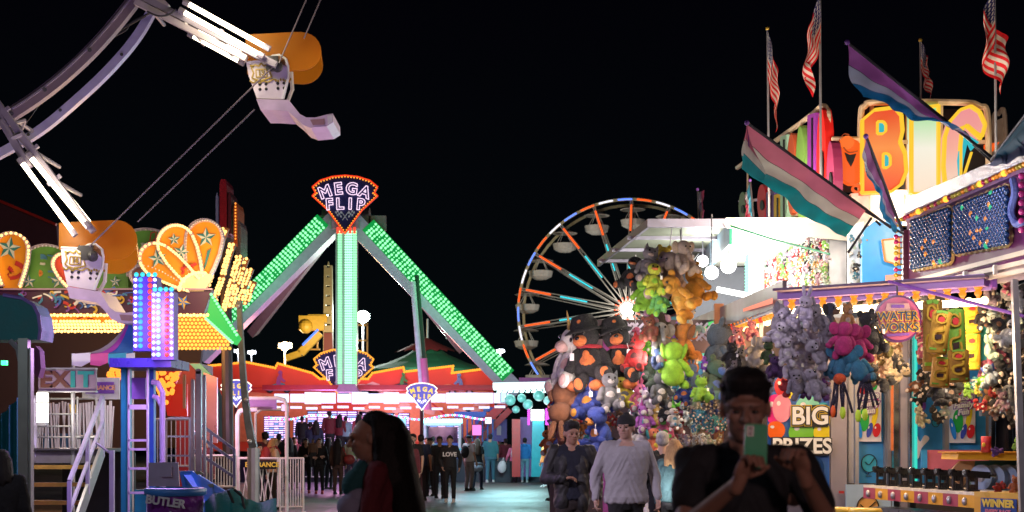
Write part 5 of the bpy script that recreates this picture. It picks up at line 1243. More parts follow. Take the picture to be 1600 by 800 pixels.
lamp('marquee_light', at(1500, 420, 14.2), 42, (1, .88, .85), ww, r=.12)
lamp('marquee_light', at(1470, 290, 15.2), 14, (.9, .8, 1), ww, r=.1)
# lower rails of the marquee
m = MB()
for (a, b) in (((1425, 440), (1640, 384)), ((1425, 450), (1640, 400)), ((1440, 456), (1640, 414))): m.beam(hit(*a, mqO+mN*.1, mN), hit(*b, mqO+mN*.1, mN), .025, .05, up=(0, 0, 1))
for x in (1465, 1508, 1555): m.beam(hit(x, 434-(x-1465)*.22, mqO+mN*.12, mN), hit(x, 450-(x-1465)*.22, mqO+mN*.12, mN), .04, .05)
m.build('awning_rail', M('rail_cream', (.55, .48, .42), .4, .3), ww)
exM([(1425, 452), (1640, 402), (1640, 430), (1430, 462)], .05, -.1).build('soffit', M('soffit_lilac', (.32, .28, .36), .5), ww)
# purple eave with bulbs
eD = 16.6
m = MB(); m.beam(at(1228, 462, 17.2), at(1548, 440, 15.8), .13, .5, up=(0, 1, 0)); eave = m.build('eave_beam', M('eave_purple', (.20, .10, .36), .4), ww)
m = MB(); m.beam(at(1226, 474, 17.15), at(1550, 448, 15.75), .07, .06); m.build('eave_lip', M('lip_purple', (.30, .18, .48), .4), ww)
m = MB(); m.beam(at(1222, 456, 17.0), at(1550, 435, 15.7), .03, .6); m.build('eave_top', M('top_plum', (.08, .04, .1), .5), ww)
MB().box(at(1552, 441, 15.7), (.05, .1, .12)).build('eave_cap', purplep, ww)
for i in range(9):
    f_ = i/8; a = at(1248+f_*268, 485-f_*14, 17.1-1.3*f_); 
    MB().cyl(a+Vector((-.11, 0, -.02)), a+Vector((.11, 0, -.01)), .042, n=10).build('eave_tube', E('eave_tube', (1, .78, .50), 6, True), ww)
    if i % 2 == 0: lamp('eave_light', a+Vector((0, .1, -.35)), 42, (1, .62, .30), ww, r=.1)
for x, y, d, p_ in ((1230, 500, 13.9, 16), (1300, 520, 13.6, 16), (1460, 500, 13.2, 9), (1180, 500, 15.2, 12)): lamp('eave_fill_light', at(x, y-60, d), p_, (.95, .80, .88), ww, r=.12)  # added front fill for the hanging plush, no fixtures here
amb = E('amber_cap', (1, .30, .01), 1.1)
for i in range(13):
    f_ = i/12; a = at(1236+f_*290, 470-f_*20, 17.1-1.3*f_); m = MB()
    m.ball(a+Vector((0, -.05, .01)), (.05, .05, .045), 10, 7); m.ball(a+Vector((0, -.05, -.06)), (.042, .042, .042), 10, 7); m.ball(a+Vector((0, -.05, -.10)), (.022, .022, .025), 8, 6); m.build('bulb_cap', amb, ww, smooth=True)
    if i < 13:
        b = at(1248+f_*290, 490-f_*20, 17.2-1.3*f_); MB().ball(b, .05, 10, 8).build('warm_bulb', E('warm_eave_bulb', (1, .66, .28), 5), ww, smooth=True)
# sloping side eave to the left
m = MB(); m.beam(at(1226, 458, 17.2), at(1085, 512, 24), .05, .3, up=(0, 0, 1)); m.build('side_eave', M('side_eave_grey', (.14, .10, .12), .45), ww)
m = MB(); m.beam(at(1225, 468, 17.25), at(1092, 520, 24), .04, .22, up=(0, 0, 1)); m.build('side_eave_lip', dimr, ww)
sE = lambda f_, dy=0, off=0: at(1226-141*f_, 0, 17.2+6.8*f_).to_2d().to_3d()+Vector((-.04-off, 0, at(0, 458+54*f_+dy, 17.2+6.8*f_).z))
def sep(x, dy=0):        # point on the side eave seen at column x
    f_ = (1226-x)/141; lo, hi = 0, 1
    for _ in range(30):
        mid = (lo+hi)/2; p = at(1226, 458, 17.2).lerp(at(1085, 512, 24), mid); sx_ = 800+p.x/p.y*F
        if sx_ > x: lo = mid
        else: hi = mid
    return p+Vector((-.06, 0, -k_(dy, p.y)))
for (x0, x1, c) in ((1215, 1168, ('lit_salmon', (1, .22, .12))), (1122, 1112, ('lit_green_a', (.1, .8, .2))), (1110, 1088, ('lit_green_b', (.05, .9, .15)))):
    m = MB(); m.add([sep(x0, 3), sep(x1, 2), sep(x1, 7), sep(x0, 12)], [(0, 1, 2, 3)]); m.build('lit_strip', E(c[0], c[1], .9), ww)
rng = random.Random(12)
for i in range(24):
    x = 1222-i*5.4; p = sep(x, 22-i*.3); m = MB(); m.ball(p+Vector((.1, 0, .02)), .045, 8, 6); m.ball(p+Vector((.1, 0, -.05)), .038, 8, 6); m.build('bulb_cap', amb if rng.random() < .7 else E('red_cap', (1, .05, .02), .9), ww, smooth=True)
    if i % 2 == 0: MB().ball(p+Vector((.25, .1, -.06)), .05, 8, 6).build('warm_bulb', MC['warm_eave_bulb'], ww, smooth=True)
for x in (1200, 1160, 1120): p = sep(x, 45); lamp('eave_light', p+Vector((.25, 0, 0)), 32, (1, .55, .28), ww, r=.1)
# posts under the eaves
m = MB(); m.box((at(1123, 0, 21.5).x, 21.5, 1.8), (k_(14, 21.5), .12, 3.6)); m.build('corner_board', M('orange_wood', (.40, .14, .05), .6), ww)
m = MB(); m.box((at(1308, 0, 19.4).x, 19.4, 1.6), (k_(25, 19.4), .2, 3.2)); m.build('wide_column', M('brushed_grey2', (.36, .33, .38), .4, .5, noise=.3, scale=2), ww)
for x, w_, c in ((1399, 8, chrome), (1411, 11, M('brushed_grey2', (.36, .33, .38), .4, .5)), (1425, 9, chrome)): MB().box((at(x, 0, 18.8).x, 18.8, 1.75), (k_(w_, 18.8), .1, 3.5)).build('column', c, ww)
MB().cyl((at(1431, 0, 18.7).x, 18.7, 1.0), (at(1431, 0, 18.7).x, 18.7, 3.4), .02).build('teal_led_edge', E('teal_led', (.03, .7, .55), 1.0), ww)
MB().box((at(1404, 0, 18.7).x-.08, 18.72, 2.4), (.03, .03, 2)).build('orange_edge', M('orange_edge', (.7, .2, .05), .3), ww)
MB().box((6.9, 22, 1.65), (6.9, .12, 3.3)).build('rear_wall', M('booth_wall_brown', (.14, .10, .08), .6), ww)
for x in (1178, 1190, 1340, 1390): MB().box((at(x, 0, 19.3).x, 19.35, 1.6), (.05, .05, 3.2)).build('panel_post', steel, ww)
m = MB(); m.cyl(at(1388, 440, 15.9), at(1600, 494, 15.2), .02); m.build('brace_rod', purplep, ww)
m = MB(); m.beam(at(1585, 438, 15), at(1598, 800, 14.2), .06, .06); m.build('right_post', steel, ww)

# art panels
dP = 19.3
bk = M('banner_balloons_blue', (.02, .12, .45), .4)
bz = thing('prize_banner', 'BIG PRIZES banner with balloons on the end wall behind man with phone', 'banner', at(1250, 745, dP))
MB().ex([(1200, 590), (1296, 590), (1296, 800), (1200, 800)], dP, .05).build('banner_sheet', bk, bz)
def bal(x, y, rx, ry, c, parent, d, nm='balloon_art', a=0, clip=None):
    pts = ell(x, y, rx, ry, a, n=22)
    if clip: pts = [(min(max(px_, clip[0]), clip[1]), py_) for px_, py_ in pts]
    o = MB().ex(pts, d, .008).build(nm, M('balloon_'+c[0], c[1], .15, noise=.2, scale=8), parent)
    MB().ex(ell(x-rx*.35, y-ry*.35, rx*.22, ry*.18, a, n=10), d-.005, .003).build('highlight', M('highlight', (.85, .8, .8), .3), o); return o
mg, gn, tl, og_, yl, rd, nb, gb2, bl2 = ('magenta', (.75, .03, .25)), ('lime', (.2, .6, .05)), ('mint', (.2, .65, .45)), ('orange', (.85, .15, .02)), ('yellow', (.85, .7, .03)), ('red', (.6, .03, .04)), ('navy', (.01, .05, .18)), ('green', (.03, .42, .08)), ('blue', (.03, .25, .75))
for i, (x, y, rx, ry, c) in enumerate(((1235, 603, 14, 20, yl), (1222, 604, 12, 16, rd), (1212, 640, 18, 24, mg), (1262, 640, 20, 22, tl), (1222, 638, 15, 22, ('pink', (.85, .3, .4))), (1286, 645, 12, 16, ('aqua', (.05, .45, .5))), (1212, 672, 15, 14, og_), (1252, 676, 20, 18, gn), (1285, 676, 14, 16, yl), (1272, 732, 16, 20, nb), (1240, 730, 14, 16, ('grey', (.4, .5, .55))))):
    bal(x, y, rx, ry, c, bz, dP-.01-i*.006, clip=(1200, 1296))
def outlined(s, x, y, spx, d, parent, fill, line, off=.006, lo=.02, sx=1.0, gold=True):
    if gold: text(s, at(x, y, d), k_(spx, d), M('line_gold', (.55, .4, .03), .5), parent, ext=.004, offset=lo+.012, sx=sx, name='lettering_gold')  # gold border behind the letter outline
    text(s, at(x, y, d-.012), k_(spx, d), line, parent, ext=.004, offset=lo, sx=sx, name='lettering_outline'); return text(s, at(x, y, d-.024), k_(spx, d), fill, parent, ext=.004, offset=off, sx=sx)
lw = M('letter_white', (.85, .88, .85), .4, noise=.1)
MB().ex([(1237, 634), (1293, 632), (1294, 667), (1238, 668)], dP-.09, .01).build('lettering_plate', blackmat, bz)
MB().ex([(1205, 683), (1296, 683), (1296, 712), (1205, 712)], dP-.09, .01).build('lettering_plate', blackmat, bz)
outlined('BIG', 1266, 651, 38, dP-.1, bz, lw, blackmat, off=.008, lo=.022, sx=1.0)
outlined('PRIZES', 1253, 698, 33, dP-.1, bz, lw, blackmat, off=.008, lo=.022, sx=.95, gold=False)
tr_ = M('poster_white', (.75, .75, .78), .4)
def poster(cx, cy, d, label):
    t = thing('poster', label, 'poster', at(cx, cy+60, d), 'family fun balloon posters'); 
    MB().ex([(cx-20, cy-60), (cx+20, cy-60), (cx+20, cy+40), (cx-20, cy+40)], d, .02).build('sheet', tr_, t)
    for i, (x, y, rx, ry, c, a) in enumerate(((-8, -42, 7, 9, rd, 0), (8, -48, 6, 8, gb2, 0), (0, -52, 6, 8, yl, 0), (12, -20, 5, 9, mg, 0), (-7, 6, 8, 18, gb2, 0), (10, 2, 4, 17, yl, 12), (13, 22, 6, 11, rd, 10), (2, 22, 4, 12, ('indigo', (.05, .08, .45)), 15), (-15, 18, 4, 17, bl2, -12))): bal(cx+x, cy+y, rx, ry, c, t, d-.008-i*.004, a=a)
    wv = M('script_white', (.9, .9, .92), .4)
    for s, y, sz, sh in (("GREG'S", -30, 9.5, 0), ('Family', -19, 12, .25), ('Fun', -8, 12, .25)):
        text(s, at(cx+1, cy+y, d-.052), k_(sz, d), purplep, t, ext=.002, offset=.014, shear=sh, roll=6, name='lettering_outline'); text(s, at(cx+1, cy+y, d-.06), k_(sz, d), wv, t, ext=.002, offset=.004, shear=sh, roll=6)
    return t
pn_ = thing('wall_panel', 'sky blue wall panels with cartoon balloon outlines behind the posters', 'panel', at(1420, 750, 19.5))
m = MB(); m.ex([(1336, 560), (1382, 560), (1382, 755), (1336, 755)], 19.5, .05); m.build('blue_panel', skyblue, pn_)
m = MB(); m.ex([(1430, 560), (1475, 560), (1475, 755), (1430, 755)], 19.5, .05); m.build('blue_panel', skyblue, pn_)
m = MB(); m.ex([(1484, 560), (1540, 560), (1540, 720), (1484, 720)], 19.5, .05); m.build('blue_panel', skyblue, pn_)
m = MB(); m.ex([(1326, 560), (1334, 560), (1334, 755), (1326, 755)], 19.4, .1); m.ex([(1383, 560), (1392, 560), (1392, 755), (1383, 755)], 19.4, .1); m.ex([(1476, 560), (1483, 560), (1483, 720), (1476, 720)], 19.4, .1); m.build('trim', steel, pn_)
m = MB(); m.path(ell(1358, 724, 12, 14), 1.2, 19.46, .01, close=True); m.path(curve([(1352, 722), (1358, 726), (1366, 716)]), 1.2, 19.46, .01); m.path([(1358, 738), (1354, 744), (1362, 744)], 1.2, 19.46, .01); m.path(ell(1462, 660, 6, 7), 1, 19.46, .01, close=True); m.build('balloon_outline', blackmat, pn_)
MB().ex(ell(1358, 724, 11.5, 13.5), 19.48, .01).build('balloon_face', M('cyan_face', (.05, .45, .65), .3), pn_)
MB().ex(ell(1462, 660, 6, 7), 19.48, .01).build('balloon_face', M('cyan_face', (.05, .45, .65), .3), pn_)
MB().ex(curve([(1430, 668), (1437, 690), (1445, 680), (1452, 686), (1440, 700), (1436, 715), (1430, 718)], 4), 19.47, .01).build('white_figure', whitemat, pn_); MB().ex(ell(1438, 634, 9, 10), 19.47, .01).build('balloon_face', purplep, pn_)
poster(1357, 650, 19.38, 'balloon poster left of the chrome columns'); poster(1504, 652, 19.38, 'balloon poster right of the chrome columns, above the pink board')
# round sign
rsn = thing('round_sign', 'round purple WATER WORKS sign hanging below the bulb-lit eave', 'sign', at(1403, 535, 15.9))
C0 = at(1403, 498, 15.9); m = MB(); m.cyl(C0, C0+Vector((0, .06, 0)), k_(37, 15.9), n=48); m.build('disc_rim', M('disc_plum', (.10, .02, .14), .35), rsn)
MB().cyl(C0+Vector((0, -.015, 0)), C0+Vector((0, .01, 0)), k_(33.5, 15.9), n=48).build('disc_face', M('disc_rose', (.50, .10, .22), .4, noise=.4, scale=4), rsn)
m = MB(); m.ex([(1386, 474), (1420, 474), (1423, 486), (1383, 486)], 15.87, .01); m.build('building_art', M('art_pink', (.6, .35, .33), .5), rsn); m = MB(); m.ex([(1393, 476), (1413, 476), (1413, 481), (1393, 481)], 15.86, .01); m.ex([(1385, 522), (1421, 520), (1421, 524), (1385, 526)], 15.86, .01); m.build('window_art', purplep, rsn)
for s, y in (('WATER', 494.5), ('WORKS', 512)):
    text(s, at(1403, y, 15.86), k_(18.5, 15.9), M('sign_gold', (.85, .5, .05), .5), rsn, ext=.002, offset=.011, name='lettering_outline', roll=2); text(s, at(1403, y, 15.85), k_(18.5, 15.9), M('sign_navy', (.01, .05, .15), .5), rsn, ext=.002, offset=.001, roll=2)
MB().cyl(C0+Vector((0, .03, k_(36, 15.9))), C0+Vector((0, .03, k_(56, 15.9))), .01).build('hanger', dark, rsn)
# counter with water guns
ct = thing('game_counter', 'long counter with yellow and red blocks and pink backboard', 'counter', at(1480, 800, 15.5))
cA, cB, cC = at(1349, 764, 17.6), at(1520, 778, 15.2), at(1600, 784, 14.4)
m = MB()
def slab(a, b, z0, z1, y0, y1, mat, nm, xdep=1.0, par=ct):     # runs a->b, front face towards camera-left
    p = [Vector((a.x, a.y, z1)), Vector((b.x, b.y, z1)), Vector((b.x, b.y, z0)), Vector((a.x, a.y, z0))]
    return MB().prism(p, (xdep, .25*xdep, 0)).build(nm, mat, par)
a_ = Vector((at(1349, 0, 17.6).x, 17.6, 0)); b_ = Vector((at(1522, 0, 14.9).x, 14.9, 0)); e_ = Vector((at(1604, 0, 14.3).x, 14.3, 0))
zt = .97
for i in range(8):
    p, q = a_.lerp(b_, i/8), a_.lerp(b_, (i+1)/8); c = M('block_maroon', (.40, .07, .12), .4) if i % 2 == 0 else M('block_amber', (.75, .38, .04), .4)
    o = slab(p, q, zt-.155+.001*(i % 2), zt-.02, 0, 0, c, 'counter_block', .2); mid = p.lerp(q, .5)
    MB().ball((mid.x-.015, mid.y, zt-.09), (.03, .03, .045), 10, 8).build('gun_number_badge', steel, o)
slab(a_, b_, zt-.02, zt+.012, 0, 0, M('counter_top', (.8, .74, .62), .25), 'counter_top', .62)
slab(b_, e_, zt-.24, zt-.03, 0, 0, M('block_amber', (.75, .38, .04), .4), 'winner_block', .6)
slab(b_, e_, zt-.03, zt+.02, 0, 0, M('counter_top2', (.75, .45, .08), .3), 'counter_top', .62)
slab(a_+Vector((.1, 0, 0)), e_+Vector((.1, 0, 0)), .0, zt-.26, 0, 0, M('counter_skirt', (.22, .24, .27), .3, .5, noise=.4, scale=12), 'counter_skirt', .3)
bx_ = (e_-b_).normalized(); rot = Matrix(((bx_.x, 0, -bx_.y if False else 0, 0), (bx_.y, 0, 0, 0), (0, 1, 0, 0), (0, 0, 0, 1)))
nrm = Vector((bx_.y, -bx_.x, 0)); nrm = nrm if nrm.y < 0 else -nrm
rot = Matrix((( bx_.x, 0, nrm.x, 0), (bx_.y, 0, nrm.y, 0), (0, 1, 0, 0), (0, 0, 0, 1)))
wc = b_.lerp(e_, .5); wp = Vector((wc.x, wc.y, zt-.13))+nrm*.01
MB().prism([wp+bx_*s_*.235*1+Vector((0, 0, t_)) for s_, t_ in ((-1, -.085), (1, -.085), (1, .09), (-1, .09))], nrm*.01).build('winner_plate', M('plate_navy', (.03, .08, .30), .4), ct)
text('WINNER', wp+nrm*.02+Vector((0, 0, .035)), .105, M('winner_yellow', (.85, .6, .08), .4), ct, rot=rot, offset=.005, ext=.003); text('EVERY RACE', wp+nrm*.02+Vector((0, 0, -.05)), .06, M('winner_pink', (.7, .2, .25), .4), ct, rot=rot, offset=.003, ext=.003)
gl = M('gun_black', (.015, .015, .018), .3)
g0 = None
for i in range(8):
    p = a_.lerp(b_, (i+.9)/8.6)+Vector((.10, .03, zt+.012)); t = thing('water_gun', 'black mounted water gun, %s from the left along the counter' % ORD[i], 'water gun', p, 'water guns on the counter')
    if g0 is None:
        m = MB(); m.box((0, 0, .01), (.14, .1, .02)); m.box((-.045, 0, .09), (.02, .06, .15)); m.box((.045, 0, .09), (.02, .06, .15)); m.box((0, 0, .045), (.06, .05, .06)); g0 = [('mount', m.mesh('mount', gl))]
        m = MB(); m.beam((-.07, -.02, .19), (.20, .06, .17), .06, .07, up=(0, 0, 1)); m.beam((-.09, -.03, .2), (-.05, -.02, .2), .075, .07, up=(0, 0, 1)); m.cyl((.2, .06, .17), (.28, .09, .165), .015); g0.append(('gun_body', m.mesh('gun_body', gl)))
        m = MB(); m.cyl((-.1, -.035, .205), (-.065, -.022, .205), .03, n=12); g0.append(('nozzle_ring', m.mesh('nozzle_ring', chrome))); m = MB(); m.box((.0, .0, .135), (.05, .025, .06)); g0.append(('handle', m.mesh('handle', gl)))
    for nm, me in g0: o = link(nm, me, t)
hd = thing('backboard', 'faded pink backboard with blue edge behind the water guns', 'board', at(1480, 750, 18.6))
MB().ex([(1442, 703), (1545, 703), (1545, 740), (1442, 740)], 18.3, .05).build('board', M('faded_pink', (.50, .13, .20), .5, noise=.3, scale=4), hd); MB().ex([(1440, 703), (1449, 703), (1449, 740), (1440, 740)], 18.25, .04).build('blue_edge', skyblue, hd)
sh = thing('prize_shelf', 'yellow shelf holding target discs above the counter at right', 'shelf', at(1555, 730, 15.5))
MB().ex([(1498, 707), (1620, 708), (1620, 720), (1496, 718)], 15.6, .6).build('shelf_board', M('shelf_yellow', (.80, .42, .03), .4), sh)
m = MB(); m.ex([(1495, 706), (1620, 706), (1620, 708), (1495, 708)], 15.55, .7); m.build('shelf_lip', M('shelf_orange', (.6, .25, .02), .4), sh)
MB().ex([(1516, 720), (1620, 720), (1620, 768), (1516, 768)], 16.2, .05).build('shelf_back', M('shelf_teal', (.05, .2, .22), .5), sh)
m = MB(); m.ex([(1500, 720), (1524, 720), (1520, 740), (1505, 760), (1480, 742)], 16.0, .05); m.build('side_cheek', M('cheek_tan', (.5, .3, .15), .5), sh)
for x in (1532, 1552, 1572, 1592):
    c = at(x, 746, 15.9); MB().cyl(c, c+Vector((.05, .04, 0)), k_(20, 15.9), n=28).build('target_disc', M('disc_blue', (.3, .42, .6), .3), sh); MB().cyl(c+Vector((-.01, -.01, 0)), c+Vector((.02, .0, 0)), k_(7, 15.9), n=20).build('disc_hub', steel, sh)
cup = thing('red_cup', 'red drinks cup standing on the yellow shelf', 'cup', at(1543, 707, 15.5)); m = MB(); m.lat([(.001, 0), (.05, 0), (.055, .17), (.05, .175), (.001, .17)], 20, at(1541, 707, 15.5)); m.build('cup_body', redp, cup, smooth=True); MB().ball(at(1537, 695, 15.45), (.02, .01, .025)).build('cup_badge', yellowp, cup)
mir = thing('mirror_panel', 'tall dark mirror panels framed in chrome at far right', 'panel', at(1575, 720, 18)); m = MB(); m.ex([(1556, 640), (1575, 640), (1575, 706), (1556, 706)], 18, .05); m.ex([(1583, 640), (1600, 640), (1600, 706), (1583, 706)], 18, .05); m.build('dark_glass', M('dark_glass', (.02, .02, .03), .1), mir)
m = MB()
for x in (1552, 1579, 1604): m.ex([(x-3, 632), (x+3, 632), (x+3, 706), (x-3, 706)], 17.9, .1)
m.build('chrome_frame', chrome, mir); lamp('counter_light', at(1500, 560, 15.5), 45, (1, .75, .5), ct, r=.15); lamp('counter_light', at(1440, 620, 16.0), 12, (1, .85, .7), ct, r=.15)
# stools and low panel
for i, x in enumerate((1310, 1345)):
    t = thing('stool', ['yellow round stool top, left of the pair', 'yellow round stool top, right of the pair'][i], 'stool', (at(x, 0, 16).x, 16-.2*i, 0), 'yellow stools'); c = (at(x, 0, 16).x, 16-.2*i, 0)
    MB().lat([(.001, .70), (.17, .70), (.19, .74), (.17, .775), (.001, .78)], 24, c).build('seat', M('stool_yellow', (.75, .5, .06), .3), t, smooth=True); MB().cyl(c, (c[0], c[1], .7), .03).cyl(c, (c[0], c[1], .02), .17, n=20).build('pedestal', chrome, t)
lp_ = thing('base_panel', 'pale blue lower panel with smiling amber balloon below the counter', 'panel', at(1360, 800, 18.9)); MB().ex([(1322, 757), (1392, 757), (1392, 860), (1322, 860)], 18.9, .04).build('board', M('pale_blue', (.35, .5, .65), .4), lp_)
MB().ex(ell(1356, 792, 17, 17), 18.86, .02).build('balloon_face', M('amber_balloon', (.8, .42, .12), .3), lp_); m = MB(); m.path(ell(1356, 792, 17, 17), 1.4, 18.84, .02, close=True); m.path(curve([(1344, 788), (1354, 795), (1368, 784)]), 1.4, 18.83, .02); m.build('balloon_outline', blackmat, lp_); MB().ex([(1311, 767), (1319, 767), (1319, 771), (1311, 771)], 19.2, .02).build('red_sticker', redp, lp_)
kb = thing('storage_crate', 'grey metal crate on the ground behind man with phone', 'crate', at(1260, 800, 17)); m = MB(); m.box((at(1255, 0, 17).x, 17.3, .42), (.75, .6, .84)); m.build('crate_body', M('crate_grey', (.15, .14, .18), .4, .3), kb); m = MB(); m.box((at(1228, 0, 17).x, 16.98, .62), (.16, .03, .04)); m.box((at(1275, 0, 17).x, 16.98, .70), (.3, .03, .02)); m.build('crate_trim', steel, kb)

# ================================================================ centre plush stall
ps = thing('plush_stall', 'open prize stall hung all over with large plush toys', 'stall', (2.3, 20.5, 0))
MB().box((at(947, 0, 21).x, 21, 1.65), (k_(10, 21), .1, 3.3)).build('purple_post', M('post_magenta', (.30, .05, .24), .5), ps)
MB().ex([(922, 522), (941, 508), (941, 610), (932, 610), (932, 530)], 21.2, .2).build('brick_pier', M('pier_beige', (.4, .3, .25), .7, noise=.5, scale=10), ps)
def lattice(x0, x1, y0, y1, d, nm='lattice'):
    m = MB(); n = max(2, int((x1-x0)/9))
    for i in range(-2, n):
        for sg in (1, -1):
            a = (x0+i*9, y0) if sg > 0 else (x0+i*9, y1); b = (a[0]+(y1-y0), y1 if sg > 0 else y0)
            if b[0] > x1+4 or a[0] < x0-4: continue
            m.beam(at(*a, d+.02*sg), at(*b, d+.02*sg), .035, .015)
    m.build(nm, M('lattice_lilac', (.55, .48, .6), .5), ps)
lattice(952, 1004, 505, 523, 20.8); lattice(1070, 1112, 505, 532, 21.5)
m = MB(); m.cyl((at(987, 0, 19).x, 19, 0), at(987, 560, 19), .028, n=12); m.build('chrome_pole', chrome, ps)
m = MB(); m.cyl(at(993, 398, 21), (at(993, 0, 21).x, 21, 2.3), .008, n=5); m.cyl(at(1065, 355, 24.2), at(1065, 450, 22), .01, n=5); m.cyl(at(1050, 355, 24.2), at(1045, 400, 22), .01, n=5); m.build('hanging_wires', steel, ps)
MB().box((at(1040, 0, 22.4).x, 22.6, 1.75), (2.6, .1, 3.4)).build('rear_wall', M('stall_wall', (.10, .07, .08), .8), ps)
MB().box((at(905, 0, 22.4).x+.2, 22.9, 1.3), (1.3, .1, 2.6)).build('side_wall', M('stall_wall', (.10, .07, .08), .8), ps)
MB().ex([(1064, 552), (1120, 552), (1120, 575), (1064, 575)], 22.1, .1).build('teal_board', M('teal_board', (.04, .5, .52), .5), ps)
for p_, e__, c in ((at(1010, 560, 18.6), 60, (1, .85, .75)), (at(900, 600, 18.2), 45, (1, .75, .7)), (at(1075, 610, 19.4), 55, (.85, .95, 1)), (at(1060, 420, 20), 70, (1, .92, .8)), (at(985, 500, 17.5), 55, (1, .9, .75))): lamp('stall_light', p_, e__, c, ps, r=.2)
tb = thing('game_table', 'white counter front with red triangles, teal dots and star band', 'counter', at(1040, 800, 18))
MB().ex([(1010, 757), (1070, 757), (1070, 840), (1010, 840)], 18, .6).build('front_panel', whitemat, tb); MB().ex([(1008, 748), (1072, 748), (1072, 757), (1008, 757)], 17.95, .7).build('star_band', tealp, tb)
m = MB(); m.ex([(1034, 767), (1052, 806), (1014, 806)], 17.97, .02); m.ex([(1064, 785), (1070, 790), (1070, 830), (1054, 830)], 17.97, .02); m.build('red_triangle', M('tri_red', (.65, .06, .10), .5), tb); MB().ex(ell(1034, 791, 5.5, 5.5), 17.95, .015).build('white_dot', whitemat, tb); m = MB(); m.ex(ell(1053, 777, 5.5, 5.5), 17.97, .02); m.build('teal_dot', tealp, tb); MB().ex(ell(1016, 778, 5, 5), 17.97, .02).build('teal_dot', tealp, tb)
m = MB()
for x in (1021, 1048): m.ex([(x+(4.2 if k % 2 == 0 else 1.7)*math.sin(k*math.pi/5), 752.5-(4.2 if k % 2 == 0 else 1.7)*math.cos(k*math.pi/5)) for k in range(10)], 17.93, .01)
m.build('white_stars', whitemat, tb); lamp('table_light', at(1035, 765, 16.3), 10, (1, .95, .9), tb)
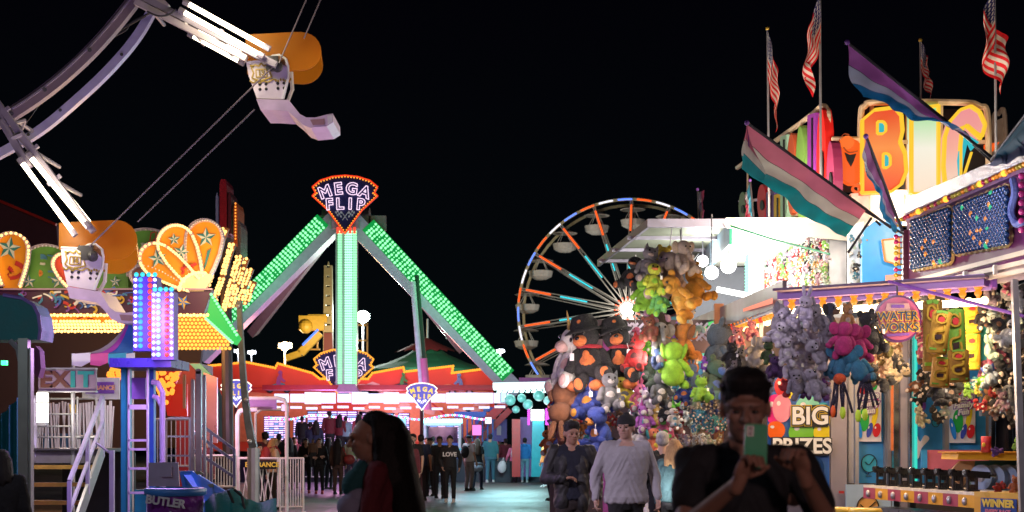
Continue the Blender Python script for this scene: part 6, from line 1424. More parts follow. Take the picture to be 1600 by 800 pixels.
# ================================================================ plush toys
glossk = M('toy_eye', (.008, .008, .01), .08, noise=0); creamf = M('toy_cream', (.62, .52, .42), .95, bump=.6, scale=12); blackf = M('toy_black', (.015, .014, .016), .9, bump=.6, scale=12)
def rx(a): return Matrix.Rotation(R(a), 3, 'X')
def ry(a): return Matrix.Rotation(R(a), 3, 'Y')
def lumpy(m, amp, seed):
    q = random.Random(seed); a = [q.uniform(5, 9) for _ in range(3)]; b = [q.uniform(0, 6) for _ in range(3)]
    m.v = [(x+amp*math.sin(a[0]*y+b[0]+a[1]*z), y+amp*math.sin(a[1]*z+b[1]+a[2]*x), z+amp*math.sin(a[2]*x+b[2]+a[0]*y)) for x, y, z in m.v]; return m
def plush_parts(kind, lo=False):
    n, k = (10, 7) if lo else (18, 12); P = []
    def p(name, balls, slot='a', par=None):
        m = MB()
        for b in balls: m.ball(b[0], b[1], n, k, rot=b[2] if len(b) > 2 else None)
        P.append((name, lumpy(m, .008, len(P)), slot, par))
    hz = .27; sp = kind
    p('body', [((0, 0, -.10), (.20, .17, .235)), ((0, -.02, -.18), (.21, .185, .19))])
    p('belly_patch', [((0, -.10, -.13), (.13, .10, .16))], 'b', 'body')
    if sp in ('frog', 'duck', 'penguin'): hd = ((0, -.02, hz), (.20, .17, .165))
    elif sp == 'unicorn': hd = ((0, -.06, hz), (.145, .17, .17))
    else: hd = ((0, -.02, hz), (.195, .175, .18))
    p('head', [hd])
    if sp in ('bear', 'hatbear', 'bigbear'): p('muzzle', [((0, -.17, hz-.05), (.10, .09, .075))], 'b', 'head'); P.append(('nose', MB().ball((0, -.255, hz-.02), (.035, .02, .025), 10, 7), 'k', 'head'))
    if sp in ('dog', 'husky'): p('muzzle', [((0, -.19, hz-.06), (.085, .13, .075))], 'b', 'head'); P.append(('nose', MB().ball((0, -.32, hz-.03), (.04, .025, .03), 10, 7), 'k', 'head'))
    if sp == 'unicorn': p('muzzle', [((0, -.20, hz-.07), (.09, .13, .085))], 'b', 'head'); P.append(('horn', MB().cyl((0, -.10, hz+.14), (0, -.20, hz+.42), .035, .004, 10), 'c', 'head'))
    if sp == 'elephant': P.append(('trunk', MB().tube([(0, -.15, hz-.02), (0, -.25, hz-.10), (0, -.29, hz-.22), (0, -.33, hz-.26)], .05, 12, ball=True).ball((0, -.33, hz-.26), .05), 'a', 'head'))
    if sp == 'bunny': p('muzzle', [((0, -.17, hz-.05), (.08, .06, .055))], 'b', 'head'); P.append(('nose', MB().ball((0, -.23, hz-.03), (.02, .015, .015), 8, 6), 'k', 'head'))
    if sp == 'cat': p('muzzle', [((0, -.16, hz-.05), (.08, .06, .05))], 'b', 'head'); P.append(('nose', MB().ball((0, -.22, hz-.03), (.02, .015, .015), 8, 6), 'k', 'head'))
    if sp in ('duck', 'penguin'): p('beak', [((0, -.20, hz-.03), (.10, .10, .035))], 'c', 'head')
    if sp == 'frog': p('mouth', [((0, -.10, hz-.06), (.17, .11, .05))], 'b', 'head')
    for s in (-1, 1):
        ez, ex_, ey = hz+.04, .07*s, -.185
        if sp == 'frog': p('eye_bump', [((.11*s, -.03, hz+.15), (.07, .07, .07))], 'a', 'head'); ez, ex_, ey = hz+.17, .11*s, -.09
        if sp == 'unicorn': ex_, ey = .12*s, -.17
        P.append(('eye', MB().ball((ex_, ey, ez), (.026, .018, .03), 10, 7), 'k', 'head'))
        if sp in ('bear', 'hatbear', 'bigbear'): p('ear', [((.15*s, .02, hz+.15), (.075, .04, .075))], 'a', 'head')
        if sp == 'dog': p('ear', [((.19*s, .0, hz+.0), (.05, .08, .15), ry(12*s))], 'c', 'head')
        if sp in ('husky', 'cat'): P.append(('ear', MB().cyl((.11*s, .0, hz+.10), (.14*s, .0, hz+.27), .075, .005, 12), 'a', 'head'))
        if sp == 'bunny': p('ear', [((.08*s, .0, hz+.32), (.055, .035, .19), ry(10*s))], 'a', 'head')
        if sp == 'elephant': p('ear', [((.24*s, .02, hz+.0), (.13, .035, .15), ry(15*s))], 'a', 'head')
        if sp == 'unicorn': P.append(('ear', MB().cyl((.09*s, .02, hz+.12), (.12*s, .0, hz+.24), .04, .005, 10), 'a', 'head'))
        a = rx(30) @ ry(0); arm = ry(-28*s) @ rx(-18)
        p('arm', [((.215*s, -.05, -.03), (.075, .075, .17), arm), ((.27*s, -.09, -.16), (.08, .08, .07))], 'a')
        if sp in ('hatbear',): p('paw', [((.15*s, -.20, -.40), (.115, .14, .075))], 'b')
        leg = rx(62) @ ry(-14*s)
        p('leg', [((.14*s, -.16, -.33), (.095, .095, .19), leg), ((.18*s, -.30, -.34), (.095, .075, .11))], 'a')
        p('foot_pad', [((.18*s, -.355, -.34), (.065, .03, .08))], 'b', 'leg')
    if sp == 'hatbear':
        P.append(('hat', MB().lat([(.001, .25), (.14, .23), (.19, .10), (.19, .04)], 24, (0, .0, hz+.04)).lat([(.19, .04), (.27, .0), (.26, -.015), (.18, .02)], 24, (0, -.03, hz+.06)), 'a', 'head'))
        P.append(('scarf', MB().lat([(.15, -.02), (.19, 0), (.15, .03)], 20, (0, 0, hz-.155)), 'c', None)); p('hat_patch', [((.03, -.16, hz+.20), (.03, .02, .03))], 'b', 'head'); p('chest_patch', [((.0, -.19, .0), (.05, .02, .06))], 'b', 'body')
    if sp == 'unicorn': p('mane', [((0, .07, hz+.08), (.05, .10, .17)), ((0, .13, hz-.08), (.05, .06, .14)), ((0, -.06, hz+.17), (.04, .08, .05))], 'c', 'head')
    return P
PROT = {}
TAG = MB().box((.16, -.24, .02), (.07, .008, .10)).cyl((.15, -.23, .07), (.12, -.19, .16), .004, n=5).mesh('price_tag', whitemat)
def plush(kind, cols, loc, hgt, label, rot=(0, 0, 0), group=None, cat='plush toy'):
    if kind not in PROT:
        PROT[kind] = [(nm, m.mesh(nm, glossk if sl == 'k' else FAB, smooth=True), sl, par) for nm, m, sl, par in plush_parts(kind)]
    t = thing(NM.get(kind, 'plush_bear'), label, cat, loc, group); t.rotation_euler = [R(a) for a in rot]; _q = random.Random(label); t.scale = (hgt*_q.uniform(.9, 1.15), hgt*_q.uniform(.9, 1.1), hgt*_q.uniform(.93, 1.06))
    d = {}
    for nm, me, sl, par in PROT[kind]:
        o = link(nm, me, d.get(par, t)); 
        if nm not in d: d[nm] = o
        if sl != 'k': o.color = (*cols[{'a': 0, 'b': 1, 'c': 2}[sl] if {'a': 0, 'b': 1, 'c': 2}[sl] < len(cols) else 1], 1)
        if nm == 'leg': d['leg'] = o
        if nm in ('arm', 'leg'): o.rotation_euler = (R(_q.uniform(-22, 16)), R(_q.uniform(-12, 12)), R(_q.uniform(-14, 14)))
        if nm == 'head': o.rotation_euler = (R(_q.uniform(-8, 12)), R(_q.uniform(-16, 16)), R(_q.uniform(-22, 22)))
    if _q.random() < .45: link('price_tag', TAG, t)
    return t
NM = dict(bear='plush_bear', bigbear='plush_bear', hatbear='plush_bear', dog='plush_dog', husky='plush_dog', unicorn='plush_unicorn', elephant='plush_elephant', bunny='plush_rabbit', cat='plush_cat', duck='plush_duck', penguin='plush_penguin', frog='plush_frog')
SM = {}
def small(kind, col, loc, hgt, label, rot=(0, 0, 0), group=None):
    if kind not in SM:
        M_ = MB()
        for nm, m, sl, par in plush_parts(kind, True): M_.add(m.v, m.f, {'a': 0, 'b': 1, 'c': 0, 'k': 2}[sl])
        SM[kind] = M_.mesh('plush', [FAB, creamf, blackf], smooth=True)
    o = link(NM[kind], SM[kind]); o.location = loc; o.rotation_euler = [R(a) for a in rot]; o.scale = (hgt,)*3; o.color = (*col, 1)
    return tag(o, label, 'plush toy', group)
blk, orn, wht, gry = (.012, .012, .015), (.75, .20, .05), (.78, .76, .76), (.22, .23, .26)
gld, brw, lim, blu = (.80, .36, .03), (.30, .12, .05), (.32, .72, .04), (.03, .07, .38)
pnk, pur, tea, crm = (.80, .15, .32), (.40, .10, .55), (.05, .42, .48), (.70, .60, .45)
red, yel, lav_, lbl = (.75, .02, .02), (.85, .70, .06), (.48, .42, .62), (.12, .45, .70)
CP = 'large plush toys hung on the centre stall'
big_list = [  # kind, cols, px, py, hpx, depth, (rx,ry,rz), label
 ('unicorn', (wht, (.7, .45, .45), (.65, .4, .12)), 893, 562, 108, 19.2, (0, 0, -35), 'large white plush unicorn with brown horn, leftmost on the stall'),
 ('hatbear', (blk, orn, (.5, .02, .04)), 921, 556, 112, 19, (0, 0, -18), 'left one of two black hatted plush bears with orange feet'),
 ('hatbear', (blk, orn, (.5, .02, .04)), 970, 556, 112, 19, (0, 0, -12), 'right one of two black hatted plush bears with orange feet'),
 ('cat', (red, (.15, .02, .02)), 996, 552, 66, 18.7, (0, 8, -30), 'bright red plush hanging beside the right black hatted bear'),
 ('bunny', (brw, (.32, .25, .28)), 878, 622, 92, 19, (150, 10, -20), 'brown plush hanging head down under the white unicorn'),
 ('bear', (blu, gld), 922, 620, 78, 18.9, (0, -6, -35), 'blue plush with golden face below the left hatted bear'),
 ('bear', (blu, (.75, .28, .04)), 938, 668, 84, 18.7, (15, 12, -55), 'blue and orange plush leaning above the beanie man'),
 ('cat', (gry, wht), 951, 612, 64, 18.6, (0, 0, 15), 'grey plush cat with pale eyes between blue bear and duck'),
 ('duck', (yel, (.2, .2, .25), (.6, .3, .03)), 974, 612, 58, 18.8, (0, 0, 10), 'yellow and grey plush duck right of grey cat'),
 ('elephant', ((.30, .31, .34), (.5, .42, .42)), 1031, 535, 70, 18.7, (0, 0, 25), 'grey plush elephant above the lime plush dog'),
 ('dog', (lim, lim, lim), 1051, 572, 92, 18.5, (0, 0, 165), 'lime green plush dog seen from behind'),
 ('dog', ((.75, .28, .05), orn, brw), 1066, 540, 84, 18.9, (0, -8, 120), 'orange-brown plush dog behind lime green one'),
 ('husky', ((.09, .1, .12), wht), 1030, 608, 58, 18.6, (0, 0, 20), 'dark grey plush husky with white muzzle under elephant'),
 ('bear', ((.03, .06, .04), (.05, .12, .05)), 1012, 592, 66, 19, (0, 20, 50), 'dark green plush bear wedged below the elephant'),
 ('bear', (tea, lbl), 996, 592, 46, 19.2, (0, 0, 0), 'teal plush bear beside the chrome pole'),
 ('bear', (gld, (.85, .5, .08)), 1062, 462, 84, 18.3, (25, -35, -60), 'golden plush bear lying stretched out at the top, front one'),
 ('bear', (gld, (.85, .5, .08)), 1084, 446, 70, 18.8, (0, 12, 130), 'golden plush bear turned away, behind the stretched out one'),
 ('cat', ((.28, .25, .27), (.6, .45, .4)), 1012, 412, 64, 18.6, (0, 0, 5), 'grey plush monkey hugging lime legs at upper left of cluster'),
 ('bear', (yel, yel), 1036, 410, 58, 18.9, (0, 0, 190), 'bright yellow plush crescent shape at the top of cluster'),
 ('elephant', ((.40, .30, .26), (.5, .4, .36)), 1045, 432, 84, 18.6, (0, 0, -40), 'tall taupe plush elephant at the middle of top cluster'),
 ('elephant', ((.66, .52, .42), (.75, .6, .5)), 1066, 404, 62, 18.4, (0, 0, 30), 'beige plush elephant with big ears at the top of cluster'),
 ('duck', ((.65, .75, .05), lim, orn), 1020, 436, 56, 18.3, (0, 0, 20), 'lime yellow plush duck with orange beak in upper cluster'),
 ('frog', (lim, lim), 1006, 462, 62, 18.7, (0, 10, 15), 'lime plush frog dangling at left of upper cluster'),
 ('frog', ((.15, .55, .12), lim), 1030, 470, 50, 18.3, (0, -10, 0), 'green plush frog below the lime yellow duck'),
 ('penguin', (blk, orn, orn), 990, 428, 60, 19, (0, 10, -40), 'black and orange plush penguin at far left of upper cluster'),
 ('bear', ((.55, .30, .55), (.6, .4, .6)), 1022, 484, 56, 19, (0, 0, 30), 'mauve plush bear beside the wheel hub lamp'),
 ('bear', ((.28, .06, .03), brw), 1018, 514, 46, 18.6, (0, 0, -30), 'red-brown plush bear above the grey elephant'),
 ('cat', ((.04, .035, .03), (.1, .08, .07)), 1030, 494, 52, 18.9, (0, 0, 180), 'dark brown plush below the golden bears'),
 ('bunny', ((.35, .60, .70), wht), 1070, 500, 62, 19, (0, 0, 60), 'pale blue and white plush rabbit under the golden bears'),
 ('cat', ((.04, .10, .30), lbl), 1026, 562, 46, 18.6, (0, 0, 40), 'dark blue plush cat beside the lime dog'),
 ('bear', ((.04, .06, .09), (.05, .15, .05)), 1122, 552, 110, 20.5, (0, 0, 120), 'huge dark blue-green plush seen from the side by orange board'),
 ('bear', ((.03, .07, .04), (.05, .10, .3)), 1112, 596, 84, 20.2, (0, 20, 40), 'dark green plush bear under the huge dark one'),
 ('bunny', (pnk, wht), 1000, 622, 50, 18.8, (0, 0, 10), 'pink plush rabbit right of the chrome pole'),
 ('unicorn', ((.7, .6, .78), wht, pur), 1012, 628, 46, 18.6, (0, 0, -20), 'white and violet plush unicorn, upper of three in the column'),
 ('unicorn', (pur, wht, (.7, .1, .6)), 1006, 655, 50, 18.5, (0, 0, 15), 'purple plush unicorn, middle of three in the column'),
 ('unicorn', (wht, (.6, .6, .75), (.2, .6, .7)), 1002, 684, 50, 18.5, (0, 0, -10), 'white plush unicorn with teal mane, lowest of column'),
 ('dog', ((.8, .2, .1), yel, tea), 1022, 692, 50, 18.4, (0, 0, 30), 'rainbow coloured plush dog beside old man'),
 ('bear', (blu, (.7, .22, .05)), 1070, 612, 44, 18.6, (0, 0, -20), 'small blue plush bear with orange face right of husky'),
 ('frog', ((.35, .8, .08), lim), 1094, 610, 48, 18.5, (0, 0, 15), 'bright lime plush frog under glowing blue plush'),
 ('bunny', ((.18, .30, .75), lbl), 1082, 588, 46, 18.8, (0, 0, 170), 'shaggy bright blue plush above lime frog'),
 ('penguin', ((.02, .03, .05), wht, orn), 1042, 642, 44, 18.6, (0, 0, 0), 'navy and white plush penguin below the husky'),
 ('duck', (wht, lbl, orn), 1052, 652, 36, 18.4, (0, 0, 20), 'small white plush duck beside navy penguin'),
 ('bear', (pnk, (.15, .55, .1)), 1038, 672, 46, 18.6, (0, 0, 0), 'pink and green plush above old man'),
 ('cat', ((.05, .12, .42), blu), 1110, 628, 44, 18.9, (0, 0, 0), 'royal blue plush cat below huge dark plush'),
 ('bunny', ((.2, .05, .04), (.4, .15, .1)), 880, 668, 62, 19.3, (0, 0, 10), 'dark red plush rabbit in hat hanging lowest left'),
 ('cat', ((.08, .05, .05), (.5, .2, .15)), 898, 690, 50, 19.4, (0, 0, -20), 'dark plush cat behind the jacket man'),
 ('penguin', ((.7, .2, .03), wht, orn), 860, 690, 46, 21, (0, 0, -20), 'orange and white plush penguin at stall left edge'),
]
for kd, cs, px, py, hp, d, rt, lab in big_list: plush(kd, cs, at(px, py, d), k_(hp, d), lab, rt, CP)
def CN(c): return c
# filler rows of small plush on the stall's rear wall
rng = random.Random(21)
names = [('white', wht), ('grey', gry), ('pink', pnk), ('teal', tea), ('brown', brw), ('orange', (.75, .25, .04)), ('purple', pur), ('lime', lim), ('pale blue', lbl), ('black', blk), ('cream', crm), ('red', red), ('yellow', yel), ('navy', blu)]
kinds = ['bear', 'dog', 'bunny', 'cat', 'elephant', 'frog', 'penguin', 'husky']
KW = {'bear': 'bear', 'dog': 'dog', 'bunny': 'rabbit', 'cat': 'cat', 'elephant': 'elephant', 'frog': 'frog', 'penguin': 'penguin', 'husky': 'husky', 'unicorn': 'unicorn', 'duck': 'duck'}
def rows(x0, x1, y0, y1, dx, dy, d, hp, where, cols=None, kd=None, jit=.35, posf=None, skip=None, grp=None, dj=.25):
    r = 0; y = y0
    while y <= y1:
        c = 0; x = x0+(dx/2 if r % 2 else 0)
        while x <= x1:
            if not skip or not skip(x, y):
                cn, cc_ = rng.choice(cols or names); kk = rng.choice(kd or kinds); cc_ = tuple(max(.01, min(.9, v*rng.uniform(.75, 1.2))) for v in cc_)
                px, py = x+rng.uniform(-jit, jit)*dx, y+rng.uniform(-jit, jit)*dy; dd = d+rng.uniform(-dj, dj)
                p = posf(px, py) if posf else at(px, py, dd)
                h = k_(hp, p.y)*rng.uniform(.85, 1.25)
                small(kk, cc_, p, h, '%s plush %s, %s in %s row %s' % (cn, KW[kk], ORD[c], ORD[r], where), (rng.uniform(-25, 25), rng.uniform(-35, 35), rng.uniform(-60, 60)), grp); c += 1
            x += dx
        y += dy; r += 1
rows(1000, 1112, 520, 700, 18, 18, 20.6, 30, 'on the centre stall wall', grp='small plush on the centre stall wall', skip=lambda x, y: y < 560 and x > 1075)
rows(865, 985, 600, 712, 17, 18, 20.8, 26, 'on the stall side wall', cols=[names[i] for i in (3, 4, 5, 9, 11, 1, 13, 6)], grp='small plush on the stall side wall')
rows(1082, 1135, 648, 676, 11, 10, 18.6, 16, 'in the blue pile', cols=[('pale blue', (.05, .32, .55)), ('sky blue', (.08, .42, .62))], kd=['bear', 'elephant'], jit=.2, grp='blue plush piled on the counter')
rows(1062, 1130, 686, 702, 12, 10, 18.5, 18, 'in the puppy pile', cols=[('cream', crm), ('white', wht), ('black', blk), ('tan', (.45, .3, .15))], kd=['dog', 'bear'], jit=.2, grp='puppy plush piled on the counter')
rows(1075, 1120, 632, 645, 14, 12, 18.8, 20, 'above the blue pile', cols=[('cream', crm), ('grey', gry)], kd=['dog', 'bear', 'bunny'], jit=.2, grp='pale plush above the blue pile')
# white booth's inner wall: plane running away to the left
wO = Vector((5.25, 24.6, 0)); wd_ = Vector((5.10-5.25, 3.6, 0)).normalized(); wN = Vector((wd_.y, -wd_.x, 0))
MB().prism([hit(x, y, wO+Vector((.12, 0, 0)), wN) for x, y in ((1196, 448), (1193, 405), (1215, 385), (1293, 362), (1293, 455), (1196, 455))], (.05, 0, 0)).build('plush_wall', M('wall_pale', (.5, .5, .45), .7), wb)
rows(1199, 1291, 372, 452, 4.2, 9.5, 26, 17, 'on the white booth wall', cols=[('white', wht), ('white', wht), ('lime', (.4, .75, .2)), ('black', blk), ('red', red), ('pink', (.85, .4, .5)), ('orange', (.8, .35, .08))], skip=lambda x, y: y < 366+(1293-x)*.42, posf=lambda x, y: hit(x, y, wO, wN), jit=.3, grp='plush on the white booth wall')
rows(1330, 1350, 372, 448, 10, 12, 23.2, 14, 'beside the sky blue panel', cols=[('white', wht), ('pale blue', lbl), ('black', blk)], jit=.25, grp='plush beside the sky blue panel')
# hanging clusters of the water-gun booth
rng = random.Random(31)
def cluster(pts, d, hp, cols, kd, where, grp, dj=.3):
    for i, (x, y) in enumerate(pts):
        cn, cc_ = rng.choice(cols); kk = rng.choice(kd); f_ = 1+rng.uniform(-.15, .25)
        plush(kk, (cc_, tuple(min(.85, v*1.25+.03) for v in cc_), tuple(v*.6 for v in cc_)), at(x, y, d+rng.uniform(-dj, dj)), k_(hp*f_, d), '%s plush %s %s' % (cn, KW[kk], where(i, x, y)), (rng.uniform(-20, 40), rng.uniform(-30, 30), rng.uniform(-50, 50)), grp)
gp_ = [(1232, 498), (1258, 484), (1280, 498), (1218, 522), (1243, 522), (1268, 520), (1292, 530), (1228, 548), (1252, 550), (1278, 552), (1236, 575), (1262, 572), (1284, 582), (1245, 598), (1270, 600), (1216, 500)]
def posw(i, x, y): return 'in the lavender bunch, %s %s, %s counting down' % (['upper', 'middle', 'lower'][0 if y < 515 else 1 if y < 565 else 2], ['left', 'centre', 'right'][0 if x < 1238 else 1 if x < 1266 else 2], ORD[i])
cluster(gp_, 15.6, 50, [('lavender', (.62, .56, .76)), ('pale lilac', (.70, .64, .80)), ('spotted grey', (.40, .37, .46))], ['bear', 'dog', 'bunny'], posw, 'lavender plush hung in one bunch')
def spots(lst, grp):
    for kd, cs, px, py, hp, d, rt, lab in lst: plush(kd, cs, at(px, py, d), k_(hp, d), lab, rt, grp)
spots([
 ('bear', ((.80, .22, .25), (.85, .4, .4)), 1150, 528, 38, 17.6, (0, 0, -20), 'salmon pink plush bear, lower one under sloping eave'),
 ('bear', ((.85, .25, .30), (.85, .4, .4)), 1172, 516, 34, 17.6, (0, 0, 20), 'salmon pink plush bear, higher one under sloping eave'),
 ('bunny', ((.75, .18, .25), wht), 1160, 548, 36, 17.6, (0, 0, 0), 'deep pink plush rabbit between two salmon bears'),
 ('dog', ((.70, .62, .5), (.75, .68, .58), crm), 1182, 552, 60, 16.8, (0, 20, 30), 'fluffy cream plush dog left of the lavender bunch'),
 ('bear', ((.66, .58, .5), crm), 1162, 565, 50, 16.9, (0, -20, -20), 'cream plush bear above the head of man with phone'),
 ('cat', ((.02, .02, .02), (.04, .04, .04)), 1143, 556, 46, 16.8, (0, 10, 0), 'black plush cat at left of cream bear'),
 ('cat', ((.30, .28, .33), (.5, .5, .5)), 1145, 578, 36, 16.7, (0, 0, 0), 'grey striped plush cat below the black one'),
 ('frog', ((.05, .12, .02), (.08, .2, .04)), 1200, 552, 40, 16, (0, 0, 0), 'dark green plush frog left of lavender bunch'),
 ('bear', ((.10, .03, .18), (.15, .05, .25)), 1210, 575, 44, 15.9, (0, 0, 0), 'dark violet plush bear under green frog'),
 ('bunny', ((.5, .46, .55), (.6, .55, .6)), 1196, 600, 44, 15.9, (0, 30, 0), 'pale grey plush rabbit low beside violet bear'),
 ('bear', ((.14, .02, .24), (.2, .05, .3)), 1258, 604, 40, 15.7, (0, 0, 0), 'deep purple plush bear under lavender bunch, left of two'),
 ('bear', ((.16, .03, .28), (.2, .05, .3)), 1284, 610, 38, 15.7, (0, 20, 0), 'deep purple plush bear under lavender bunch, right of two'),
 ('duck', ((.65, .02, .03), (.5, .1, .03), orn), 1228, 608, 32, 15.7, (180, 0, 0), 'red plush upside down beneath dark violet bear'),
 ('bear', ((.60, .28, .10), (.65, .5, .45), brw), 1322, 496, 46, 15.4, (10, 0, 20), 'tan plush bear face peeking above magenta plush'),
 ('elephant', ((.62, .02, .22), (.6, .05, .25)), 1318, 532, 66, 15.3, (0, 0, 185), 'magenta plush rump, left of two'),
 ('elephant', ((.62, .02, .22), (.6, .05, .25)), 1340, 538, 64, 15.5, (0, 8, 170), 'magenta plush rump, right of two'),
 ('elephant', ((.03, .22, .42), (.05, .25, .4)), 1312, 566, 62, 15.4, (0, 0, 190), 'teal-blue plush rump, left of two'),
 ('elephant', ((.03, .24, .42), (.05, .25, .4)), 1340, 572, 66, 15.3, (0, 20, 165), 'teal-blue plush rump, right of two'),
 ('bear', ((.02, .02, .025), (.1, .1, .1)), 1358, 520, 74, 15.9, (0, 0, 30), 'black plush bear behind the magenta plush'),
 ('dog', ((.04, .05, .10), (.2, .1, .05), blk), 1296, 500, 58, 16, (0, 0, 60), 'navy plush dog at right of the lavender bunch'),
], 'plush hung under the purple eave')
# dangling squid
for i, (x, y, c2) in enumerate(((1312, 592, (.75, .10, .02)), (1352, 590, (.03, .04, .10)))):
    t = thing('plush_squid', ['dark plush squid with orange-red collar and neon tips', 'navy plush squid with yellow-green tips'][i], 'plush toy', at(x, y, 15.3), 'hanging plush squid'); c = at(x, y, 15.3)
    o = MB().ball(c, (.07, .07, .06), 16, 10).build('head', FAB, t, smooth=True); o.color = (*c2, 1)
    for k in range(6):
        q = random.Random(i*9+k); dx = (k-2.5)*.028; L = q.uniform(.28, .42); pts = [c+Vector((dx*.6, q.uniform(-.05, .05), -.03)), c+Vector((dx+q.uniform(-.02, .02), -.02, -L*.5)), c+Vector((dx*1.4+q.uniform(-.04, .04), -.02, -L))]
        l_ = MB().tube(pts, .014, 8, ball=True).build('tentacle', FAB, t, smooth=True); l_.color = (.02, .015, .05, 1)
        if k in (1, 3): e = MB().ball(pts[-1]+Vector((0, 0, -.05)), (.032, .03, .07), 12, 8).build('neon_tip', M(['neon_orange_tip', 'neon_lime_tip'][(i+(k == 3)) % 2 if i == 0 else 1], [(.9, .12, .02), (.55, .8, .04)][(i+(k == 3)) % 2 if i == 0 else 1], .5), l_, smooth=True)
# tan leopard heap
tl_ = [('tan', (.48, .34, .18)), ('sand', (.58, .46, .28)), ('spotted tan', (.38, .26, .12)), ('cream', (.66, .56, .40))]
rows(1358, 1398, 480, 592, 16, 18, 17.2, 34, 'in the tan leopard heap behind round sign', cols=tl_, kd=['cat', 'bear', 'dog'], grp='tan plush heap')
spots([('cat', ((.02, .018, .02), blk), 1365, 585, 34, 16.6, (0, 20, 20), 'black plush foot bundle below the tan heap, left one'), ('cat', ((.02, .018, .02), blk), 1385, 600, 34, 16.4, (0, 60, 20), 'black plush bundle below the tan heap, lowest one'), ('cat', ((.02, .018, .02), (.5, .4, .3)), 1402, 566, 32, 16.4, (0, -30, 20), 'black and tan plush at the edge of tan heap'),
 ('dog', ((.45, .36, .24), (.5, .45, .35), blk), 1404, 582, 40, 16.8, (0, 70, 0), 'striped tan plush lying under the heap')], 'dark plush under the tan heap')
# tiki totems
def tiki(px, py, w_, h_, d, roll, lab, base):
    t = thing('plush_totem', lab, 'plush toy', at(px, py, d), 'carved face totem plush'); wv, hv = k_(w_, d)/2, k_(h_, d)/2
    m = MB(); m.lat([(.001, -hv), (wv*.9, -hv), (wv, -hv*.95), (wv*.96, 0), (wv, hv*.95), (wv*.9, hv), (.001, hv)], 20, at(px, py, d)); o = m.build('body', M('totem_'+lab[:5], base, .8, bump=.3, noise=.3), t, smooth=True)
    q = lambda pts: [(px+x*w_/2, py+y*h_/2) for x, y in pts]; c = MB(); dd = d-wv-.012
    yb2, rb2, gb3, kb2 = [M(*a) for a in (('totem_yellow', (.52, .32, .02), .7), ('totem_red', (.60, .03, .03), .7), ('totem_green', (.15, .35, .03), .7), ('totem_dark', (.03, .01, .01), .7))]
    MB().path(q(curve([(.5, -.9), (.5, -.55), (.0, -.45), (-.5, -.55), (-.4, -.8), (0, -.85), (.5, -.7)])), w_*.09, dd, .02).build('brow', yb2, o)
    MB().ex(q(ell(.05, -.62, .34, .13)), dd-.01, .02).build('eye_patch', rb2, o)
    m = MB(); m.path(q(curve([(.45, -.35), (.35, -.1), (-.5, .0), (-.55, .35), (0, .5), (.5, .4), (.45, .1)])), w_*.10, dd, .02); m.build('mouth_line', yb2, o)
    MB().ex(q([(-.35, .12), (.3, .08), (.3, .3), (-.3, .35)]), dd+.005, .02).build('mouth', kb2, o); m = MB(); m.path(q([(-.8, .8), (.8, .8)]), h_*.05, dd+.03, .02); m.path(q([(-.6, -.95), (.0, -1.0), (.6, -.95)]), h_*.06, dd+.02, .02); m.build('band', gb3, o)
    t.rotation_euler.y = R(roll)
    return t
tiki(1457, 525, 30, 110, 15.4, 0, 'rear plain brown totem plush behind two others', (.28, .15, .02)); tiki(1468, 520, 30, 66, 14.8, 8, 'front totem plush with gaping mouth, tilted', (.55, .30, .03)); tiki(1470, 582, 30, 46, 15.0, 6, 'lower totem plush with red spiral and lilac base', (.50, .26, .03))
tiki(1494, 530, 30, 92, 15.1, -3, 'green and red totem plush right of the tilted one', (.20, .20, .02)); tiki(1498, 572, 32, 50, 14.9, -2, 'brown totem plush under the green and red one', (.35, .18, .02))
tiki(1519, 497, 27, 48, 16.6, 0, 'bright yellow totem plush, upper one on the right', (.80, .50, .03)); tiki(1518, 550, 28, 56, 16.5, 0, 'bright yellow totem plush, lower one on the right', (.80, .50, .03))
# right-hand wall
bw = [('black', blk), ('white', wht), ('grey', gry), ('black', blk), ('striped white', (.6, .6, .62)), ('brown', (.35, .14, .05)), ('pink', pnk), ('white', (.7, .7, .72))]
rows(1542, 1604, 452, 645, 21, 21, 16.4, 40, 'on the right booth wall', cols=bw, kd=['dog', 'cat', 'bear', 'bunny', 'penguin'], grp='plush on the right booth wall')
rows(1438, 1476, 470, 650, 18, 22, 18.2, 32, 'behind the totem plush', cols=bw, grp='plush behind the totems')
rows(1524, 1548, 598, 640, 14, 16, 16.2, 24, 'beneath the yellow totems', cols=[('lime', lim), ('red', red), ('teal', tea), ('yellow', yel)], grp='bright plush beneath the totems')
MB().ex([(1534, 470), (1606, 440), (1606, 650), (1534, 650)], 17.4, .1).build('plush_backboard', M('backboard_dark', (.06, .08, .12), .7), ww)
MB().ex([(1532, 470), (1542, 470), (1542, 610), (1532, 610)], 16.7, .05).build('painted_strip', M('strip_teal', (.05, .4, .45), .4), ww)
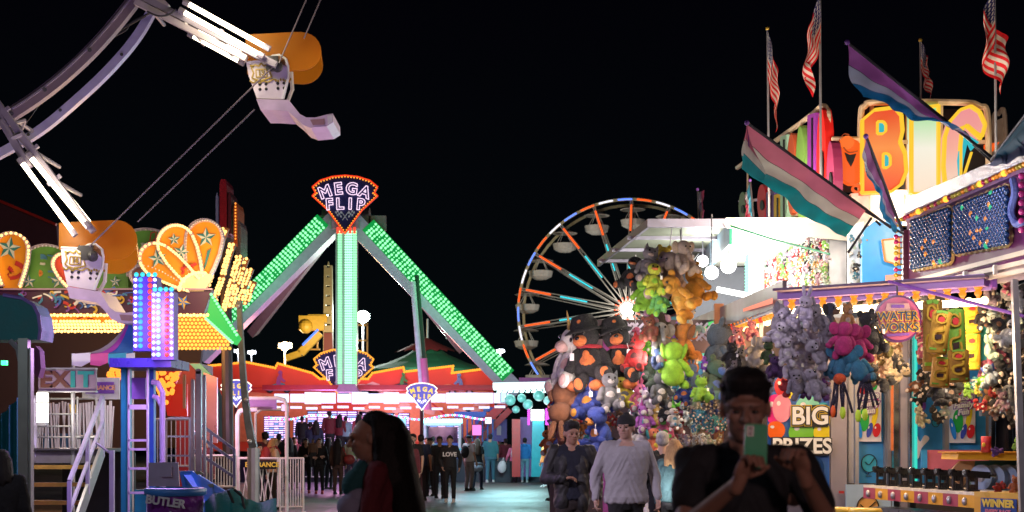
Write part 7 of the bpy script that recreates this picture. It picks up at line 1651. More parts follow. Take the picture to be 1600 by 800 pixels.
spots([('dog', ((.40, .45, .50), (.6, .6, .6), blu), 1548, 588, 46, 15.6, (0, -20, -50), 'grey and blue plush leaping left by the yellow totem'), ('elephant', ((.30, .32, .34), (.5, .5, .5)), 1580, 622, 46, 15.6, (0, 0, -20), 'grey plush elephant at the bottom right of plush wall'), ('bear', ((.75, .4, .45), (.8, .6, .5)), 1566, 628, 34, 15.5, (0, 0, 0), 'pink plush bear next to grey elephant at right'), ('bear', ((.5, .3, .2), crm), 1556, 642, 30, 15.5, (0, 40, 0), 'brown plush bear lowest on the right wall'),
 ('cat', ((.03, .025, .03), blk), 1466, 612, 50, 15.6, (0, 0, 0), 'black plush cat hanging under the totems'), ('cat', ((.03, .025, .03), (.5, .3, .2)), 1482, 610, 48, 15.8, (0, 0, 20), 'black and tan plush cat hanging under totems'), ('cat', ((.03, .03, .03), blk), 1500, 604, 34, 15.9, (0, 90, 0), 'black plush lying sideways under green totem'),
 ('frog', ((.4, .75, .05), lim), 1512, 610, 26, 15.8, (0, 0, 0), 'small lime plush frog near the balloon poster'), ('frog', ((.35, .65, .05), lim), 1588, 695, 24, 15.0, (0, 0, 0), 'lime plush frog on the shelf at the right edge'), ('bear', ((.16, .04, .35), pur), 1558, 705, 22, 15.2, (0, 80, 0), 'purple plush lying on the yellow shelf'), ('bear', (orn, orn), 1585, 758, 30, 14.6, (0, 0, -30), 'orange plush bear sitting on the counter right end'), ('dog', ((.5, .02, .02), red), 1562, 762, 24, 14.8, (0, 70, 0), 'red plush lying beside the orange bear'),
 ('dog', ((.75, .75, .78), wht, blk), 1592, 470, 40, 15.2, (0, 0, -30), 'white plush dog high at right edge'), ('penguin', ((.7, .70, .73), wht, blk), 1580, 520, 50, 15.2, (0, 20, -60), 'white zebra-like plush at right edge'), ('dog', (blk, brw, brw), 1565, 505, 44, 15.4, (0, 60, -30), 'black and brown plush dog lying across the right wall')], 'plush at the right of the game booth')
# ================================================================ people
TS = bpy.data.scenes.new('workbench')   # scratch scene, removed again below
from mathutils import noise as NZ
def remesh(name, m, vox, mat, parent, smooth=2, fold=0):
    me = m.mesh(name, mat); o = bpy.data.objects.new('tmp', me); TS.collection.objects.link(o)
    r = o.modifiers.new('r', 'REMESH'); r.mode = 'VOXEL'; r.voxel_size = vox; r.use_smooth_shade = True
    s = o.modifiers.new('s', 'SMOOTH'); s.iterations = smooth; s.factor = .5
    nm = None
    with bpy.context.temp_override(scene=TS, view_layer=TS.view_layers[0]):
        dg = bpy.context.evaluated_depsgraph_get(); nm = bpy.data.meshes.new_from_object(o.evaluated_get(dg)); nm.name = name; bpy.data.objects.remove(o)
    if fold:      # cloth creases
        sd = random.random()*50; nn = len(nm.vertices); co = [0.0]*nn*3; no = [0.0]*nn*3
        nm.vertices.foreach_get('co', co); nm.vertices.foreach_get('normal', no)
        for i in range(0, nn*3, 3):
            x, y, z = co[i:i+3]; q = NZ.noise(Vector((x*5+sd, y*5, z*10+20*abs(x)))); q2 = NZ.noise(Vector((x*16, y*16+sd, z*22))); k = (-abs(q)*1.6+.4)*fold+q2*fold*.35
            co[i] += no[i]*k; co[i+1] += no[i+1]*k; co[i+2] += no[i+2]*k
        nm.vertices.foreach_set('co', co)
        nm.update()
    nm.materials.clear(); nm.materials.append(mat); nm.polygons.foreach_set('use_smooth', [True]*len(nm.polygons))
    return link(name, nm, parent)
def cap(m, a, b, ra, rb, n=18):
    m.cyl(a, b, ra, rb, n); m.ball(a, ra, n, 12); m.ball(b, rb, n, 12)
def loft(m, prof, n=28):     # elliptical rings (x, y, z, rx, ry)
    vs = [(x+a*math.cos(2*math.pi*i/n), y+b*math.sin(2*math.pi*i/n), z) for x, y, z, a, b in prof for i in range(n)]
    m.add(vs, [(j*n+i, j*n+(i+1) % n, (j+1)*n+(i+1) % n, (j+1)*n+i) for j in range(len(prof)-1) for i in range(n)]+[tuple(range(n-1, -1, -1)), tuple(range(len(vs)-n, len(vs)))])
def V(*a): return Vector(a)
def hand(m, wr, dr, nrm, s=1, curl=.5, fr=.0085, side=1):
    dr = dr.normalized(); nrm = (nrm-dr*nrm.dot(dr)).normalized(); sd = dr.cross(nrm)*side
    pc = wr+dr*.05*s; rot = Matrix((sd, dr, nrm)).transposed(); m.ball(pc, (.038*s, .05*s, .017*s), 14, 10, rot=rot)
    cap(m, wr-dr*.02, wr+dr*.02, .024*s, .024*s)
    for i, L in enumerate((.060, .070, .066, .052)):
        b = pc+dr*.035*s+sd*(.029-.0195*i)*s; c1 = curl*.9; d1 = (dr*math.cos(c1)+nrm*math.sin(c1)).normalized(); k = b+d1*L*.5*s
        c2 = curl*2.2; d2 = (dr*math.cos(c2)+nrm*math.sin(c2)).normalized(); cap(m, b, k, fr*s, fr*.95*s, 8); cap(m, k, k+d2*L*.5*s, fr*.95*s, fr*.8*s, 8)
    tb = pc-dr*.02*s+sd*.034*s; t1 = tb+(sd*.8+dr*.7+nrm*.35)*.035*s; cap(m, tb, t1, fr*1.25*s, fr*1.15*s, 8); cap(m, t1, t1+(sd*.15+dr*.9+nrm*.5)*.03*s, fr*1.1*s, fr*.9*s, 8)
SKN = {}
def skin(c):
    k = 'skin_%d' % int(c[0]*100)
    if k not in SKN:
        SKN[k] = M(k, c, .5, noise=.12, scale=10); SKN[k].node_tree.nodes['Principled BSDF'].inputs['Subsurface Weight'].default_value = .12; SKN[k].node_tree.nodes['Principled BSDF'].inputs['Subsurface Scale'].default_value = .02
    return SKN[k]
def cl(name, c, r=.85): return M('cloth_'+name, c, r, noise=.2, scale=7, bump=.35)
hairk = M('hair_black', (.012, .010, .011), .38, noise=.4, scale=30, bump=.5)
def hair_mat(name, c):
    m = bpy.data.materials.new(name); m.use_nodes = True; n = m.node_tree.nodes; l = m.node_tree.links; b = n['Principled BSDF']; b.inputs['Base Color'].default_value = (*c, 1); b.inputs['Roughness'].default_value = .7
    t = n.new('ShaderNodeTexCoord'); mp = n.new('ShaderNodeMapping'); mp.inputs['Scale'].default_value = (60, 60, 4); ns = n.new('ShaderNodeTexNoise'); ns.inputs['Scale'].default_value = 2; ns.inputs['Detail'].default_value = 4
    l.new(t.outputs['Object'], mp.inputs[0]); l.new(mp.outputs[0], ns.inputs['Vector']); bp = n.new('ShaderNodeBump'); bp.inputs['Strength'].default_value = 1; bp.inputs['Distance'].default_value = .01
    l.new(ns.outputs['Fac'], bp.inputs['Height']); l.new(bp.outputs[0], b.inputs['Normal'])
    mx = n.new('ShaderNodeMixRGB'); mx.inputs[1].default_value = (*[x*.4 for x in c], 1); mx.inputs[2].default_value = (*[x*1.7 for x in c], 1); l.new(ns.outputs['Fac'], mx.inputs[0]); l.new(mx.outputs[0], b.inputs['Base Color']); return m
HB = hair_mat('strand_black', (.012, .009, .010)); HBR = hair_mat('strand_brown', (.08, .035, .02)); HBL = hair_mat('strand_blond', (.38, .22, .10)); HG = hair_mat('strand_grey', (.35, .34, .34))
SK1, SK2, SK3 = (.46, .25, .16), (.34, .18, .11), (.60, .38, .28)
def person(label, loc, yaw, h=1.72, top=None, pants=None, sk=SK1, hair='short', hm=None, arms=None, girth=1., sleeve='long', vox=.016, group=None, legs=(0, 0), shoes=None, fem=False, zip_=None, head=(0, 0), lean=0, kid=False, hat=None, skirt=None, build_feet=True, hem=0, jacket=None, hood=False):
    t = thing('person', label, 'person', (0, 0, 0), group)
    g = girth; sw = (.185 if not fem else .16)*(.9+.1*g); dz = 0
    lf = lean; up = lambda x, y, z: V(x, y-max(0, z-.95)*lf, z)       # forward lean
    A = arms or {}
    sh = {s: up(sw*s, .01, 1.415) for s in (-1, 1)}
    el = {s: A.get(('e', s), V((sw+.055)*s*(.9+.1*g), .03-.43*lf*.6, 1.13)) for s in (-1, 1)}
    wr = {s: A.get(('w', s), V((sw+.065)*s*(.9+.1*g), -.05, .89)) for s in (-1, 1)}
    hn = {s: A.get(('n', s), V(-s, -.3, 0)) for s in (-1, 1)}; hd = {s: A.get(('d', s), (wr[s]-el[s])) for s in (-1, 1)}; hc = A.get('curl', .45)
    st = .095; fy = {-1: -legs[0], 1: legs[0]}
    kn = {s: V(st*s, -.02+fy[s]*.55-.02, .48) for s in (-1, 1)}; an = {s: V(st*s*1.02, .03+fy[s]+(.0), .085) for s in (-1, 1)}
    hp = {s: V(.09*s, .0, .90) for s in (-1, 1)}
    fine = vox < .011
    # --- continuous body
    b = MB(); hc_ = up(0, -.015, 1.63); pitch, hyaw = head
    Hr = Matrix.Rotation(R(hyaw), 3, 'Z') @ Matrix.Rotation(R(pitch), 3, 'X'); Hp = up(0, .0, 1.52)-V(0, 0, .036)
    H = lambda x, y, z: Hp+Hr@V(x, y, z-1.52)
    b.ball(H(0, .005, 1.655), (.076, .095, .095), 20, 14, rot=Hr); b.ball(H(0, -.03, 1.60), (.062, .068, .075), 16, 12, rot=Hr); b.ball(H(0, -.048, 1.560), (.038, .038, .034), 14, 10, rot=Hr)
    b.ball(H(0, -.084, 1.665), (.058, .022, .016), 12, 8, rot=Hr)
    cap(b, H(0, -.092, 1.65), H(0, -.115, 1.617), .009, .014, 10)
    for s in (-1, 1):
        b.ball(H(.012*s, -.103, 1.614), .010, 8, 6); b.ball(H(.038*s, -.072, 1.622), (.024, .022, .022), 10, 8, rot=Hr); b.ball(H(.080*s, .005, 1.635), (.010, .020, .032), 10, 8, rot=Hr)
    b.ball(H(0, -.089, 1.590), (.024, .011, .006), 10, 6, rot=Hr); b.ball(H(0, -.088, 1.580), (.020, .012, .007), 10, 6, rot=Hr)
    cap(b, up(0, .015, 1.38), H(0, .01, 1.56), .060*(.9 if fem else 1), .054*(.88 if fem else 1))
    gy = .6+.4*g; T_ = lambda e: [(*up(0, .005, z), (rx_*g+e), (ry_*gy+e)) for z, rx_, ry_ in ((.84, .14, .10), (.92, .155, .112), (1.06, .138, .100), (1.18, .146, .104), (1.30, .160, .105), (1.37, .158, .092), (1.42, .12, .070), (1.46, .068, .055))]
    loft(b, T_(-.004)); cap(b, sh[-1], sh[1], .050, .050)
    for s in (-1, 1): cap(b, sh[s]*.92, up(.03*s, .012, 1.475), .038, .042)
    for s in (-1, 1):
        cap(b, sh[s], el[s], .046, .037); cap(b, el[s], wr[s], .038, .024); hand(b, wr[s], hd[s], hn[s], 1, hc, .0085 if fine else .011, side=-s)
        cap(b, hp[s], kn[s], .075, .052); cap(b, kn[s], an[s], .052, .036); b.ball(an[s]+V(0, -.06, -.045), (.038, .10, .03))
    body = remesh('body', b, vox*.62 if fine else vox*.75, skin(sk), t, 1)
    # eyes, brows
    for s in (-1, 1):
        e = MB().ball(H(.031*s, -.088, 1.640), (.0125, .008, .0065), 10, 8, rot=Hr).build('eye', M('eye_dark', (.02, .015, .012), .15, noise=0), t, smooth=True)
        q = MB(); cap(q, H(.016*s, -.101, 1.661), H(.050*s, -.088, 1.664), .004, .003, 6); q.build('eyebrow', HB, t)
    q = MB(); cap(q, H(-.020, -.1005, 1.586), H(.020, -.1005, 1.586), .0035, .0035, 6); q.build('mouth', M('lip', (.28, .08, .07), .4), t)
    # --- top
    top = top or cl('black', (.012, .012, .014)); c = MB(); e_ = .018
    z0 = .86 if hem else .90; bl_ = .012 if sleeve == 'long' else .006
    loft(c, [(0, .005, z0, .162*g, .122*gy)]+[(x, y, z, a_1, b_1) for x, y, z, a_1, b_1 in T_(.016+bl_) if z > z0+.02 and z < 1.45]); cap(c, sh[-1], sh[1], .062, .062)
    for s in (-1, 1): cap(c, sh[s]*.95, up(.045*s, .012, 1.46), .052, .040)
    if hem: loft(c, [(0, .005, .87, .176*g, .138*gy), (0, .005, .93, .180*g, .142*gy)])
    if fem: c.ball(up(-.06, -.085, 1.26), (.055, .05, .055)); c.ball(up(.06, -.085, 1.26), (.055, .05, .055))
    for s in (-1, 1):
        if sleeve == 'long': cap(c, sh[s], el[s], .064, .054); cap(c, el[s], el[s].lerp(wr[s], .93), .055, .040)
        elif sleeve == 'half': cap(c, sh[s], el[s], .066, .060); cap(c, el[s], el[s].lerp(wr[s], .25), .058, .055)
        else: cap(c, sh[s], sh[s].lerp(el[s], .62), .060, .060)
    if hood: c.ball(up(0, .10, 1.43), (.11, .06, .07)); cap(c, up(-.08, -.02, 1.45), up(.08, -.02, 1.45), .03, .03)
    tp = remesh('shirt' if not hood else 'hooded_top', c, vox, top, t, 5 if fine else 3, .012 if vox < .014 else .008)
    if jacket:
        c = MB(); g2 = g*1.04
        for s in (-1, 1):
            c.ball(up(.085*s, .0, 1.26), (.10*g2, .135*g2, .17)); c.ball(up(.095*s, .0, 1.06), (.09*g2, .14*g2, .22)); c.ball(V(.105*s, .0, .90), (.085*g2, .145*g2, .14)); cap(c, sh[s]*.98+V(0, 0, .03), V(.07*s, .04, 1.43), .06, .05); cap(c, sh[s], el[s], .078, .066); cap(c, el[s], el[s].lerp(wr[s], .95), .066, .05)
        c.ball(up(0, .06, 1.2), (.15*g2, .10, .28)); c.ball(up(0, .08, 1.44), (.10, .05, .05)); remesh('jacket', c, vox, jacket, t, 5, .014)
    # --- pants / skirt
    pants = pants or cl('black_denim', (.015, .015, .02)); c = MB(); loft(c, [(0, .01, .80, .13*g, .10*gy), (0, .01, .86, .158*g, .122*gy), (0, .01, .97, .155*g, .115*gy)])
    pl = 1.0
    for s in (-1, 1):
        cap(c, hp[s], kn[s], .092*(.85+.15*g), .068); cap(c, kn[s], kn[s].lerp(an[s], .9), .066, .056)
    if skirt: c.ball((0, 0, .80), (.17, .14, .2))
    remesh('trousers', c, vox, pants, t, 4, .010)
    if skirt:
        c = MB(); c.ball((0, .0, .88), (.185, .155, .12)); c.ball((0, .02, .74), (.20, .165, .14)); remesh('tied_flannel', c, vox, skirt, t, 2)
    sm = shoes or cl('shoe_black', (.02, .02, .02))
    for s in (-1, 1):
        c = MB(); c.ball(an[s]+V(0, -.01, -.02), (.048, .065, .055)); c.ball(an[s]+V(0, -.085, -.045), (.050, .085, .038)); c.box(an[s]+V(0, -.055, -.073), (.085, .25, .024)); remesh('shoe', c, max(vox*.7, .009), sm, t, 1)
    # --- hair
    hm = hm or HB; c = MB()
    if hair == 'beanie':
        c.ball(H(0, .01, 1.695), (.092, .108, .080), 20, 12, rot=Hr); c.ball(H(0, .0, 1.675), (.094, .108, .045), 20, 12, rot=Hr); c.ball(H(0, .02, 1.765), (.035, .04, .03)); remesh('beanie', c, vox*.7, hat or cl('beanie', (.015, .015, .018)), t, 1)
    elif hair == 'cap':
        c.ball(H(0, .012, 1.70), (.088, .104, .065), 20, 12, rot=Hr); c.ball(H(0, -.10, 1.695), (.062, .06, .012), 14, 8, rot=Hr); remesh('cap', c, vox*.6, hat or cl('cap', (.02, .02, .03)), t, 1)
    elif hair != 'own':
        c.ball(H(0, .018, 1.685), (.086, .100, .082), 20, 12, rot=Hr); c.ball(H(0, .045, 1.64), (.082, .078, .075), 18, 12, rot=Hr); c.ball(H(0, -.055, 1.728), (.066, .045, .028), 16, 10, rot=Hr)
        if hair == 'quiff': c.ball(H(.0, -.045, 1.745), (.072, .06, .036), 16, 10, rot=Hr); c.ball(H(0, .03, 1.74), (.078, .08, .04), 16, 10, rot=Hr)
        if fine and hair in ('short', 'quiff'):
            q = random.Random(len(label))
            for k in range(90):      # tousled locks
                a, e_1 = q.uniform(0, 2*math.pi), q.uniform(.15, 1.25); n0 = V(math.cos(a)*math.cos(e_1), math.sin(a)*math.cos(e_1), math.sin(e_1))
                p0 = V(n0.x*.080, .018+n0.y*.095, 1.688+n0.z*.078); 
                if n0.y < -.55 and n0.z < .6: continue
                p1 = p0+(n0*.6+V(q.uniform(-.5, .5), -.55 if hair == 'quiff' else -.2, .25)).normalized()*q.uniform(.012, .026); cap(c, H(*p0), H(*p1), .013, .004, 7)
        if hair in ('long', 'verylong', 'bob'):
            L = {'long': .30, 'verylong': .62, 'bob': .12}[hair]
            for k in range(9):
                a = R(-10+200*k/8); x, y = .082*math.cos(a), .03+.075*math.sin(a)
                e0 = H(x, y, 1.66); q = random.Random(k+len(label)); e1 = up(x*1.25*(1.1 if L > .2 else 1), y+.035+q.uniform(-.01, .01), 1.46); e2 = up(x*1.35, y+.05+q.uniform(-.02, .02), 1.54-L-q.uniform(0, .06))
                cap(c, e0, e1, .030, .034); cap(c, e1, e2, .034, .018 if L > .5 else .022)
        if hair == 'bun': c.ball(H(0, .10, 1.74), .045)
        remesh('hair', c, vox*.75, hm, t, 1)
    s = h/1.745; t.scale = (s, s, s); t.location = loc; t.rotation_euler.z = R(yaw)
    return t
def G(px, d): return V((px-800)/F*d, d, 0)
def pd(py): return 3333/(py-692)
nv_ = cl('navy', (.02, .03, .07)); blc = cl('black', (.012, .012, .014)); jns = cl('jeans', (.10, .17, .28)); char = cl('charcoal', (.04, .04, .045)); mar = cl('maroon', (.16, .025, .035)); whs = M('shoe_white', (.65, .62, .6), .5)
# foreground woman in profile, walking left
w1 = person('woman in dark red jumper with very long black hair, seen in profile', G(598, 7.3), -82, 1.66, top=cl('wine_jumper', (.15, .018, .03)), pants=cl('dark_jeans', (.03, .04, .07)), sk=(.45, .24, .17), hair='own', hm=HB, fem=True, girth=1.0, vox=.0095, head=(8, 0), lean=.10,
    arms={('e', -1): V(-.24, -.08, 1.10), ('w', -1): V(-.18, -.33, 1.02), ('e', 1): V(.24, -.10, 1.12), ('w', 1): V(.16, -.34, 1.04), 'curl': .9})
c = MB()   # its heavy fall of hair
for k in range(19):
    a = R(-32+244*k/18); q = random.Random(k); x, y = .088*math.cos(a), .045+.075*math.sin(a)
    p0 = V(x*.9, y, 1.62); p1 = V(x*1.15, y+.015, 1.47); p2 = V(x*1.55, y*.9+.07, 1.25); p3 = V(x*1.65, y*.8+.12+q.uniform(-.02, .02), 1.02); p4 = V(x*1.45, y*.7+.13, .92-q.uniform(0, .08))
    for a_1, b_1, r0, r1_ in ((p0, p1, .036, .045), (p1, p2, .045, .052), (p2, p3, .052, .048), (p3, p4, .046, .012)): cap(c, a_1, b_1, r0, r1_, 10)
c.ball((0, .03, 1.625), (.090, .106, .108), 24, 16); c.ball((0, -.035, 1.695), (.080, .082, .060), 24, 16)
for s in (-1, 1):
    for k in range(4): cap(c, V(.07*s, -.045+.02*k, 1.69), V(.088*s, -.035+.02*k, 1.58), .022, .026); cap(c, V(.088*s, -.035+.02*k, 1.58), V(.13*s, -.02+.02*k, 1.40), .026, .03); remesh('long_hair', c, .010, HB, w1, 8)
# teal and white bundle she carries
bn = thing('bundle', 'crumpled teal and lilac blanket bundle carried by woman in dark red', 'blanket', G(563, 7.1)+V(0, 0, 1.05))
for cc_, o_, r_, mt in ((0, (0, 0, 1.30), (.075, .07, .10), cl('blanket_teal', (.02, .12, .14))), (1, (-.02, -.02, 1.17), (.085, .07, .08), cl('blanket_lilac', (.35, .36, .55))), (2, (.0, 0, 1.09), (.09, .07, .06), cl('blanket_navy', (.03, .05, .15)))):
    m = MB(); m.ball(G(556, 7.15)+V(*o_), tuple(x*.8 for x in r_), 20, 14, rot=ry(20)); m.ball(G(556, 7.15)+V(*o_)+V(.03, 0, .05), tuple(x*.6 for x in r_), 16, 10); lumpy(m, .012, 3+cc_).build(['fold', 'fold', 'fold'][cc_], mt, bn, smooth=True)
# man with phone
d = 4.95
pm_ = person('man in black T-shirt holding up a green phone, nearest to us', G(1164, d), -4, 1.765, top=cl('tee_black', (.022, .022, .026)), sk=(.40, .21, .15), hair='quiff', sleeve='short', vox=.0075, girth=.80, head=(10, -4),
    arms={('e', -1): V(-.21, -.16, 1.20), ('w', -1): V(-.055, -.36, 1.355), ('d', -1): V(.35, -.25, .85), ('n', -1): V(.5, -.6, 0), ('e', 1): V(.27, -.14, 1.20), ('w', 1): V(.155, -.36, 1.375), ('d', 1): V(-.30, -.25, .85), ('n', 1): V(-.6, -.55, .1), 'curl': 1.0})

ph = thing('phone', 'green phone case held up by man in black T-shirt', 'phone', G(1181, 4.6)+V(0, 0, 1.49))
pc_ = at(1181, 697, 4.62); Rm = Matrix.Rotation(R(3), 3, 'Y') @ Matrix.Rotation(R(-6), 3, 'X')
m = MB()
pts = []
for cx, cz_, a0 in ((.027, .062, 0), (-.027, .062, 90), (-.027, -.062, 180), (.027, -.062, 270)):
    for k in range(5): a = R(a0+k*22.5); pts.append(pc_+Rm@V(cx+.010*math.cos(a), 0, cz_+.010*math.sin(a)))
m.prism(pts, Rm@V(0, .011, 0)); cs_ = m.build('case', M('phone_green', (.0, .50, .22), .5, noise=.05), ph)
m = MB(); m.box(pc_+Rm@V(-.020, -.002, .048), (.022, .004, .034), m=Rm); m.build('camera_bump', M('bump_dark', (.01, .015, .015), .3), cs_)
for z_ in (.056, .040): MB().cyl(pc_+Rm@V(-.020, -.006, z_), pc_+Rm@V(-.020, -.002, z_), .006, n=14).build('camera_lens', M('lens_glass', (.005, .005, .01), .4, noise=0), cs_)
MB().box(pc_+Rm@V(0, .0125, 0), (.066, .002, .135), m=Rm).build('screen', E('phone_screen', (.6, .7, 1), .6, True), ph)
# the two young men walking towards us
bm = person('man in light grey sweatshirt and black beanie walking towards us', G(978, 14.4), 6, 1.80, top=cl('sweat_grey', (.40, .38, .42)), pants=blc, sk=(.50, .30, .24), hair='beanie', girth=1.28, vox=.010, legs=(.10, 0), head=(0, -28), sleeve='long', hem=1,
    arms={('e', -1): V(-.30, .04, 1.13), ('w', -1): V(-.31, -.06, .90), ('e', 1): V(.30, .05, 1.13), ('w', 1): V(.31, -.04, .90), 'curl': .7})
MB().ball((.10, -.165, 1.285), (.008, .004, .010), 8, 6).build('chest_emblem', blc, bm)
jm = person('man in black jacket over dark V-neck shirt, hand raised, left of beanie man', G(893, 15), 4, 1.74, top=cl('shirt_ink', (.012, .014, .03)), pants=cl('brown_black', (.03, .022, .022)), sk=(.40, .22, .17), hair='quiff', girth=1.0, vox=.010, legs=(.12, 0), head=(4, 12), jacket=cl('jacket_black', (.025, .024, .028), .6),
    arms={('e', -1): V(-.27, .02, 1.13), ('w', -1): V(-.10, -.24, 1.14), ('d', -1): V(.9, -.3, .05), ('n', -1): V(0, 0, -1), ('e', 1): V(.28, .06, 1.13), ('w', 1): V(.27, -.02, .92), 'curl': .6})
# midway crowd
lv = person('woman in black and grey LOVE hoodie, arms behind her, centre', G(703, pd(785)), 0, 1.70, top=cl('hoodie_black', (.02, .02, .024)), pants=blc, sk=SK3, hair='bun', fem=True, shoes=whs, hood=True, arms={('e', -1): V(-.26, .06, 1.12), ('w', -1): V(-.20, -.04, .92), ('e', 1): V(.27, .04, 1.12), ('w', 1): V(.25, -.04, .90)})
MB().ball((0, -.02, 1.17), (.178, .135, .085), 24, 12).build('grey_band', cl('band_grey', (.22, .21, .23)), lv, smooth=True)
me = text_mesh('LOVE', .15, .005, offset=.006); me.materials.append(whitemat); me.transform(FRONT); o = link('lettering', me, lv); o.location = (0, -.165, 1.24)
person('man in black shirt close behind the LOVE hoodie woman', G(687, 38.5), 12, 1.70, sk=SK2, sleeve='short', top=blc, girth=1.05)
person('man in dark cap at left edge of the black-shirted pair', G(672, 40), -20, 1.66, top=char, sk=SK2, hair='cap')
bk1 = person('man in dark cap and white T-shirt with black backpack, facing away', G(733, 44.5), 140, 1.76, top=cl('tee_white', (.6, .58, .6)), pants=cl('grey_cords', (.22, .19, .18)), sleeve='short', hair='cap')
def backpack(p, col, lab, w_=.30, h_=.40, z=1.22):
    a = R(p.rotation_euler.z*180/math.pi); q = thing('backpack', lab, 'backpack', p.location+V(0, 0, 1.0)); dr = V(math.sin(a), -math.cos(a), 0)*-1
    c = MB(); rot = Matrix.Rotation(a, 3, 'Z'); c0 = p.location+V(0, 0, z)+dr*.19; c.ball(c0, (w_/2, .10, h_/2), 18, 12, rot=rot); c.ball(c0+dr*.07+V(0, 0, -.06), (w_*.36, .06, h_*.25), 14, 10, rot=rot); c.build('bag', col, q, smooth=True)
    for s in (-1, 1):
        m = MB(); m.tube([c0+rot@V(.09*s, -.05, h_*.42), c0+rot@V(.11*s, -.20, h_*.5), c0+rot@V(.12*s, -.30, .05), c0+rot@V(.11*s, -.12, -h_*.35)], .018, 8, ball=True); m.build('strap', col, q)
backpack(bk1, blc, 'black backpack on man in white T-shirt')
person('woman with plaid shirt tied round her waist, facing away', G(746, 45.5), 165, 1.66, top=blc, pants=cl('leggings', (.02, .03, .06)), hair='long', hm=HBR, fem=True, sleeve='short', skirt=cl('plaid', (.32, .33, .38)), legs=(.16, 0))
person('large man in teal and black shirt and blue jeans facing away', G(766, 54), 176, 1.86, top=cl('teal_shirt', (.03, .16, .19)), pants=cl('jeans_teal', (.05, .16, .22)), girth=1.45, sleeve='half', legs=(.2, 0), shoes=whs)
pk1 = person('girl in pink top carrying a white plastic bag, facing away', G(803, 54), 178, 1.55, top=cl('pink_top', (.75, .18, .32)), pants=cl('dark_green', (.02, .04, .035)), hair='bun', fem=True, arms={('e', 1): V(.27, .0, 1.12), ('w', 1): V(.32, -.1, .95)})
backpack(pk1, M('bag_white', (.55, .5, .5), .6), 'small white backpack on the girl in pink', .24, .30, 1.08)
pb = thing('plastic_bag', 'white plastic carrier bag in the hand of girl in pink', 'bag', G(785, 54)+V(0, 0, .35)); c = MB(); c.ball(G(785, 54)+V(0, 0, .58), (.17, .09, .24), 14, 10); lumpy(c, .02, 4).build('bag', M('carrier_white', (.65, .65, .68), .4), pb, smooth=True); MB().tube([G(785, 54)+V(-.05, 0, .78), G(787, 54)+V(0, 0, .95), G(785, 54)+V(.06, 0, .78)], .012).build('handles', MC['carrier_white'], pb)
person('boy in two-tone blue hoodie and pale jeans facing away', G(820, 54), 172, 1.72, top=cl('hoodie_blue', (.03, .22, .60)), pants=cl('pale_jeans', (.22, .42, .55)), hood=True, shoes=whs)
person('girl with long dark hair in black beside the plush stall', G(862, 37), -70, 1.62, top=blc, pants=nv_, hair='long', fem=True)
person('woman in orange and white top behind dark-haired girl at stall', G(852, 48), -60, 1.62, top=cl('orange_top', (.7, .22, .05)), pants=jns, hair='bob', fem=True, shoes=whs)
# left group
person('young woman in dark coat holding an infant on her arm', G(478, 42.5), 10, 1.66, top=blc, pants=blc, hair='long', fem=True, arms={('e', 1): V(.22, -.1, 1.10), ('w', 1): V(.05, -.26, 1.15), ('e', -1): V(-.24, 0, 1.1), ('w', -1): V(-.12, -.25, 1.0)}, shoes=redp)
person('toddler in brown top held against a young woman shoulder', G(489, 41.8)+V(0, 0, .78), 0, .85, top=cl('tan_top', (.16, .09, .06)), pants=char, sk=SK2, girth=1.25)
person('woman in black with folded arms and black trousers, left group', G(499, 42), 4, 1.66, top=blc, pants=blc, hair='long', hm=HBR, fem=True, girth=1.3, sk=SK3, arms={('e', 1): V(.25, -.05, 1.10), ('w', 1): V(-.05, -.26, 1.12), ('d', 1): V(-1, 0, 0), ('e', -1): V(-.25, -.05, 1.10), ('w', -1): V(.05, -.24, 1.15), ('d', -1): V(1, 0, 0)}, shoes=redp)
person('woman in brown coat and denim shorts with long black hair, facing away', G(528, 41.5), 170, 1.66, top=cl('brown_coat', (.10, .05, .035)), pants=cl('brown_tights', (.12, .07, .06)), hair='verylong', fem=True, girth=1.15, hem=1)
hbg = thing('handbag', 'round red and brown handbag at the side of woman in brown coat', 'bag', G(546, 41.3)+V(0, 0, .85)); MB().ball(G(546, 41.3)+V(0, 0, 1.02), (.17, .1, .15), 16, 10).build('bag', cl('bag_red', (.35, .05, .05), .5), hbg, smooth=True); MB().tube([G(542, 41.3)+V(0, 0, 1.1), G(536, 41.2)+V(0, 0, 1.35)], .012).build('strap', redp, hbg)
bl = person('blonde woman in cream fur jacket with maroon backpack, waiting by the gate', G(428, 32), 120, 1.62, top=cl('cream_fur', (.50, .38, .30)), pants=blc, hair='bob', hm=HBL, fem=True, girth=1.2)
backpack(bl, cl('pack_red', (.30, .03, .04)), 'maroon backpack worn by blonde woman')
person('man in dark maroon shirt behind the blonde woman', G(414, 36), -150, 1.80, top=mar, pants=blc, girth=1.25)
person('person in dark clothes left of the blonde woman, bending', G(404, 33), 60, 1.5, top=blc, sk=SK3, hair='long')
person('person with light hair in maroon jacket behind the ramp rails', G(316, 30), 20, 1.66, top=cl('brown_maroon', (.10, .02, .025)), hair='bob', hm=HBL, girth=1.2)
person('tall man in black silhouette beside entrance banner', G(436, 44), 180, 1.8, top=blc, girth=1.1)
person('person in black silhouette right of entrance banner', G(452, 45), 190, 1.7, top=blc, hair='long')
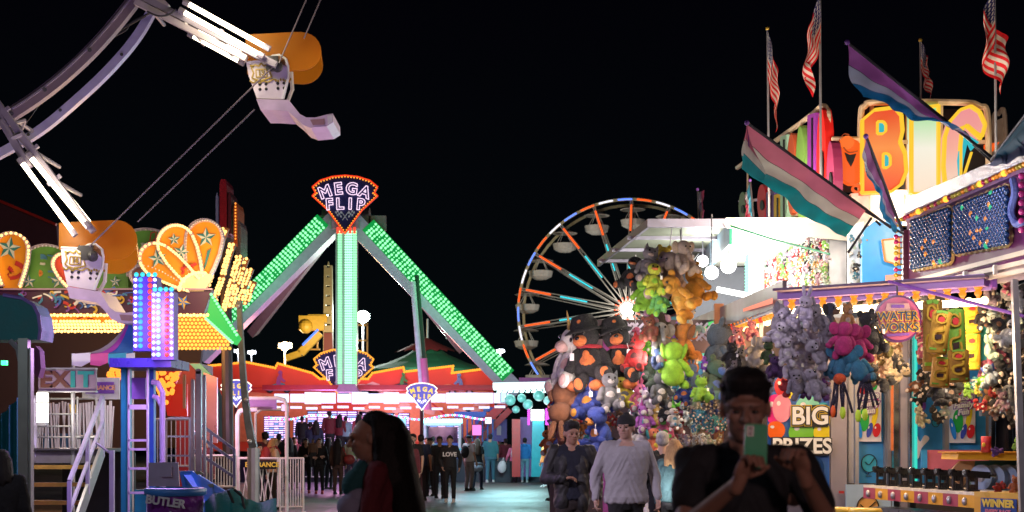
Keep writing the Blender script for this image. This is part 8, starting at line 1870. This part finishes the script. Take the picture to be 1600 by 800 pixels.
# riders waiting on the platform
for i, (x, h, tp_, lab) in enumerate(((485, 1.74, nv_, 'dark figure on the platform above the infant'), (494, 1.80, nv_, 'taller dark figure on the platform with hands up'), (515, 1.80, mar, 'man in maroon on the platform, back to us'), (531, 1.68, mar, 'woman in maroon on the platform beside maroon man'), (540, 1.6, cl('ice', (.25, .4, .5)), 'pale blue dressed figure on the platform'), (561, 1.68, cl('rose', (.45, .08, .12)), 'figure in rose top on the platform, back to us'), (472, 1.6, blc, 'short dark figure at left end of platform'))):
    q = G(x, 52.5); q.z = .9 if i > 1 else .55; person(lab, q, 180 if i != 3 else 160, h, top=tp_, hair='short' if i % 2 == 0 else 'long', sk=SK2, vox=.02)
# people hidden partly by the woman
person('young man in black T-shirt right of long-haired woman, facing us', G(645, 34), -15, 1.74, top=blc, sk=SK3, sleeve='short')
person('woman with dark hair beside the young man in black T-shirt', G(640, 31.5), 10, 1.62, top=mar, sk=SK3, hair='long', fem=True)
person('man in dark short sleeves facing away near booth sign', G(658, 37), 175, 1.74, top=nv_, sleeve='short', sk=SK2)
# at the stall counter
person('grey-haired man in black facing the plush stall', G(1035, 17.2), 178, 1.66, top=blc, hm=HG, girth=1.05, vox=.013, sk=SK3)
person('woman with reddish blond hair and teal jacket facing the plush stall', G(1054, 16.6), 170, 1.56, top=cl('teal_jacket', (.05, .11, .13)), hair='bob', hm=HBL, fem=True, girth=1.15, vox=.013)
person('dark seated figure at the lower left corner', G(2, 12), 185, 1.46, top=blc, girth=1.3, hair='bob', sk=SK1)
# ---------------------------------------------------------------- unseen masts, added to light the people nearest us
fl_ = thing('fill_light_mast', 'added fill-light mast outside the frame on the left', 'light pole', (-5, 8.5, 0))
MB().cyl((-5, 8.5, 0), (-5, 8.5, 4.2), .06, .05).build('pole', steel, fl_); MB().box((-5, 8.5, 4.25), (.3, .3, .3)).build('lamp_housing', steel, fl_)
ll = lamp('lamp_light', (-4.7, 8.5, 4.0), 1500, (.86, .74, .92), fl_, r=.3, kind='SPOT', spot=48)
ll.rotation_euler = (Vector((1.2, 14.6, 1.2))-Vector((-4.7, 8.5, 4.0))).to_track_quat('-Z', 'Y').to_euler()
lamp('lamp_light', (-4.6, 8.6, 4.0), 130, (.8, .8, 1), fl_, r=.3)

fl2 = thing('fill_light_mast', 'added fill-light mast, unseen behind the camera', 'light pole', (2.5, -4.2, 0))
MB().cyl((2.5, -4.2, 0), (2.5, -4.2, 3.8), .06, .05).build('pole', steel, fl2); MB().box((2.5, -4.2, 3.9), (.5, .3, .3)).build('lamp_housing', steel, fl2)
lamp('lamp_light', (2.3, -3.9, 3.7), 400, (1, .62, .58), fl2, r=.3)
wsh = cl('white_top', (.55, .5, .52)); gsh = cl('olive_top', (.12, .16, .06)); rsh = cl('red_top', (.5, .05, .06))
for i, (x, d_, h, tp_, hr, yw, lab) in enumerate(((611, 53, 1.7, wsh, 'long', 165, 'figure in white right of the foreground woman hair'), (622, 49, 1.76, rsh, 'short', 200, 'figure in red right of the foreground woman hair'), (632, 55, 1.6, jns, 'long', 30, 'figure in blue before the violet screen'), (713, 58, 1.74, wsh, 'short', 170, 'figure in white beside ticket booth'), (756, 59, 1.66, rsh, 'long', 190, 'figure in red left of large teal man'), (779, 60, 1.75, gsh, 'cap', 10, 'figure in olive left of girl in pink'), (846, 62, 1.6, wsh, 'short', 160, 'small figure in white by the far counter'), (548, 52, 1.72, gsh, 'short', 15, 'figure in olive right of the handbag'), (445, 50, 1.66, wsh, 'long', 200, 'figure in white behind the entrance gate'), (462, 55, 1.74, rsh, 'short', 20, 'figure in red behind the left barrier'), (580, 50, 1.7, mar, 'long', 170, 'figure in maroon beyond the long-haired woman, back to us'), (596, 48, 1.76, nv_, 'short', 160, 'navy dressed figure beyond the long-haired woman'), (667, 46, 1.7, mar, 'short', 20, 'figure in maroon left of ticket booth'), (676, 50, 1.75, jns, 'short', 190, 'figure in blue beside ticket booth'), (722, 56, 1.72, blc, 'long', 175, 'dark figure before the red and blue stair'), (790, 58, 1.7, mar, 'short', 185, 'figure in maroon under the pale booth canopy'), (838, 56, 1.68, jns, 'long', 175, 'figure in blue beside the lit white box'), (850, 60, 1.75, blc, 'short', 180, 'dark figure at right end of far counter'), (460, 47, 1.72, mar, 'short', 30, 'figure in maroon behind the gate at left'), (514, 46, 1.7, blc, 'long', 150, 'dark figure behind woman in brown coat'))):
    person(lab, G(x, d_), yw, h, top=tp_, hair=hr, sk=[SK1, SK2, SK3][i % 3], vox=.02)
bpy.data.scenes.remove(TS)
